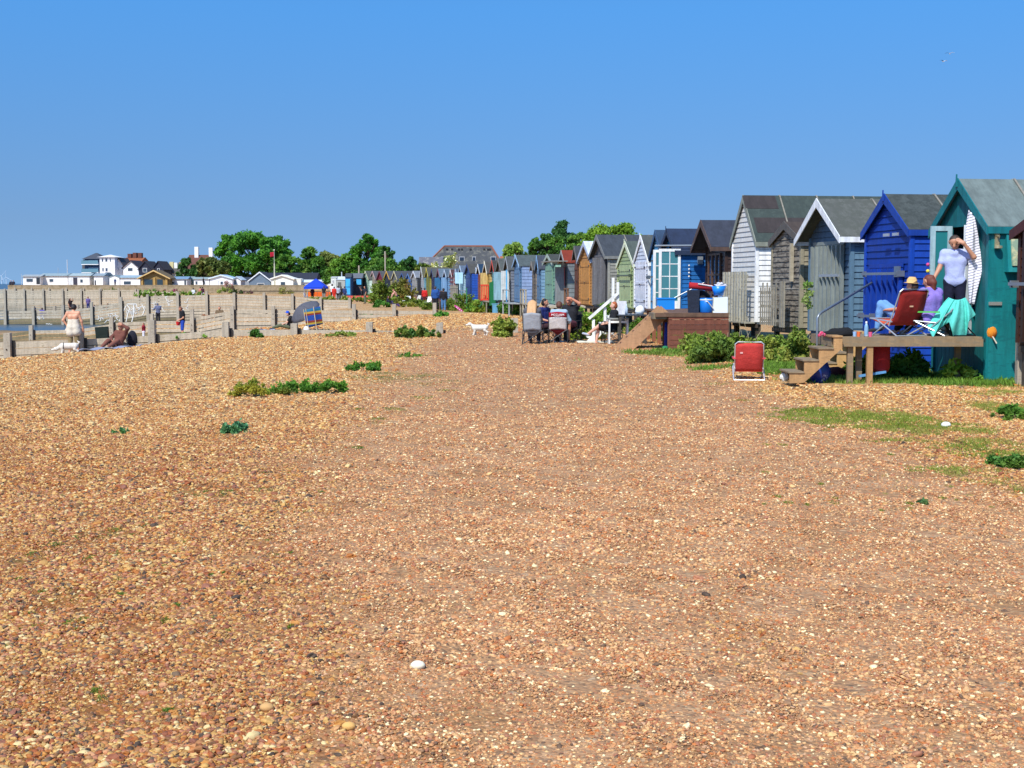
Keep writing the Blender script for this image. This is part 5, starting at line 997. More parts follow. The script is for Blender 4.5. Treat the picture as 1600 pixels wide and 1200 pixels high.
def person(label, loc, face, J, over=None, h=1.75, skin=SK, top=('#333', .5), bot=('#222', 2), hair=('#2a1c14', 'short'), shoes='#2c2c2c', res=.02, look=(0, -1, -.15), hat=None, fingers=False, group=None, extra=None, slim=1., skirt=None, eyes=False):
    """face: ground direction the person faces. J joints, over: overrides."""
    J = {k: v.copy() for k, v in J.items()}
    for k, v in (over or {}).items(): J[k] = vec(*v)
    s = h / 1.75; J = {k: v * s for k, v in J.items()}
    rz = math.atan2(face[0], -face[1]); root = thing('person', label, 'person', loc, rz, group)
    S_ = s * slim; lat = J['shL'] - J['shR']; lat /= np.linalg.norm(lat); up = J['nek'] - J['pel']; up /= np.linalg.norm(up); fw = np.cross(lat, up) * -1
    if fw[1] > 0 and abs(fw[1]) > .3: fw = -fw
    lk = vec(*look); lk /= np.linalg.norm(lk); hl = np.cross(lk, vec(0, 0, 1)); hl /= np.linalg.norm(hl); hu = np.cross(hl, lk)
    hd = J['hed']
    torso = [(J['pel'] + lat * .065 * s, .105 * S_, J['pel'] - lat * .065 * s, .105 * S_), (J['pel'] + up * .1 * s + lat * .04 * s, .098 * S_, J['che'] + lat * .07 * s, .105 * S_), (J['pel'] + up * .1 * s - lat * .04 * s, .098 * S_, J['che'] - lat * .07 * s, .105 * S_),
             (J['che'] + lat * .08 * s, .1 * S_, J['che'] - lat * .08 * s, .1 * S_), (J['shL'], .058 * s, J['nek'] - up * .05 * s, .07 * s), (J['shR'], .058 * s, J['nek'] - up * .05 * s, .07 * s),
             (J['che'] + lat * .1 * s, .08 * s, J['shL'], .06 * s), (J['che'] - lat * .1 * s, .08 * s, J['shR'], .06 * s)]
    arms = []; legs = []; body = list(torso)
    body += [(J['nek'] - up * .03 * s, .055 * s, hd - hu * .07 * s - lk * .01 * s, .05 * s), (hd + hu * .02 * s - lk * -.0 * s, .088 * s, hd + lk * .012 * s - hu * .015 * s, .082 * s), (hd + lk * .03 * s - hu * .045 * s, .062 * s, hd + lk * .045 * s - hu * .085 * s, .035 * s)]
    body += [(hd + lk * .088 * s + hu * .01 * s, .011 * s, hd + lk * .108 * s - hu * .025 * s, .017 * s, .01)]
    for g_ in (1, -1): body.append((hd + hl * g_ * .085 * s - hu * .015 * s, .018 * s, hd + hl * g_ * .087 * s + hu * .02 * s, .02 * s, .01))
    for q in 'LR':
        sh, el, wr = J['sh' + q], J['el' + q], J['wr' + q]
        arms += [(sh, .052 * S_, el, .041 * S_), (el, .042 * S_, wr, .028 * s)]
        d = wr - el; d /= np.linalg.norm(d); d = J.get('hd' + q, d * .5) / s if 'hd' + q in J else d
        d = d / np.linalg.norm(d); n_ = np.cross(d, lat); n_ = n_ / (np.linalg.norm(n_) + 1e-6); w_ = np.cross(n_, d); sg = 1 if q == 'L' else -1
        pe = wr + d * .085 * s
        body += [(wr + w_ * .012 * s, .024 * s, pe + w_ * .02 * s, .02 * s, .012), (wr - w_ * .012 * s, .024 * s, pe - w_ * .02 * s, .02 * s, .012)]
        if fingers:
            for i_ in range(4):
                b0 = pe + w_ * (-.03 + i_ * .02) * s; L_ = (.06, .072, .068, .05)[i_] * s; m_ = b0 + d * L_ * .55 + n_ * .006; e_ = m_ + (d * .8 - n_ * sg * .35) * L_ * .5
                body += [(b0, .0095 * s, m_, .009 * s, .006), (m_, .009 * s, e_, .0075 * s, .006)]
        else: body += [(pe, .02 * s, pe + d * .06 * s - n_ * .01, .013 * s, .012)]
        body += [(wr + d * .03 * s - w_ * sg * .02 * s, .013 * s, wr + d * .075 * s - w_ * sg * .055 * s, .01 * s, .008)]
        hi, kn, an = J['hi' + q], J['kn' + q], J['an' + q]
        legs += [(hi, .088 * S_, kn, .056 * S_), (kn, .056 * S_, kn + (an - kn) * .35, .053 * S_), (kn + (an - kn) * .35, .053 * S_, an, .034 * s)]
        fd = J.get('ft' + q, None); fd = (fd / s) if fd is not None else vec(0, -1, -.22); fd = fd / np.linalg.norm(fd)
        J['toe' + q] = an + fd * .16 * s
        body += [(an - fd * .045 * s - vec(0, 0, .02) * s, .032 * s, J['toe' + q] - vec(0, 0, .02) * s, .028 * s, .015)]
    body += arms + legs
    sdf(body, res, .022, mat=M('skin', skin), parent=root)
    infl = lambda c, e: (c[0], c[1] + e, c[2], c[3] + e)
    def part(c, t0, t1): a, b_ = c[0], c[2]; return (a + (b_ - a) * t0, c[1] + (c[3] - c[1]) * t0, a + (b_ - a) * t1, c[1] + (c[3] - c[1]) * t1)
    cr = res
    if bot:
        col, fr = bot[0], bot[1]; cs = [infl(torso[0], .018), (J['pel'] + lat * .04, .11 * S_, J['pel'] + up * .02 * s, .105 * S_), (J['pel'] - lat * .04, .11 * S_, J['pel'] + up * .02 * s, .105 * S_)]
        for i_ in (0, 3):
            a, b_, c_ = legs[i_], legs[i_ + 1], legs[i_ + 2]; cs.append(infl(part(a, 0, min(1, fr)), .018))
            if fr > 1: cs += [infl(b_, .018), infl(part(c_, 0, min(.97, fr - 1)), .022)]
        sdf(cs, cr, .03, name=bot[2] if len(bot) > 2 else ('trousers' if fr > 1.4 else 'shorts'), mat=M('cloth', col), parent=root)
    if skirt:
        sdf([(J['pel'] + up * skirt[1] + lat * .06, .12 * s, J['pel'] + lat * .07, .14 * s), (J['pel'] + up * skirt[1] - lat * .06, .12 * s, J['pel'] - lat * .07, .14 * s), (J['pel'] + lat * .08, .14 * s, J['pel'] + lat * .09 - vec(0, 0, skirt[2]), .15 * s), (J['pel'] - lat * .08, .14 * s, J['pel'] - lat * .1 - vec(0, 0, skirt[2] * .8), .16 * s), (J['pel'] + lat * .14, .06 * s, J['pel'] + lat * .24 - vec(0, .02, .12), .05 * s)], cr, .04, name='wrapped_shirt', mat=M('cloth', skirt[0]), parent=root)
    if top:
        col, fr = top[0], top[1]; cs = [infl(c, .024) for c in torso]
        for i_ in (0, 2):
            if fr > 0: cs.append(infl(part(arms[i_], 0, min(1, fr)), .022))
            if fr > 1: cs.append(infl(part(arms[i_ + 1], 0, min(.95, fr - 1)), .02))
        if fr == 0: cs = cs[:4]
        sdf(cs, cr, .03, name=top[2] if len(top) > 2 else 'shirt', mat=M('cloth', col), parent=root)
    if shoes:
        cs = [(J['an' + q] - vec(0, 0, .03) * s, .042 * s, J['toe' + q] - vec(0, 0, .024) * s, .034 * s) for q in 'LR']
        for c in cs: sdf([c], cr, .02, name='shoe', mat=M('cloth', shoes), parent=root)
    if hair:
        col, st = hair; bk = hd - lk * .02 * s + hu * .028 * s
        cs = [(bk, .094 * s, hd - lk * .035 * s - hu * .02 * s, .088 * s)]; cutf = [(hd + lk * .1 * s - hu * .035 * s, .07 * s, hd + lk * .1 * s - hu * .1 * s, .08 * s)]
        if st in ('long', 'verylong'):
            e_ = -.2 if st == 'long' else -.34; bo_ = .07 if st == 'long' else .25
            for g_ in (.07, 0, -.07): cs.append((hd - lk * .045 * s + hl * g_ * s, .075 * s, hd - lk * bo_ * s + hl * g_ * 1.4 * s + vec(0, 0, e_) * s, .045 * s))
        if st == 'bun': cs.append((hd - lk * .08 * s + hu * .09 * s, .045 * s, hd - lk * .09 * s + hu * .1 * s, .045 * s))
        if st == 'pony': cs += [(hd - lk * .09 * s + hu * .05 * s, .045 * s, hd - lk * .1 * s - hu * .05 * s, .05 * s), (hd - lk * .1 * s - hu * .05 * s, .055 * s, hd - lk * .1 * s + vec(0, 0, -.26) * s, .04 * s)]
        sdf(cs, cr, .03, cutf, name='hair', mat=M('hair', col), parent=root)
    if eyes:
        for g_ in (1, -1): B().ball(hd + hl * g_ * .032 * s + lk * .083 * s + hu * .012 * s, .012 * s, 6).build('eye', M('plastic', '#1c1512'), root, True)
    if hat:
        b = B(); b.lathe([(.001, .115), (.06, .112), (.095, .06), (.1, .005), (.15 if hat[1] == 'brim' else .103, 0), (.15 if hat[1] == 'brim' else .103, -.008), (.09, -.01)], (0, 0, 0), 16)
        if hat[1] == 'cap': b.ball((0, -.11, 0), .075, 8, (1, .9, .12))
        o = b.build('hat', M('cloth', hat[0]), root, True); o.location = hd + hu * .055 * s; o.rotation_euler = (-math.atan2(-lk[2], 1) * .6, 0, math.atan2(lk[0], -lk[1])); o.scale = (s, s, s)
    return root, J
def place(px, s, z=None):
    Y = dp(s); x = xs(px, Y); return Vector((x, Y, h(x, Y) if z is None else z))
def dog(label, loc, rz, col, L=.55, col2=None, headdown=False, sit=False, tailup=True, harness=None):
    k = L / .55; root = thing('dog', label, 'dog', loc, rz); v = lambda *a: vec(*a) * k
    bz = .255 if not sit else .2
    cs = [(v(0, -.15, bz + .01), .108 * k, v(0, .05, bz + .01), .1 * k), (v(0, .05, bz + .01), .1 * k, v(0, .2, bz + .02), .1 * k)]
    hp = v(0, -.34, bz + .13) if not headdown else v(0, -.36, bz - .06)
    cs += [(v(0, -.18, bz + .04), .065 * k, hp + v(0, .04, -.01), .05 * k), (hp, .06 * k, hp + v(0, .02, .01), .055 * k), (hp + v(0, -.04, -.015), .038 * k, hp + v(0, -.11, -.03), .024 * k)]
    for g_ in (1, -1):
        cs += [(hp + v(.045 * g_, .02, .03), .02 * k, hp + v(.06 * g_, .03, -.02), .018 * k, .01)]
        cs += [(v(.05 * g_, -.17, bz - .02), .055 * k, v(.055 * g_, -.15, .16), .038 * k), (v(.055 * g_, -.15, .16), .037 * k, v(.055 * g_, -.165 - .03 * g_, .02), .032 * k), (v(.055 * g_, -.165 - .03 * g_, .02), .022 * k, v(.055 * g_, -.195 - .03 * g_, .015), .018 * k)]
        cs += [(v(.05 * g_, .2, bz), .055 * k, v(.06 * g_, .15 + .04 * g_, .18), .046 * k), (v(.06 * g_, .15 + .04 * g_, .18), .042 * k, v(.06 * g_, .24 + .04 * g_, .12), .033 * k), (v(.06 * g_, .24 + .04 * g_, .12), .033 * k, v(.06 * g_, .22 + .04 * g_, .02), .018 * k), (v(.06 * g_, .22 + .04 * g_, .02), .021 * k, v(.06 * g_, .19 + .04 * g_, .015), .018 * k)]
    cs += [(v(0, .26, bz + .05), .022 * k, v(0, .32, bz + .13), .024 * k), (v(0, .32, bz + .13), .022 * k, v(0, .27, bz + .17), .016 * k)] if tailup else [(v(0, .26, bz + .03), .022 * k, v(0, .42, bz - .06), .014 * k)]
    sdf(cs, .011, .02, mat=M('hair', col), parent=root)
    B().ball(hp + v(0, -.135, -.025), .014 * k, 6).build('nose', M('plastic', '#181414'), root, True)
    for g_ in (1, -1): B().ball(hp + v(.032 * g_, -.045, .02), .009 * k, 6).build('eye', M('plastic', '#181414'), root, True)
    if harness: B().tube([(math.cos(a) * .116 * k, -.13 * k, (bz + .01) * k + math.sin(a) * .116 * k) for a in np.linspace(0, 6.28, 14)], .012, 5).build('harness', M('cloth', harness), root)
    return root
# ---------------------------------------------------------------- furniture builders
def deck_chair(label, loc, face, col, frame='#c4c8ca', trim=None, seatz=.24, backh=.62, w=.54, cat='deck chair', seatcol=None, group=None, lean=.32):
    root = thing('deck_chair', label, cat, loc, math.atan2(face[0], -face[1]), group); b0 = Vector((0, .14, seatz - .04)); b1 = Vector((0, .14 + lean, seatz + backh))
    def slant(u, v, p, q, sag): c = p.lerp(q, v); return Vector(((u - .5) * w, c.y + sag * math.sin(math.pi * v), c.z - sag * math.sin(math.pi * v)))
    B().sheet(lambda u, v: slant(u, v, b0, b1, .03), 4, 8, .008).build('backrest', M('cloth', col), root, True)
    s0 = Vector((0, .14, seatz - .04)); s1 = Vector((0, -.36, seatz + .06)); B().sheet(lambda u, v: slant(u, v, s0, s1, .02), 4, 6, .008).build('seat', M('cloth', seatcol or col), root, True)
    f = M('metal', frame); x = w / 2 + .012
    B().tube([(-x, .12, seatz - .06), (-x, b1.y, b1.z - .02), (-x + .05, b1.y + .01, b1.z + .02), (x - .05, b1.y + .01, b1.z + .02), (x, b1.y, b1.z - .02), (x, .12, seatz - .06)], .013, 7).build('back_frame', f, root)
    B().tube([(-x, .2, seatz + .02), (-x, -.38, seatz + .07), (x, -.38, seatz + .07), (x, .2, seatz + .02)], .013, 7).build('seat_frame', f, root)
    for sg in (1, -1):
        B().tube([(sg * x, .1, seatz + .02), (sg * (x + .01), -.3, .01)], .013, 7).build('leg', f, root); B().tube([(sg * (x + .02), -.16, seatz + .04), (sg * (x + .02), .36, .01)], .013, 7).build('leg', f, root)
        if trim: B().box(sg * (x - .02), sg * (x + .04), -.2, .26, seatz + .2, seatz + .225).build('armrest', M('plastic', trim), root)
    B().tube([(-x - .01, -.3, .013), (x + .01, -.3, .013)], .012, 6).tube([(-x - .02, .36, .013), (x + .02, .36, .013)], .012, 6).each('crossbar', f, root)
    return root
def camp_chair(label, loc, face, col, seat, band=None, frame='#4a4c50', text=None):
    root = thing('camp_chair', label, 'camp chair', loc, math.atan2(face[0], -face[1]), 'folding chairs of the seated group'); w = .54
    def bk(u, v): x = (u - .5) * w * (1 - .06 * v); return Vector((x, .2 + .12 * v + .05 * (1 - (2 * u - 1) ** 2), .4 + .5 * v + .015 * math.cos((2 * u - 1) * 3)))
    B().sheet(lambda u, v: bk(u, v * (.72 if band else 1)), 8, 8, .008).build('backrest', M('cloth', col), root, True)
    if band: B().sheet(lambda u, v: bk(u, .72 + v * .28), 8, 4, .009).build('head_band', M('cloth', band), root, True)
    B().sheet(lambda u, v: Vector(((u - .5) * .5, .22 - v * .5, .4 - .05 * math.sin(math.pi * u) - .03 * math.sin(math.pi * v))), 6, 6, .008).build('seat', M('cloth', seat), root, True)
    B().prism([(-.2, .24, .4), (.2, .24, .4), (.05, .1, .24), (-.05, .1, .24)], (0, .008, 0)).build('seat_flap', M('cloth', seat), root)
    f = M('metal', frame)
    for sg in (1, -1):
        B().tube([(sg * .27, .22, .4), (sg * .27, .34, .92)], .01, 6).tube([(sg * .27, .22, .4), (sg * .29, .24, .0)], .01, 6).tube([(sg * .29, -.28, .0), (sg * .28, -.28, .62)], .01, 6).each('leg', f, root)
        B().tube([(sg * .27, .24, .02), (-sg * .27, .22, .4)], .009, 6).tube([(sg * .27, -.28, .02), (-sg * .27, -.28, .4)], .009, 6).tube([(sg * .28, .24, .02), (sg * .28, -.28, .4)], .009, 6).tube([(sg * .28, -.28, .02), (sg * .28, .24, .4)], .009, 6).each('cross_brace', f, root)
        B().box(sg * .25, sg * .31, -.3, .24, .62, .635).build('armrest', M('cloth', seat), root)
    if text:
        cu = bpy.data.curves.new('t', 'FONT'); cu.body = text; cu.size = .085; cu.extrude = .003; cu.align_x = 'CENTER'; to = bpy.data.objects.new('t', cu); C.objects.link(to)
        me = bpy.data.meshes.new_from_object(to); bpy.data.objects.remove(to); o = bpy.data.objects.new('lettering', me); C.objects.link(o); me.materials.append(M('cloth', '#f2eeea')); o.parent = root; o.rotation_euler = (rad(90 - 13), 0, rad(180)); o.location = (0, .375, .8)
    return root
def simple(name, label, cat, b, mat, loc=(0, 0, 0), rz=0, smooth=False, group=None):
    o = b.build(name, mat, None, smooth, loc); o.rotation_euler = (0, 0, rz); return tag(o, label, cat, group)
def stripes(cols, scale, axis='Z', rot=(0, 0, 0)):
    m = bpy.data.materials.new('striped cloth'); m.use_nodes = True; n, l = m.node_tree.nodes, m.node_tree.links; b = n['Principled BSDF']; b.inputs['Roughness'].default_value = .9
    tc = n.new('ShaderNodeTexCoord'); mp = n.new('ShaderNodeMapping'); mp.inputs['Rotation'].default_value = rot; mp.inputs['Scale'].default_value = (scale,) * 3; l.new(tc.outputs['Object'], mp.inputs[0])
    sp = n.new('ShaderNodeSeparateXYZ'); l.new(mp.outputs[0], sp.inputs[0]); fr = n.new('ShaderNodeMath'); fr.operation = 'FRACT'; l.new(sp.outputs[axis], fr.inputs[0])
    r = n.new('ShaderNodeValToRGB'); r.color_ramp.interpolation = 'CONSTANT'; e = r.color_ramp.elements
    while len(e) < len(cols): e.new(.5)
    for q, (p, c) in zip(e, cols): q.position = p; q.color = (*lin(c), 1)
    l.new(fr.outputs[0], r.inputs[0]); l.new(r.outputs[0], b.inputs['Base Color']); return m
# ---------------------------------------------------------------- the near deck and everything on it
ZD = .81; yd0, yd1 = 23.75, 25.35; xd0, xd1 = xs(1300, yd0), xs(1537, yd0)
dk = thing('wooden_deck', 'raised wooden deck in front of the blue and teal huts', 'deck', (xd0, yd0, 0)); DW = xd1 - xd0; DD = yd1 - yd0
TW = M('wood', '#b98f5e', '#a07c52', .45); TG = M('wood', '#98805f', '#84745c', .5)
b = B()
for k in range(11): y = k * DD / 11; b.box(.0, DW, y, y + DD / 11 - .012, ZD - .035, ZD)
b.build('deck_boards', TG, dk)
B().box(0, DW + .005, -.045, -.002, ZD - .17, ZD - .036).build('front_beam', TG, dk); B().box(0, .05, .0, DD, ZD - .17, ZD - .037).build('side_beam', TG, dk)
for px, yy in ((1331, .05), (1345, .3), (1362, -.02), (1500, .7), (1362, 1.4), (1525, 1.45)):
    x = xs(px, yd0 + yy) - xd0; b = B().box(x - .05, x + .05, yy, yy + .09, -.2, ZD - .036); b.build('post', TW if px == 1362 and yy < 1 else TG, dk)
# stairs at its left end, rising to the right
def stairs(label, px0, pxt, Y, ztop, n, mat, w=.75, tread=M('wood', '#8c7a60'), plate=.0):
    x0, x1 = xs(px0, Y), xs(pxt, Y); root = thing('wooden_stairs', label, 'stairs', (x0, Y, 0)); L_ = x1 - x0; tr, ri = L_ / (n + .6), ztop / (n + 1)
    for yy in (0, w):
        pts = [(0, yy, 0)]
        for k in range(n + 1):
            pts += [(k * tr, yy, (k + 1) * ri - .02), (min(L_, (k + 1) * tr), yy, (k + 1) * ri - .02)]
        pts += [(L_, yy, ztop - .22), (tr * .95, yy, 0)]
        b = B(); pts = [Vector(p) for p in pts]; nn = len(pts)
        # stepped side board made from a triangulated strip to stay clean
        for k in range(n + 1):
            xa, xb = k * tr, min(L_, (k + 1) * tr); zb = lambda x: max(0, (x - tr * .95) / (L_ - tr * .95) * (ztop - .22))
            b.hexa([(xa, yy, zb(xa)), (xb, yy, zb(xb)), (xb, yy + .04, zb(xb)), (xa, yy + .04, zb(xa)), (xa, yy, (k + 1) * ri - .03), (xb, yy, (k + 1) * ri - .03), (xb, yy + .04, (k + 1) * ri - .03), (xa, yy + .04, (k + 1) * ri - .03)])
        b.build('stringer', mat, root)
    for k in range(n + 1): B().box(k * tr - .03, min(L_, (k + 1) * tr) , -.02, w + .06, (k + 1) * ri - .029, (k + 1) * ri).build('tread', tread if k < n else mat, root)
    return root
stairs('sturdy light wooden steps leading up to the near deck', 1236, 1318, 23.55, .84, 3, TW, .7)
stairs('second light wooden steps half hidden behind the near deck legs', 1290, 1362, 26.4, .8, 3, M('wood', '#c9a066'), .7)
# handrail pipe
p0, p1, p2, p3 = at(1277, 521, 24.3), at(1277, 497, 24.3), at(1284, 488, 24.4), at(1362, 442, 26.6)
simple('handrail', 'bent grey metal handrail pipe rising over the steps', 'handrail', B().tube([p0 - Vector((0, 0, .75)), p0, p1, p1 + Vector((.03, 0, .06)), p2, p3], .024, 10), M('metal', '#8d9499'), smooth=True)
def on(px, Y, z=ZD): return Vector((xs(px, Y), Y, z))
simple('black_bag', 'black holdall bag lying at the top of the steps', 'bag', B().ball((0, 0, .04), .2, 14, (1.3, .8, .5), .22).ball((.12, 0, .06), .12, 10, (1.3, .8, .8), .25), M('cloth', '#0d0d10'), on(1312, 24.1), 0, True)
simple('pink_flowers', 'small bunch of pink cloth flowers beside the handrail foot', 'flowers', B().ball((0, 0, .05), .045, 7).ball((.05, .02, .03), .035, 7).ball((-.04, 0, .02), .03, 7), M('cloth', '#c4305c', '#e88a9c', .5), on(1285, 23.9), 0, True)
cup = [(.028, 0), (.036, .085), (.033, .085), (.026, .006)]
simple('cup', 'blue and white cup on the deck left of the orange one', 'cup', B().lathe(cup), M('plastic', '#9cc0e4'), on(1337, 23.95))
simple('cup', 'orange plastic cup standing on the near deck', 'cup', B().lathe(cup, (0, 0, 0)), M('plastic', '#e8703a'), on(1343, 23.85))
simple('cup', 'pink plastic cup at the front edge of the near deck', 'cup', B().lathe(cup, (0, 0, 0)), M('plastic', '#e06088'), on(1361.5, 23.79))
bo = thing('water_bottle', 'clear blue water bottle with white cap on the near deck', 'bottle', on(1355, 23.9)); B().lathe([(.036, 0), (.038, .02), (.038, .16), (.03, .2), (.014, .235)], n=12).build('body', M('plastic', '#7fa8c8', '#dfeaf2', .45), bo, True); B().lathe([(.018, .235), (.018, .27), (.001, .272)], n=10).build('cap', M('plastic', '#f0f0f0'), bo)
# red deck chair with the hat wearer
fc = (-.42, .9)
rc = deck_chair('red folding deck chair seen from behind on the near deck', on(1405, 24.3), fc, '#96201c', frame='#c9cdd0', seatcol='#c8502c', seatz=.24, backh=.58, w=.62, lean=.26)
B().box(-.05, .03, .32, .325, .52, .6).build('patch', M('cloth', '#d9b08c'), rc)
person('person in straw hat and blue jeans sitting low in the red deck chair', on(1409, 24.72, ZD - .16), (-.84, .54), SIT, dict(che=(0, .16, .82), nek=(0, .22, 1.0), hed=(0, .2, 1.12), shL=(.18, .2, .95), shR=(-.18, .2, .95), knL=(.12, -.36, .76), knR=(-.12, -.36, .76), anL=(.12, -.42, .3), anR=(-.12, -.42, .3), elL=(.25, .1, .68), elR=(-.25, .1, .68), wrL=(.2, -.16, .66), wrR=(-.2, -.16, .66)), 1.66, top=('#2a2a3c', 1), bot=('#6d9cd0', 2), hair=('#4a3424', 'short'), hat=('#d8b070', 'brim'), res=.018, look=(0, -1, -.1))
# purple top woman
deck_chair('low folding chair with green arm under the woman in purple', on(1452, 24.35), (-.85, .5), '#1b1f24', frame='#b9bec0', trim='#58c04a', seatz=.22, backh=.25)
person('woman with auburn ponytail in a purple jumper and black trousers', on(1455, 24.3, ZD - .2), (-.5, .87), SIT, dict(che=(0, .0, .87), nek=(0, -.03, 1.05), hed=(0, -.07, 1.2), shL=(.19, -.01, .99), shR=(-.19, -.01, .99), knL=(.14, -.44, .62), knR=(-.12, -.42, .6), anL=(.13, -.7, .3), anR=(-.1, -.66, .3), elL=(.25, -.1, .74), elR=(-.25, -.1, .74), wrL=(.16, -.32, .68), wrR=(-.18, -.3, .66)), 1.72, top=('#8d78cc', 1.9, 'jumper'), bot=('#15151a', 1.9), hair=('#6a3020', 'pony'), res=.014, look=(.25, -1, -.25), slim=1.28, shoes='#c8a090')
# standing man
person('man in pale lilac T-shirt and navy shorts shading his bowed head', on(1492, 24.5, ZD), (-.3, -1), STAND, dict(hed=(-.02, -.07, 1.62), nek=(0, -.02, 1.47), elL=(.3, -.17, 1.36), wrL=(.12, -.24, 1.60), hdL=(-.5, .1, .3), elR=(-.27, -.08, 1.16), wrR=(-.36, -.2, .98), hdR=(-.2, -.2, -.5)), 1.82, skin='#c08a6c', top=('#aab4dc', .55, 't_shirt'), bot=('#10142e', .95), hair=('#3a2c22', 'short'), res=.011, look=(-.15, -1, -.65), fingers=True, eyes=True, slim=1.02, shoes='#b88a70')
# striped towel on the door
T0 = at(1515, 331, 24.35)
def tw(u, v):
    wv = .03 * math.sin(u * 9 + v * 3) + .02 * math.sin(v * 11 + u * 4)
    half = .5 * np.interp(v, [0, .1, .25, .4, .7, 1], [.1, .17, .27, .3, .24, .13]); cx = np.interp(v, [0, .3, .6, 1], [.03, .06, .12, .07])
    return Vector((cx + (u - .5) * 2 * half * .82, wv - .02, -v * 1.66 - .12 * (u - .3) * (1 - v)))
simple('striped_towel', 'white towel with thin dark stripes hanging from the open teal door', 'towel', B().sheet(tw, 22, 40, .012), stripes([(0, '#eceaf0'), (.72, '#3a3c58'), (.92, '#eceaf0')], 21, 'Z', (0, rad(18), 0)), T0, 0, True)
# turquoise towel over a chair
deck_chair('folding chair hidden under the turquoise towel', on(1492, 24.3), (-.25, 1), '#2ba89a', frame='#2a2c30', seatz=.26, backh=.28, w=.36, lean=.1)
hem = [(0, 1449, 509), (.14, 1457, 528), (.3, 1470, 512), (.46, 1483, 503), (.56, 1490, 527), (.74, 1509, 529), (.84, 1513, 503), (1, 1525, 492)]
def tt(u, v):
    hx, hy = (np.interp(u, [q_[0] for q_ in hem], [q_[k_] for q_ in hem]) for k_ in (1, 2)); tx_ = 1483 + 25 * u; ty_ = 465 + 3.5 * math.sin(math.pi * u)
    e_ = v ** .85; x = tx_ + (hx - tx_) * e_; y = ty_ + (hy - ty_) * v
    Y = 24.0 + (.05 * math.sin(u * 17 + 2.2 * v) + .025 * math.sin(u * 37 + v * 5)) * (.25 + v) - .13 * math.sin(math.pi * min(1, v * .8)) * (1 - abs(2 * u - 1)) + .05 * abs(2 * u - 1)
    return at(x, y, Y)
simple('turquoise_towel', 'turquoise towel draped over a chair at the deck end', 'towel', B().sheet(tt, 56, 26, .01), M('cloth', '#5cd0c2'), smooth=True)
# orange float ring on the wall
p = at(1549, 524, 24.0); ob = thing('orange_bag', 'orange hanging bag with a pale strap on the teal wall', 'bag', p)
B().ball((0, 0, .05), .13, 10, (.8, .5, .9), .1).build('body', M('cloth', '#e08a20', '#c46a18', .45), ob, True); B().ball((-.02, .02, -.08), .11, 8, (.9, .4, .9), .1).build('lining', M('cloth', '#22242c'), ob, True); B().beam((.0, -.06, -.02), (.07, -.07, -.14), .05, .02).build('strap', M('cloth', '#e4dcc8'), ob)
# things below the deck
simple('blue_bag', 'shiny dark blue plastic bag with white print under the steps', 'bag', B().ball((0, 0, .17), .22, 12, (.9, .7, 1.05), .16), M('plastic', '#10307c', '#dfe6f4', .38), Vector((xs(1283, 24.0), 24.0, .0)), 0, True)
simple('white_bag', 'small crumpled white bag left of the steps', 'bag', B().ball((0, 0, .06), .08, 8, (1, .8, 1), .25), M('plastic', '#d9d9d2'), Vector((xs(1228, 24.2), 24.2, .01)), 0)
simple('maroon_bag', 'dark maroon bag lying in the grass behind the blue bag', 'bag', B().ball((0, 0, .09), .17, 10, (1.2, .8, .6), .15), M('cloth', '#4a1c20'), Vector((xs(1308, 25.2), 25.2, .0)), 0, True)
simple('red_dry_sack', 'dark red cylindrical sack hanging under the near deck', 'sack', B().lathe([(.01, 0), (.14, .02), (.17, .1), (.17, .46), (.14, .5), (.01, .5)], (0, 0, 0), 16), M('cloth', '#a01c1e'), Vector((xs(1378, 24.2), 24.2, ZD - .66)), 0, True)
simple('blue_plank', 'light blue painted stick lying in the grass under the deck', 'plank', B().beam((-.25, 0, .1), (.25, .1, .17), .05, .04), M('paint', '#6aa8e0'), Vector((xs(1367, 23.95), 23.95, .0)))
simple('wooden_post', 'weathered wooden post under the dark brown hut at the right edge', 'post', B().box(-.06, .06, -.06, .06, -.3, 1.0), WP, Vector((xs(1597, 23.2), 23.2, 0)))
# red beach chair on the grass
bc = deck_chair('red low beach chair with white frame standing alone on the grass', place(1171, 83), (.12, 1), '#c23a34', frame='#e6e6e6', trim='#d8424a', seatz=.2, backh=.5, w=.5, lean=.17, cat='beach chair')
B().box(.12, .17, .28, .29, .5, .53).build('label_patch', M('cloth', '#e6b0a8'), bc)
# ---------------------------------------------------------------- brown platform with plank stair
Yb0 = 35.3; xb0, xb1 = xs(1045, Yb0), xs(1139, Yb0); zb_ = .98; bp = thing('brown_platform', 'brown stained plank platform in front of the dark brown hut', 'platform', (xb0, Yb0, 0)); BW = xb1 - xb0; BD = 6.2
BR = M('wood', '#7a4634', '#6a3c2e', .45); BRT = M('wood', '#6e5240')
b = B()
for k in range(7): b.box(0, BW, -.03 + .004 * (k % 2), .0, .0 + k * .135, .0 + k * .135 + .125)
b.build('side_boards', BR, bp)
b = B()
for k in range(30): b.box(-.05, BW, k * BD / 30, (k + 1) * BD / 30 - .012, zb_ - .035, zb_)
b.build('deck_boards', BRT, bp); B().box(-.35, BW, -.05, -.005, zb_ - .1, zb_ + .0).build('edge_beam', BRT, bp); B().box(-.4, -.05, .0, 1.2, zb_ - .16, zb_ - .01).build('side_ledge', M('wood', '#7d6f58'), bp)
for yy in (.1, 1.3, 2.6, 4.0, 5.6): B().box(0, .1, yy, yy + .1, -.2, zb_ - .036).build('post', M('wood', '#8f5a40'), bp)
pa, pb_ = at(972, 547, 36.4), at(1034, 484, 36.9); pa.z = .0; st = thing('plank_stair', 'broad bare plank stair leaning up to the brown platform', 'stairs', (0, 0, 0))
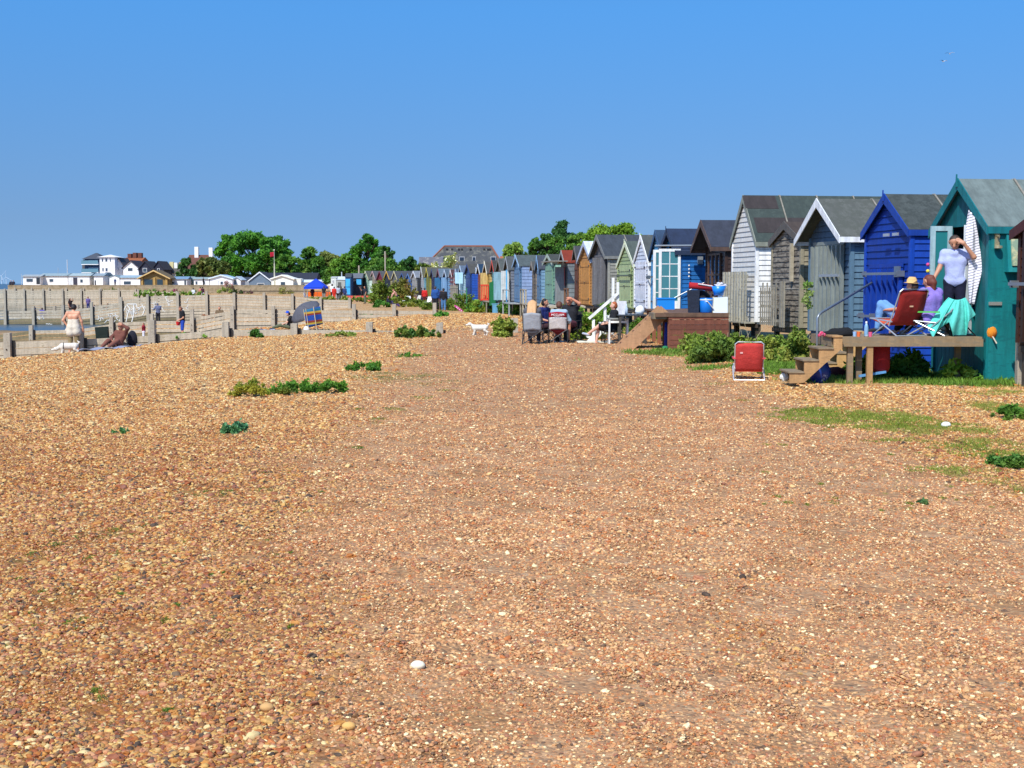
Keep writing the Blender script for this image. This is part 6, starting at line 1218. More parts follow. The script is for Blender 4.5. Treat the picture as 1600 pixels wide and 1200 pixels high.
for dy in (0, .75):
    B().prism([(pa.x - .25, 36.0 + dy, -.02), (pa.x + .28, 36.0 + dy, -.02), (pb_.x + .14, 36.0 + dy, pb_.z - .1), (pb_.x - .12, 36.0 + dy, pb_.z + .12)], (0, .045, 0)).build('stringer', M('wood', '#b98e68', '#a9825e', .45), st)
for k in range(6):
    t = (k + .6) / 6.5; x = pa.x + (pb_.x - pa.x) * t; B().box(x - .14, x + .1, 36.05, 36.75, pb_.z * t + .03, pb_.z * t + .07).build('tread', M('wood', '#8c5f42'), st)
def bx(px, Y): return Vector((xs(px, Y), Y, zb_))
b = B().hexa([(-.13, -.1, 0), (.13, -.1, 0), (.13, .12, 0), (-.13, .12, 0), (-.16, -.12, .6), (.14, -.12, .6), (.14, .12, .6), (-.16, .12, .6)])
simple('dark_rucksack', 'tall navy blue cool bag standing on the brown platform', 'bag', b, M('cloth', '#20283a'), bx(1084, 35.6))
rb = thing('red_towel_roll', 'red rolled blanket lying across the dark bags', 'blanket', bx(1096, 35.7)); B().tube([(-.32, 0, .72), (0, .02, .69), (.3, 0, .64)], .085, 12).build('roll', M('cloth', '#a81c24'), rb, True); B().tube([(-.1, -.08, .76), (.28, -.08, .7)], .018, 6).build('strap', M('cloth', '#e8e2dc'), rb)
simple('black_bag', 'black bag squeezed between the navy bag and the blue cooler', 'bag', B().ball((0, 0, .3), .3, 9, (.9, .6, 1.0), .1), M('cloth', '#121114'), bx(1096, 35.95), 0, True)
ck = thing('cooler_bucket', 'round blue cooler bucket with a white handle', 'cooler', bx(1104, 35.55)); B().lathe([(.15, 0), (.17, .02), (.18, .38), (.16, .39)], n=18).build('bucket', M('plastic', '#1474d0'), ck, True); B().lathe([(.185, .33), (.185, .36)], n=18).build('rim', M('plastic', '#d9e4ec'), ck); B().tube([(-.19, 0, .34), (0, -.2, .3), (.18, -.1, .1)], .015, 6).build('handle', M('plastic', '#f0f0f0'), ck)
simple('water_container', 'white translucent plastic water container below the blue basin', 'container', B().hexa([(-.19, -.13, 0), (.19, -.13, 0), (.19, .13, 0), (-.19, .13, 0), (-.17, -.12, .4), (.19, -.12, .42), (.19, .12, .42), (-.17, .12, .4)]).box(-.05, .05, -.04, .04, .4, .45), M('plastic', '#e6eef0'), bx(1125, 35.6))
bs = thing('blue_basin', 'bright blue basin holding a crumpled white cloth', 'basin', bx(1123, 35.6) + Vector((0, 0, .46))); B().lathe([(.12, 0), (.19, .24), (.18, .24), (.11, .02)], n=18).build('basin', M('plastic', '#1c84e4'), bs, True); B().ball((0.04, 0, .24), .15, 11, (1.1, .8, .62), .55).build('cloth', M('cloth', '#c6c6ce'), bs)
simple('white_chair_frame', 'cream coloured folded board between cooler and water container', 'board', B().box(-.02, .02, -.02, .02, 0, .42), M('paint', '#d8d2b8'), bx(1115, 35.5))
simple('blue_cool_box', 'blue cool box with white lid at the foot of the glazed doors', 'cool box', B().box(-.26, .26, -.15, .15, 0, .3).box(-.28, .28, -.17, .17, .302, .35), M('plastic', '#1c84d8'), bx(1040, 40.2))
simple('blue_umbrella', 'rolled dark blue windbreak propped under the brown platform', 'windbreak', B().tube([(0, 0, 0), (.02, 0, .7)], .07, 10), M('cloth', '#1a2a80'), Vector((xs(1042, 35.9), 35.9, .02)), 0, True)
simple('green_bag', 'green bag on the ground at the platform corner', 'bag', B().ball((0, 0, .06), .09, 8, (1, 1, .6), .1), M('cloth', '#1e7a4a'), Vector((xs(1040, 35.4), 35.4, .0)), 0, True)
# table and white stairs left of the plank stair
tb = thing('dark_table', 'dark table with bottles and tableware beside the pale green hut', 'table', (xs(988, 38.2), 38.2, 0)); B().box(-.42, .42, -.3, .3, .84, .87).build('tabletop', M('paint', '#3a4046'), tb)
for x_ in (-.36, .36):
    for y_ in (-.25, .25): B().box(x_ - .03, x_ + .03, y_ - .03, y_ + .03, 0, .84).build('leg', M('wood', '#4a443c'), tb)
TZ = .872
simple('bottle', 'slim clear bottle on the dark table', 'bottle', B().lathe([(.04, 0), (.04, .18), (.015, .24), (.015, .3)]), M('plastic', '#b8c8d8'), (xs(979, 38.1), 38.1, TZ), 0, True)
simple('white_board', 'white board standing at the left end of the dark table', 'board', B().box(-.11, .11, -.02, .02, 0, .38), M('paint', '#e0e0e4'), (xs(973, 38.35), 38.35, TZ))
simple('plastic_bag', 'white plastic bag on the dark table', 'bag', B().ball((0, 0, .12), .14, 9, (1, .8, 1), .2), M('plastic', '#eef2f6'), (xs(1000, 38.2), 38.2, TZ), 0, True)
for px, lab, r in ((983, 'small white dish left on the dark table', .06), (989, 'shallow white bowl in the middle of the dark table', .07), (994, 'white plate near the plastic bag', .08)):
    simple('dish', lab, 'dish', B().lathe([(r * .6, 0), (r, .03), (r * .95, .03), (r * .5, .008)]), M('plastic', '#f0f0ee'), (xs(px, 38.0), 38.0, TZ))
ws = thing('white_staircase', 'white painted stair with handrail left of the seated red haired woman', 'stairs', (0, 0, 0)); WM = M('paint', '#f0efe8'); Yw = 39.6
A_ = lambda px, py, dy=0: at(px, py, Yw + dy)
for dy in (0, .7): B().prism([A_(914, 536, dy), A_(928, 536, dy), A_(966, 492, dy), A_(960, 483, dy)], (0, .04, 0)).build('stringer', WM, ws)
for k in range(4):
    p = A_(925 + k * 10, 528 - k * 11); B().box(p.x - .14, p.x + .14, Yw + .04, Yw + .7, p.z, p.z + .03).build('tread', WM, ws)
for px, y0, y1 in ((927, 499, 535), (945, 480, 522), (965, 441, 492)): a = A_(px, y1); c_ = A_(px, y0); B().box(a.x - .04, a.x + .04, Yw - .06, Yw - .002, a.z, c_.z).build('post', WM, ws)
a, c_ = A_(920, 498, -.1), A_(966, 458, -.1); B().beam(a, c_, .05, .08).build('handrail', WM, ws); a = A_(958, 434, 1.2); B().box(a.x - .04, a.x + .04, Yw + 1.2, Yw + 1.28, .2, a.z).build('post', WM, ws)
wt = thing('white_table', 'small white side table with a grey top behind the red haired woman', 'table', place(966, 54.5)); B().box(-.3, .3, -.22, .22, .7, .74).build('tabletop', M('paint', '#9a9c96'), wt)
for x_ in (-.26, .26):
    for y_ in (-.18, .18): B().box(x_ - .025, x_ + .025, y_ - .025, y_ + .025, 0, .7).build('leg', WM, wt)
B().box(-.235, .235, -.19, -.17, .6, .66).build('apron', WM, wt)
q0 = place(930, 53.6); simple('white_mat', 'cream white mat on the shingle under the red haired woman', 'mat', B().sheet(lambda u, v: Vector(((u - .5) * 1.05, (v - .5) * .9, .02 + .012 * math.sin(u * 14) * math.sin(v * 9))), 16, 10, .02), M('cloth', '#dfd8c0'), q0, 0, True)
def cchair_at(px, s, face, lab, col, seat, **k): return camp_chair(lab, place(px, s), face, col, seat, **k)
camp_chair('black folding camp chair of the red haired woman', place(958, 54.3), (-1, -.1), '#22242a', '#1c1e22', frame='#2a2a2c')
person('red haired woman in black with sunglasses sitting with crossed legs, facing left', place(958, 54.3, h(0, 38.5) - .04), (-1, -.12), SIT, dict(knL=(.06, -.42, .6), anL=(-.05, -.74, .36), ftL=(0, -1, .2), knR=(-.08, -.42, .52), anR=(-.06, -.5, .08), hed=(0, .02, 1.2)), 1.68, skin='#dba68c', top=('#16161c', .5), bot=('#14141a', .95), hair=('#a8582c', 'short'), shoes='#b8bccc', res=.014, look=(0, -1, -.05), fingers=True)
simple('sunglasses', 'dark sunglasses worn by the red haired woman', 'sunglasses', B().box(-.01, .01, -.07, .07, -.015, .02), M('plastic', '#121214'), at(952.5, 490, dp(54.3)))
camp_chair('grey folding camp chair holding the blonde woman', place(833, 54.2), (.12, 1), '#9da1a6', '#6a6c72')
person('woman with long blonde hair seen from behind in the grey camp chair', place(832, 54, h(0, 39) - .04), (.15, 1), SIT, None, 1.7, top=('#55565c', 1), bot=('#3a3438', 1.9), hair=('#c89c6c', 'verylong'), res=.015)
camp_chair('red and cream folding camp chair with white lettering on its headrest', place(872, 53.6), (.06, 1), '#cfc8c4', '#6e1420', band='#a81828', text='MCCLAIM')
person('brown haired woman in pale blue sleeves sitting in the red and cream camp chair', place(874, 53.6, h(2, 39) - .04), (.2, 1), SIT, dict(elR=(.0, 0, 0), wrR=(0, 0, 0)) and dict(elL=(.27, -.02, .74), elR=(-.3, -.06, .74), wrR=(-.24, -.3, .64)), 1.68, top=('#9db4c4', 1.6), bot=('#1a1b22', 1.9), hair=('#5c3826', 'short'), res=.015, shoes='#e8e8e8')
camp_chair('dark folding chair under the man in navy', place(851, 52.4), (-.5, -1), '#2a2c32', '#2a2c32', frame='#2c2c30')
person('dark haired man in a navy shirt sitting between the two women', place(851, 52.4, h(1, 40) - .04), (.75, -.5), SIT, dict(hed=(0, -.02, 1.21)), 1.74, top=('#1a2866', .6), bot=('#3c2228', 1.0), hair=('#1c1412', 'short'), shoes='#e4e4e4', res=.015, look=(.4, -1, -.1))
camp_chair('black folding chair under the man shading his eyes', place(892, 52), (-.35, -1), '#1c1c20', '#1c1c20', frame='#2c2c30')
person('man in a black T-shirt shading his eyes with a raised arm, facing the camera', place(891, 52, h(3, 40) - .02), (-.45, -1), SIT, dict(elL=(.33, -.1, 1.12), wrL=(.1, -.2, 1.27), hdL=(-.5, .05, .05), hed=(-.02, -.03, 1.19)), 1.8, skin='#c98465', top=('#1a1a20', .55), bot=('#5a2230', .9), hair=('#6a4a38', 'short'), shoes='#2a2422', res=.014, eyes=True, slim=1.15)
simple('white_plate', 'white plate held in the lap of the man shading his eyes', 'plate', B().lathe([(.07, 0), (.12, .02), (.115, .022), (.06, .006)]), M('plastic', '#eef2f4'), at(885, 505, dp(52.5)) )
p = place(850, 37); simple('tan_board', 'tan cardboard sheet leaning near the group', 'board', B().prism([(-.35, 0, .55), (.12, 0, .55), (.12, 0, 1.15), (-.05, 0, 1.2)], (0, .02, 0)), M('wood', '#c9a878'), p)
# weathered deck before the mint and grey huts
Yp = 57; gd_ = thing('weathered_deck', 'thin weathered grey deck on posts in front of the mint green hut', 'deck', (xs(857, Yp), Yp, -.3)); wz = xs(915, Yp) - xs(857, Yp)
B().box(0, wz, 0, 2.5, 1.02, 1.1).build('deck_boards', WG, gd_)
for x_ in (.1, .35, 1.2): B().box(x_, x_ + .09, .02, .11, -.2, 1.02).build('post', M('wood', '#c9bfa4'), gd_)
B().box(.35, 1.25, .0, .03, .78, .84).build('rail', M('wood', '#c9bfa4'), gd_)
# light blue bench
pq = place(790, 24); lb = thing('blue_bench', 'long light blue painted bench in front of the slate grey huts', 'bench', (xs(768, dp(24)), dp(24), pq.z)); Lb = (814 - 768) / 24
B().prism([(0, 0, .56), (Lb, .6, .66), (Lb, .95, .66), (0, .38, .56)], (0, 0, .06)).build('seat', M('paint', '#6ca6bc'), lb); B().box(.05, .4, 0, .06, 0, .56).box(Lb - .2, Lb - .08, .7, .75, 0, .66).each('leg', M('paint', '#5f9cc0'), lb)
# green steps, pink board
sg_ = place(753, 21.6); gs = thing('green_steps', 'green painted steps below the red half door', 'steps', sg_); GP = M('paint', '#1c6a3c')
B().prism([(-.9, 0, 0), (-.65, 0, 0), (.15, 0, .62), (.15, 0, .8), (.0, 0, .78)], (0, .05, 0)).build('stringer', GP, gs); B().box(.1, .35, 0, .06, 0, .8).build('leg', GP, gs); B().box(-1.15, -1.08, .2, .27, 0, 1.7).build('post', M('paint', '#2a7c44'), gs)
B().box(-.1, .9, 0, .6, .8, .86).build('landing', GP, gs)
sb2 = place(722, 21); sbo = thing('pink_surfboard', 'magenta surfboard with pale marks leaning below the ice blue hut', 'surfboard', sb2); sbo.rotation_euler = (rad(0), rad(-52), 0)
B().ball((0, 0, .32), .42, 12, (.24, .1, 1)).build('board', M('plastic', '#c02a86'), sbo, True)
for z_ in (.05, .2, .36, .48): B().box(-.05, .05, -.05, -.036, z_, z_ + .06).build('marking', M('plastic', '#e8d0e0'), sbo)
# ---------------------------------------------------------------- beach people
s1 = 46.0
person('bare backed person with a cream shirt tied round the waist, standing by the nearest groyne', place(113, s1 - .3), (-.15, 1), STAND, dict(hed=(-.01, -.1, 1.6), nek=(0, -.03, 1.46), che=(0, .0, 1.29), elL=(.33, .02, 1.18), wrL=(.2, -.02, .98), elR=(-.27, 0, 1.14), wrR=(-.3, -.05, .9), anL=(.14, .05, .08), anR=(-.14, 0, .08)), 1.76, skin='#d79b7a', top=None, bot=('#8e7a54', 1.15), hair=('#1c1412', 'short'), skirt=('#d9cdb8', .22, .2), res=.014, look=(0, -1, -.6), fingers=True)
person('person in rust brown clothes reclining at the groyne with one arm raised to the head', place(182, s1 - .4), (-.35, -1), GSIT, dict(che=(0, .16, .42), nek=(0, .2, .6), hed=(0, .18, .76), shL=(.18, .2, .56), shR=(-.18, .2, .56), elL=(.36, .1, .72), wrL=(.14, .08, .84), hdL=(-.5, 0, .1), elR=(-.26, .0, .4), wrR=(-.1, -.2, .3), knL=(.2, -.3, .3), anL=(.0, -.55, .1), knR=(-.12, -.38, .3), anR=(-.18, -.66, .1)), 1.72, skin='#c98a6a', top=('#6e4034', 1.9, 'jacket'), bot=('#7a4a3c', 1.9), hair=('#c8a888', 'short'), hat=('#b08468', 'brim'), res=.014, shoes='#a8a07c', eyes=True)
p = place(157, s1 - 1.2); simple('black_cushion', 'dark green black folding seat beside the reclining person', 'seat', B().hexa([(-.2, 0, .1), (.2, 0, .1), (.2, .25, .02), (-.2, .25, .02), (-.24, 0, .52), (.22, 0, .55), (.22, .1, .55), (-.24, .1, .52)]), M('cloth', '#16241e'), p)
p = place(205, s1 - 1); simple('black_rucksack', 'dark rounded backrest right of the reclining person', 'bag', B().ball((0, 0, .28), .3, 10, (.6, .5, 1), .06), M('cloth', '#191a28'), p, 0, True)
p = place(172, s1 + .3); simple('blanket', 'grey blue picnic blanket below the reclining person', 'blanket', B().sheet(lambda u, v: Vector(((u - .5) * 1.9, (v - .5) * 1.0, .06 + .03 * math.sin(u * 16 + v * 5) + .24 * (u - .5) * .5)), 30, 12, .015), M('cloth', '#8a8ea4'), p, 0, True)
dog('white dog in a black harness sniffing the shingle at the nearest groyne', place(104, s1 + .5), rad(-75), '#d8cfc0', .62, headdown=True, harness='#181a20')
dog('small white terrier walking left on the path, tail curled up', place(749, 47), rad(-95), '#dcd6c8', .54)
person('person in a grey blue hooded jumper leaning over the second groyne', place(246, 25.0), (-.5, .8), STAND, dict(hed=(0, -.1, 1.6), elL=(.28, -.2, 1.2), wrL=(.3, -.42, 1.15), elR=(-.28, -.22, 1.2), wrR=(-.3, -.45, 1.16)), 1.3, top=('#6a708c', 1.9, 'hooded_jumper'), bot=('#1c1c24', 1.9), hair=('#4a4e64', 'short'), res=.025, look=(0, -1, -.5))
person('boy in a black T-shirt and bright blue shorts looking down at a red bucket', place(284, 36), (-.9, -.3), STAND, dict(hed=(0, -.1, 1.6), wrL=(.16, -.24, .98), wrR=(-.16, -.24, .98)), 1.42, top=('#15151c', .6), bot=('#2048b0', 1.0), hair=('#7a4a34', 'short'), res=.022, look=(0, -1, -.8))
p = place(279, 36); simple('red_bucket', 'small red bucket held by the boy in blue shorts', 'bucket', B().lathe([(.07, 0), (.1, .16), (.09, .16), (.06, .01)]), M('plastic', '#c8202c'), p + Vector((-.05, 0, .6)))
person('toddler in a red top with white sleeves playing below the second groyne', place(223, 38), (-1, -.2), STAND, dict(elL=(.3, -.2, 1.3), wrL=(.3, -.5, 1.25)), .78, top=('#8e1c30', .4), bot=('#dcdce4', 1.9), hair=('#6a4434', 'short'), res=.02)
person('man in a brown camouflage jacket sitting on the sand before the third groyne', place(342, 23.3), (.1, -1), GSIT, None, 1.75, top=('#6e5a42', .6), bot=('#1a181c', 1.9), hair=('#5a3a2c', 'short'), res=.025, slim=1.15)
dog('tan dog lying beside the man in the camouflage jacket', place(326, 23.2), rad(-80), '#9a6a48', .6, sit=True)
person('child with bright blue hair band in a black T-shirt sitting behind the nearest groyne', place(451, 40), (-1, -.1), GSIT, dict(elL=(.22, -.1, .36), wrL=(.14, -.36, .24), elR=(-.22, -.1, .36), wrR=(-.14, -.36, .24), hed=(0, -.05, .8), anL=(.12, -.85, .08), knL=(.12, -.45, .2), anR=(-.12, -.85, .08), knR=(-.12, -.45, .2)), 1.3, skin='#d8a48a', top=('#16161a', .55), bot=('#5a6048', 1.9), hair=('#1c1a20', 'short'), hat=('#1c50c8', 'cap'), res=.018, look=(0, -1, -.6))
p = place(412, 41); simple('beach_towel', 'dark blue and white towel on the sand beside the sitting child', 'towel', B().sheet(lambda u, v: Vector(((u - .5) * .9, (v - .5) * .6, .04 + .03 * math.sin(u * 13 + v * 4))), 14, 8, .02), M('cloth', '#2a3458', '#c8d0dc', .45), p, 0, True)
person('child in dark clothes standing at the water edge beside the fourth groyne', place(53, 14.6), (.3, 1), STAND, None, 1.05, top=('#222a50', .6), bot=('#1a1c30', .95), hair=('#2a2020', 'short'), res=.03)
person('person in a vivid violet blue cape sitting at the water edge', place(65, 14.8), (0, 1), GSIT, None, 1.75, top=('#2a1fa0', 1.9, 'cape'), bot=('#20188a', 1.9), hair=('#3a2420', 'short'), res=.03, slim=1.6)
person('man in a purple top and blue shorts walking before the fourth groyne', place(137, 12.9), (-.6, 1), STAND, dict(anL=(.1, -.15, .1)), 1.75, top=('#6a5a92', 1.2), bot=('#2c3a78', 1.5), hair=('#8a5a44', 'short'), res=.035)
person('person with long dark hair and dark clothes standing on the third groyne line', place(109, 15.2), (.8, -.3), STAND, dict(elL=(.3, -.1, 1.5), wrL=(.2, -.15, 1.7)), 1.8, top=('#2c2022', .6), bot=('#2a1e20', 1.9), hair=('#3c2018', 'long'), res=.032, slim=1.1)
person('sunbather lying in the shade cloth far down the beach', place(167, 13.2), (-1, 0), GSIT, None, 1.6, top=('#2a2626', .6), bot=('#1f1f24', 1.9), res=.035)
person('sunbather in white sitting right of the man in the purple top', place(146, 13), (-1, 0), GSIT, None, 1.4, top=('#d8d4d8', 1), bot=('#38344a', 1.9), res=.035)
person('person in a white shirt walking below the sea wall', place(302, 12.5), (.4, 1), STAND, dict(anL=(.1, -.15, .1)), 1.65, top=('#c9d0d8', 1.2), bot=('#24283c', 1.8), hair=('#1f1a1a', 'short'), res=.035)
person('person in a salmon pink top, left one of the pair below the sea wall', place(313, 11.6), (.3, 1), STAND, None, 1.6, top=('#c07868', 1.2), bot=('#8a5a58', 1.5), hair=('#20181a', 'short'), res=.035)
person('person in dark red and white, right one of the pair below the sea wall', place(316.5, 11.8), (.3, 1), STAND, None, 1.65, top=('#40182a', 1.2), bot=('#d8d8e0', 1.5), hair=('#20181a', 'short'), res=.035)
for px, lab in ((17.2, 'left of two dark figures sitting at the end of the sea wall'), (21, 'right of two dark figures sitting at the end of the sea wall')):
    person(lab, at(px, 446.5, 281), (.2, -1), GSIT, None, 2.2, top=('#1c2030', 1.9), bot=('#1c2030', 1.9), res=.05)
person('man in dark clothes walking along the sea wall before the grey roofed caravan', at(318, 447, 283.5), (1, -.1), STAND, None, 1.8, top=('#1f1f2c', 1.9), bot=('#1a1a22', 1.9), hair=('#20181a', 'short'), res=.045, slim=1.3)
person('person standing beside the rounded roof caravan', at(180, 447, 283.5), (0, -1), STAND, None, 1.6, top=('#3a4a6c', 1.2), bot=('#2a2a34', 1.9), hair=('#4a3020', 'short'), res=.05)
# gazebo party
YG = 168; sG = F / YG
gz_ = h(xs(495, YG), YG); gzb = thing('gazebo', 'bright blue pop up gazebo with an open front', 'gazebo', (xs(494, YG), YG, gz_)); w2 = 1.35; ze_ = zat(449, sG) - gz_; zt_ = zat(435.5, sG) - gz_
b = B(); N_ = 10
def gzs(u, v): x = (2 * u - 1) * w2; y = (2 * v - 1) * w2; m_ = max(abs(2 * u - 1), abs(2 * v - 1)); return Vector((x, y, ze_ + (zt_ - ze_) * (1 - m_) ** .92))
b.sheet(gzs, 16, 16, .03); b.build('canopy', M('cloth', '#0c3cc0'), gzb)
b = B()
for a_ in (0, 1, 2, 3):
    c1 = [(-w2, -w2), (w2, -w2), (w2, w2), (-w2, w2)][a_]; c2 = [(w2, -w2), (w2, w2), (-w2, w2), (-w2, -w2)][a_]
    b.hexa([(c1[0], c1[1], ze_ - .2), (c2[0], c2[1], ze_ - .2), (c2[0] * .99, c2[1] * .99, ze_ - .2), (c1[0] * .99, c1[1] * .99, ze_ - .2), (c1[0], c1[1], ze_), (c2[0], c2[1], ze_), (c2[0] * .99, c2[1] * .99, ze_), (c1[0] * .99, c1[1] * .99, ze_)])
b.each('valance', M('cloth', '#1244c8'), gzb)
for sx_ in (-1, 1):
    for sy_ in (-1, 1): B().box(sx_ * w2 * .97 - .03, sx_ * w2 * .97 + .03, sy_ * w2 * .97 - .03, sy_ * w2 * .97 + .03, -.2, ze_).build('leg', M('metal', '#aab0b4'), gzb)
def pp(lab, px, s, face, H_, top, bot, hair='#2a1c18', J=STAND, ov=None, **k): return person(lab, place(px, s), face, J, ov, H_, top=top, bot=bot, hair=(hair, 'short'), res=.034, group=None, **k)
pp('person in pale grey sitting left under the blue gazebo', 476, 12.2, (1, -.2), 1.5, ('#c0c4cc', 1.2), ('#8a8e98', 1.8), J=SIT)
pp('person in dark purple in front of the orange barrier, left of two', 488, 12.4, (0, 1), 1.65, ('#3a1c38', 1.2), ('#2a2030', 1.8))
pp('broad man in a black T-shirt in front of the orange barrier', 506, 12.6, (0, 1), 1.8, ('#1c1c20', .6), ('#8a8880', 1.0), slim=1.2)
pp('person in a white top and black trousers right of the gazebo', 519, 12.3, (0, 1), 2.1, ('#e4e6ea', .6), ('#16161a', 1.9))
pp('person in a bright red long dress right of the gazebo', 522, 12.9, (0, 1), 1.75, ('#c8281c', 1.2), ('#d8301f', 1.9), slim=1.15)
pp('person in a pale grey blue shirt and black trousers', 528, 12.8, (-.3, 1), 1.85, ('#b4bcc8', 1.3), ('#1a1a20', 1.9))
pp('man in black with bare arms behind the person in pale grey blue', 533, 12.2, (0, 1), 1.8, ('#18181c', .5), ('#1c1c20', 1.9))
pp('person in dark blue at the end of the gazebo party', 538.5, 12.8, (.4, 1), 1.8, ('#2a3a68', 1.3), ('#24305c', 1.9))
pp('dark haired man in navy bending his arm before the coral barrier', 570, 15.2, (-.8, -.4), 1.8, ('#1f2230', .7), ('#5c6450', 1.9), ov=dict(elR=(-.3, -.25, 1.3), wrR=(-.25, -.4, 1.55)))
pp('child sitting on the ground left of the man in navy', 558, 13.6, (-.5, -1), 1.2, ('#1e2236', .7), ('#c8b0a0', 1.0), J=GSIT)
pp('person in black standing beside the white lounge chair', 658, 16.8, (.3, 1), 1.7, ('#1c1418', 1.3), ('#2a3048', 1.9))
pp('person in a bright red jacket among the walkers', 663.5, 17, (.1, 1), 1.65, ('#c8201c', 1.9), ('#5a1c20', 1.9))
person('heavy man in a blue anorak and black trousers walking away', place(680, 20.6), (.1, 1), STAND, dict(anR=(-.11, .06, .08)), 1.85, top=('#1c4a8c', 1.9, 'anorak'), bot=('#1c1e26', 1.9), hair=('#3a342e', 'short'), res=.026, slim=1.3)
pp('person in a violet coat partly hidden by the man in the blue anorak', 685, 19.6, (0, 1), 1.7, ('#2c2a6c', 1.9), ('#5a4a4a', 1.9))
person('person in a black jacket and blue jeans walking away', place(693, 20.9), (.1, 1), STAND, dict(anL=(.1, -.12, .1)), 1.72, top=('#14141c', 1.9, 'jacket'), bot=('#4a78a8', 1.9), hair=('#1c1618', 'short'), res=.026, slim=1.15)
person('bare chested boy bending down beside the reddish shrub', place(620, 17), (-.9, -.3), STAND, dict(che=(0, -.14, 1.24), nek=(0, -.26, 1.38), hed=(0, -.32, 1.5), shL=(.17, -.24, 1.36), shR=(-.17, -.24, 1.36), elL=(.2, -.42, 1.12), wrL=(.15, -.52, .88), elR=(-.2, -.42, 1.12), wrR=(-.15, -.52, .88), anL=(.1, .2, .08)), 1.7, skin='#dda48c', top=None, bot=('#2a2c44', .8), hair=('#8a5a3c', 'short'), res=.026, look=(0, -1, -.6))
pp('person in dark blue crouching beside the bare chested boy', 607, 16.6, (.9, 0), 1.7, ('#1a1f38', 1.9), ('#1a1f38', 1.9), J=GSIT)
pp('child in deep purple sitting in front of the bare chested boy', 615, 17.2, (1, -.4), 1.4, ('#2a2068', 1.3), ('#3a2a68', 1.9), J=GSIT)
# barriers, boats, boards
def panel_fence(lab, px0, px1, s, y0, y1, col, n=3):
    r = thing('barrier', lab, 'barrier', place((px0 + px1) / 2, s)); w_ = (px1 - px0) / s; h_ = (y1 - y0) / s; z0 = (zat(y1, s) - r.location.z)
    for k in range(n): B().box(-w_ / 2 + k * w_ / n + .02, -w_ / 2 + (k + 1) * w_ / n - .02, -.03, .03, max(0, z0), max(0, z0) + h_).build('panel', M('cloth', col), r)
    for k in range(n + 1): B().box(-w_ / 2 + k * w_ / n - .015, -w_ / 2 + k * w_ / n + .015, -.035, .035, 0, max(0, z0) + h_ + .1).build('post', M('metal', '#8a7a70'), r)
panel_fence('bright orange netting barrier under the blue gazebo', 481, 518, 12.3, 456, 463, '#e8681c', 5)
panel_fence('coral pink netting barrier in front of the kiosks', 540, 592, 13.2, 462, 469, '#d8564c', 7)
p = place(516, 13.2); simple('blue_inflatable', 'flat blue inflatable near the red dress', 'inflatable', B().ball((0, 0, .1), .5, 8, (1, .6, .22)), M('plastic', '#1c50a0'), p, 0, True)
p = place(584, 15); simple('orange_kayak', 'pale orange kayak end lying by the reddish shrub', 'kayak', B().tube([(-.6, 0, .15), (0, 0, .35), (.5, 0, .7)], .2, 8, .08), M('plastic', '#dc8c60'), p, 0, True)
for px, s_, fcx, lab in ((640, 16.6, .4, 'white plastic chair left of the person in black'), (668, 17.6, -.6, 'white plastic chair behind the man in the blue anorak')):
    r = thing('plastic_chair', lab, 'chair', place(px, s_), fcx, 'white plastic garden chairs'); W_ = M('plastic', '#eceef0')
    B().box(-.24, .24, -.24, .24, .4, .44).build('seat', W_, r); B().hexa([(-.24, .2, .44), (.24, .2, .44), (.24, .24, .44), (-.24, .24, .44), (-.2, .34, .9), (.2, .34, .9), (.2, .38, .9), (-.2, .38, .9)]).build('backrest', W_, r)
    for a in (-.21, .21):
        for c_ in (-.21, .21): B().box(a - .02, a + .02, c_ - .02, c_ + .02, 0, .4).build('leg', W_, r)
p = place(652, 17.2); simple('sun_lounger', 'cream white lounger back leaning beside the person in black', 'lounger', B().prism([(-.3, 0, 0), (.1, 0, 0), (.35, 0, .95), (.1, 0, 1.0)], (0, .06, 0)), M('cloth', '#e0dcd0'), p)
p = place(631, 17.2); simple('low_white_table', 'small low white table in front of the olive roofed hut', 'table', B().box(-.3, .3, -.2, .2, .5, .55).box(-.25, -.2, -.15, -.1, 0, .5).box(.2, .25, -.15, -.1, 0, .5), M('paint', '#e2e6e2'), p)
# umbrella and windbreak
sU = 42; YU = dp(sU); un = thing('beach_umbrella', 'large grey beach umbrella lying tilted on the shingle', 'umbrella', at(471, 493, YU + .3)); ax = Vector((-.5, -.42, .76)).normalized(); R_ = ax.to_track_quat('Z', 'Y').to_matrix()
nb_ = 8; b = B()
def umb(u, v): a = u * 2 * math.pi; r = v * .64 * (1 - .03 * (1 - math.cos(a * nb_)) * v); p = R_ @ Vector((r * math.cos(a), r * math.sin(a), .32 * (1 - v * v))); return p + Vector((.15, 0, .12))
b.sheet(umb, 48, 6, .01).build('canopy', M('cloth', '#54545c'), un, True); B().tube([R_ @ Vector((0, 0, .36)) + Vector((.15, 0, .12)), R_ @ Vector((0, 0, -.95)) + Vector((.15, 0, .12))], .014, 6).build('pole', M('metal', '#e4e6e8'), un)
for k in range(nb_):
    a = k * 2 * math.pi / nb_; B().tube([R_ @ Vector((0, 0, .29)) + Vector((.15, 0, .12)), R_ @ Vector((.33 * math.cos(a), .33 * math.sin(a), .2)) + Vector((.15, 0, .12)), R_ @ Vector((.62 * math.cos(a), .62 * math.sin(a), -.02)) + Vector((.15, 0, .12))], .007, 4).build('rib', M('metal', '#b0b0b4'), un)
Wc = [(0, '#164688'), (.15, '#a8902c'), (.25, '#7a2e1c'), (.37, '#164090'), (.66, '#7e2c1c'), (.76, '#b8942c'), (.86, '#186484')]
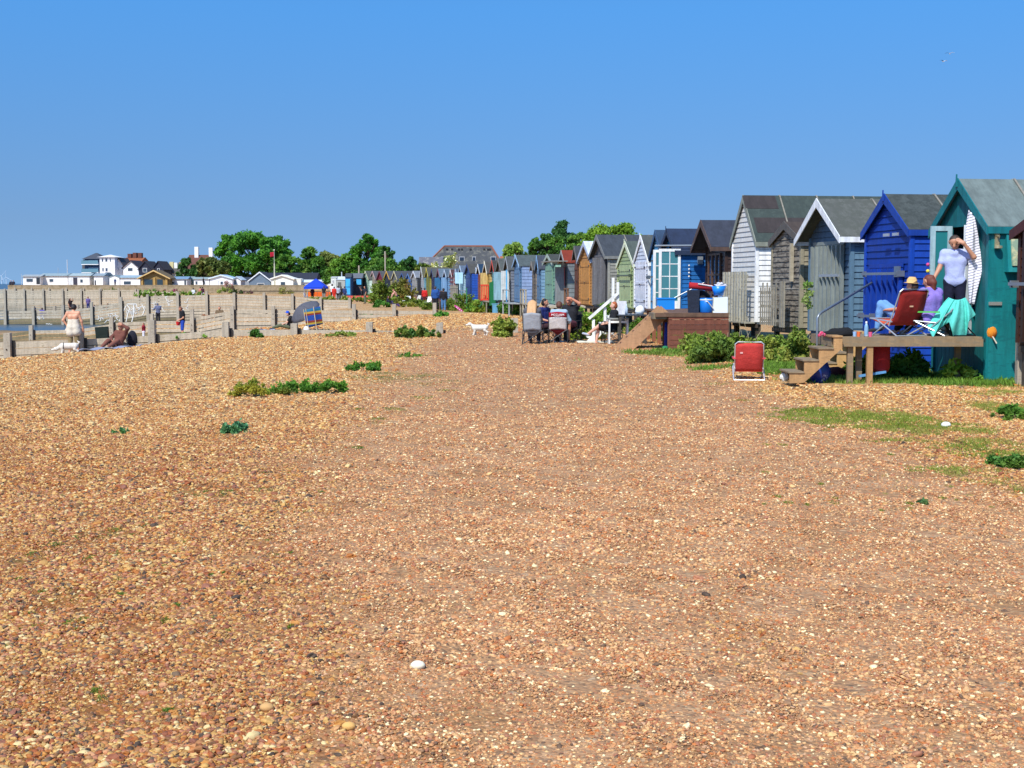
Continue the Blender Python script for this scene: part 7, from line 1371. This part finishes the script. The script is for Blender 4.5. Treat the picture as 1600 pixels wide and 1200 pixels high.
wb_ = thing('windbreak', 'windbreak with blue, red and yellow stripes beside the umbrella', 'windbreak', at(482, 512, YU - .5)); wbH = 28 / sU; wb_.rotation_euler = (0, -.13, 0); wm = stripes(Wc, 1 / wbH, 'Z')
pts = [(-.12, .25), (0.0, 0), (.3, -.06), (.55, .08)]
for i, ((xa, ya), (xb, yb)) in enumerate(zip(pts[:-1], pts[1:])):
    B().sheet(lambda u, v: Vector((xa + (xb - xa) * u, ya + (yb - ya) * u + .03 * math.sin(u * 3.1), .0 + wbH * .995 * v + .12 * (xa + (xb - xa) * u))), 6, 8, .008).build('panel', wm, wb_, True)
for x_, y_ in pts: B().tube([(x_, y_ - .02, -.2), (x_, y_ - .02, wbH + .04 + .12 * x_)], .012, 6).build('pole', M('wood', '#d8c8a0'), wb_)
p = place(478, 42.4); simple('white_bag', 'white bag at the foot of the striped windbreak', 'bag', B().ball((0, 0, .08), .12, 8, (1, .7, .9), .2), M('plastic', '#e6e8ea'), p, 0, True)
# ---------------------------------------------------------------- plants
BG1 = 'leafy plants growing in the shingle'
for i, (px, py, w_, h_, lab, cols, n_, lf) in enumerate([
    (393, 620, 64, 28, 'yellow green flowering clump left of the long green mat', ('#6e7c28', '#8c862e', .5), 2600, .022),
    (484, 613, 135, 20, 'long mat of bright green leaves in the left shingle', ('#557a26', '#456a22', .5), 6500, .028),
    (440, 616, 60, 14, 'low green tuft between the yellow clump and the long mat', ('#4a6a24', '#626e28', .5), 1500, .026),
    (568, 580, 62, 18, 'spreading bright green plant below the third groyne post', ('#527624', '#3c6622', .5), 2600, .03),
    (640, 558, 40, 7, 'small flat green plant at the path edge', ('#4a7a2c', '#6a8a34', .5), 900, .03),
    (370, 676, 46, 15, 'small blue green sea kale clump in the left shingle', ('#3a6a48', '#4f7a4a', .5), 1300, .026),
    (190, 677, 24, 8, 'tiny green tuft farthest left in the shingle', ('#3a6a40', '#4f7a40', .5), 500, .02),
    (788, 526, 34, 36, 'round olive bush beside the path near the terrier', ('#6a7a28', '#7e8a3a', .5), 3600, .05),
    (652, 527, 84, 18, 'dark green clump on the right end of the nearest groyne', ('#3f6028', '#60702c', .5), 3200, .05),
    (400, 528, 26, 15, 'dark green bush against the planks of the nearest groyne', ('#2f561c', '#3f6424', .5), 1800, .05),
    (300, 531, 60, 10, 'low green leaves along the foot of the nearest groyne, left part', ('#4a7a2c', '#6a8a34', .5), 1400, .045),
    (530, 526, 60, 9, 'grassy green tuft along the foot of the nearest groyne, middle part', ('#6a7f34', '#8a8f44', .5), 1300, .04),
    (690, 495, 26, 13, 'green clump at the right end of the second groyne', ('#3f7a2c', '#5f8a30', .5), 1200, .07),
    (575, 497, 40, 8, 'low green leaves before the second groyne', ('#4f7a30', '#6a8a3a', .5), 900, .07),
    (1585, 655, 60, 22, 'bright green plant cut by the right edge of the photo', ('#466a22', '#586e26', .5), 2600, .035),
    (1582, 730, 60, 20, 'dark green plant low at the right edge', ('#3a6024', '#526c28', .5), 2600, .03),
    (1440, 788, 16, 7, 'tiny dark tuft in the gravel at the right', ('#3a5a34', '#5a7440', .5), 250, .018)]):
    bush(px, py, w_, h_ * .8, lab, cols, 60 + i, n_, lf, 'leafy_plant', 'plant', BG1, depth=1.5)
BG2 = 'bushes along the front of the huts'
for i, (px, py, w_, h_, lab, cols, n_, s_) in enumerate([
    (1118, 573, 96, 44, 'thick green bush rising beside the brown platform', ('#66782c', '#50662a', .5), 7000, 70),
    (1085, 566, 60, 26, 'yellowish twiggy bush before the brown platform boards', ('#6a7a2c', '#7a7440', .5), 2600, 63),
    (1185, 570, 90, 40, 'tangled green bush below the peeling white hut', ('#6c7c2e', '#7e8238', .5), 7000, 70),
    (1245, 574, 64, 44, 'leafy bush under the small weathered brown hut', ('#5f742c', '#7e823a', .5), 6000, 71),
    (1290, 584, 50, 30, 'dark green bush behind the near steps', ('#3a6420', '#567a28', .5), 3600, 74),
    (1345, 592, 50, 30, 'green weeds under the left part of the near deck', ('#4a7a24', '#6a8c30', .5), 2600, 83),
    (1415, 594, 80, 42, 'nettle clump growing against the cobalt blue hut', ('#4a7020', '#2f5420', .5), 4200, 84),
    (1495, 596, 40, 34, 'two thin weeds under the right part of the near deck', ('#6a8a28', '#8a9a3c', .5), 900, 86),
    (1555, 598, 60, 8, 'low grass tuft at the foot of the teal hut', ('#5a8a28', '#6a9430', .5), 1200, 87),
    (915, 530, 60, 42, 'yellow green bush behind the white staircase', ('#5f7c28', '#7a8c30', .5), 5000, 50),
    (885, 512, 50, 30, 'green bush behind the man shading his eyes', ('#4f6c24', '#6a7a2c', .5), 3000, 38),
    (945, 520, 40, 40, 'bush under the large weathered grey hut', ('#4f7424', '#6a8a2c', .5), 3000, 42),
    (1000, 535, 40, 30, 'shaded weeds below the dark table', ('#4f6c24', '#3f5c20', .5), 2400, 50),
    (822, 493, 40, 20, 'dark green shrub below the sky blue door', ('#3f6420', '#5a7a2a', .5), 3000, 26),
    (795, 492, 40, 20, 'green shrub right under the light blue bench', ('#3a6426', '#527428', .5), 2600, 25),
    (752, 486, 50, 20, 'green weeds around the green steps', ('#5a7c28', '#7a8830', .5), 2600, 22.5),
    (716, 482, 44, 26, 'thick shrub beside the pink surfboard', ('#4a6424', '#6a7a2c', .5), 2600, 20.3),
    (704, 474, 40, 12, 'brownish plants below the red striped hut', ('#6a5a34', '#7a6a3c', .5), 1500, 19),
    (640, 480, 60, 14, 'scrubby green plants behind the low white table', ('#5a6c28', '#7a7c34', .5), 2200, 17.5),
    (625, 471, 34, 42, 'tall reddish olive tamarisk shrub before the far huts', ('#6a6a2c', '#7a4a30', .45), 4200, 16),
    (596, 476, 28, 36, 'orange tipped dark shrub left of the tamarisk', ('#5a6a24', '#a8602c', .35), 3400, 16.2),
    (597, 481, 22, 12, 'dark green tuft in front of the orange tipped shrub', ('#3a6424', '#4f7a2c', .5), 1000, 17.5),
    (675, 478, 36, 12, 'low plants behind the walkers', ('#4f6a28', '#6a7a30', .5), 1400, 19.5),
    (520, 472, 90, 7, 'grassy bank below the gazebo party', ('#6a7a2c', '#8a8a3c', .5), 2600, 13.6),
    (560, 472, 50, 7, 'grassy bank below the coral barrier', ('#5a742c', '#7a8034', .5), 1800, 13.8)]):
    bush(px, py, w_, h_, lab, cols, 90 + i, n_, .05 if s_ > 40 else .09 if s_ > 20 else .13, 'leafy_bush', 'bush', BG2, Y=dp(s_), depth=1.0)
# fix bush feet to the terrain
for o in bpy.data.objects:
    if o.get('group') == BG2: o.location.z = h(o.location.x, o.location.y)
# bare dry stems
for i, (px, y0, y1, s_, lab) in enumerate([(1165, 575, 515, 69, 'bare dry stems sticking out below the peeling white hut'), (1248, 570, 515, 70, 'pale bare stems below the small weathered brown hut'), (1122, 560, 520, 66, 'curved dry stem in the bush by the brown platform')]):
    p = place(px, s_); g = np.random.default_rng(i); hh_ = (y1 - y0) / -s_; r = B()
    for k in range(5):
        a = g.normal(0, .22); r.tube([(k * .08 - .15, 0, 0), (k * .08 - .15 + a * .5, -.05, hh_ * .55), (k * .08 - .15 + a * 1.3, 0, hh_ * (.75 + .3 * g.random()))], .009, 5, .004)
    simple('dry_stems', lab, 'dry stems', r, M('wood', '#a89a78'), p)
ph = thing('hanging_plant', 'green plant hanging between the small brown and grey blue huts', 'plant', at(1262, 452, 30.8)); g = np.random.default_rng(3)
V_, F_ = leaf_quads(lobes_pts(g, [((0, 0, .1), .12), ((.04, 0, -.1), .1), ((-.03, 0, -.26), .12), ((.04, 0, -.4), .08)], 420), .035, 0, g); npmesh('foliage', V_, F_, M('leaf', '#5a7a30', '#7a8a4a'), ph)
pg = place(802, 46); simple('short_post', 'short grey timber post half hidden by the round olive bush', 'post', B().box(-.12, .12, -.1, .1, -.3, .5), WP, place(804, 45))
# gulls
for px, py, a, lab in ((1474, 96, .3, 'white gull with dark wing gliding, lower one of the two'), (1484, 84, -.4, 'tiny white gull gliding, upper one of the two')):
    p = at(px, py, 120); r = thing('seagull', lab, 'bird', p, a, 'gulls in the sky'); r.scale = (.7, .7, .7)
    sdf([(vec(0, -.16, 0), .045, vec(0, .12, 0), .055), (vec(0, -.22, .02), .035, vec(0, -.18, .01), .04), (vec(0, .12, 0), .045, vec(0, .26, 0), .015)], .012, .02, mat=M('plaster', '#e8eaec'), parent=r)
    for sg in (1, -1): B().hexa([(0, -.08, .02), (sg * .3, -.14, .14), (sg * .3, .02, .14), (0, .08, .02), (0, -.08, .035), (sg * .3, -.14, .155), (sg * .3, .02, .155), (0, .08, .035)]).hexa([(sg * .3, -.14, .14), (sg * .62, .0, .06), (sg * .62, .04, .06), (sg * .3, .02, .14), (sg * .3, -.14, .155), (sg * .62, .0, .07), (sg * .62, .04, .07), (sg * .3, .02, .155)]).build('wing', M('plaster', '#c8ccd2' if sg > 0 else '#3a4450'), r)
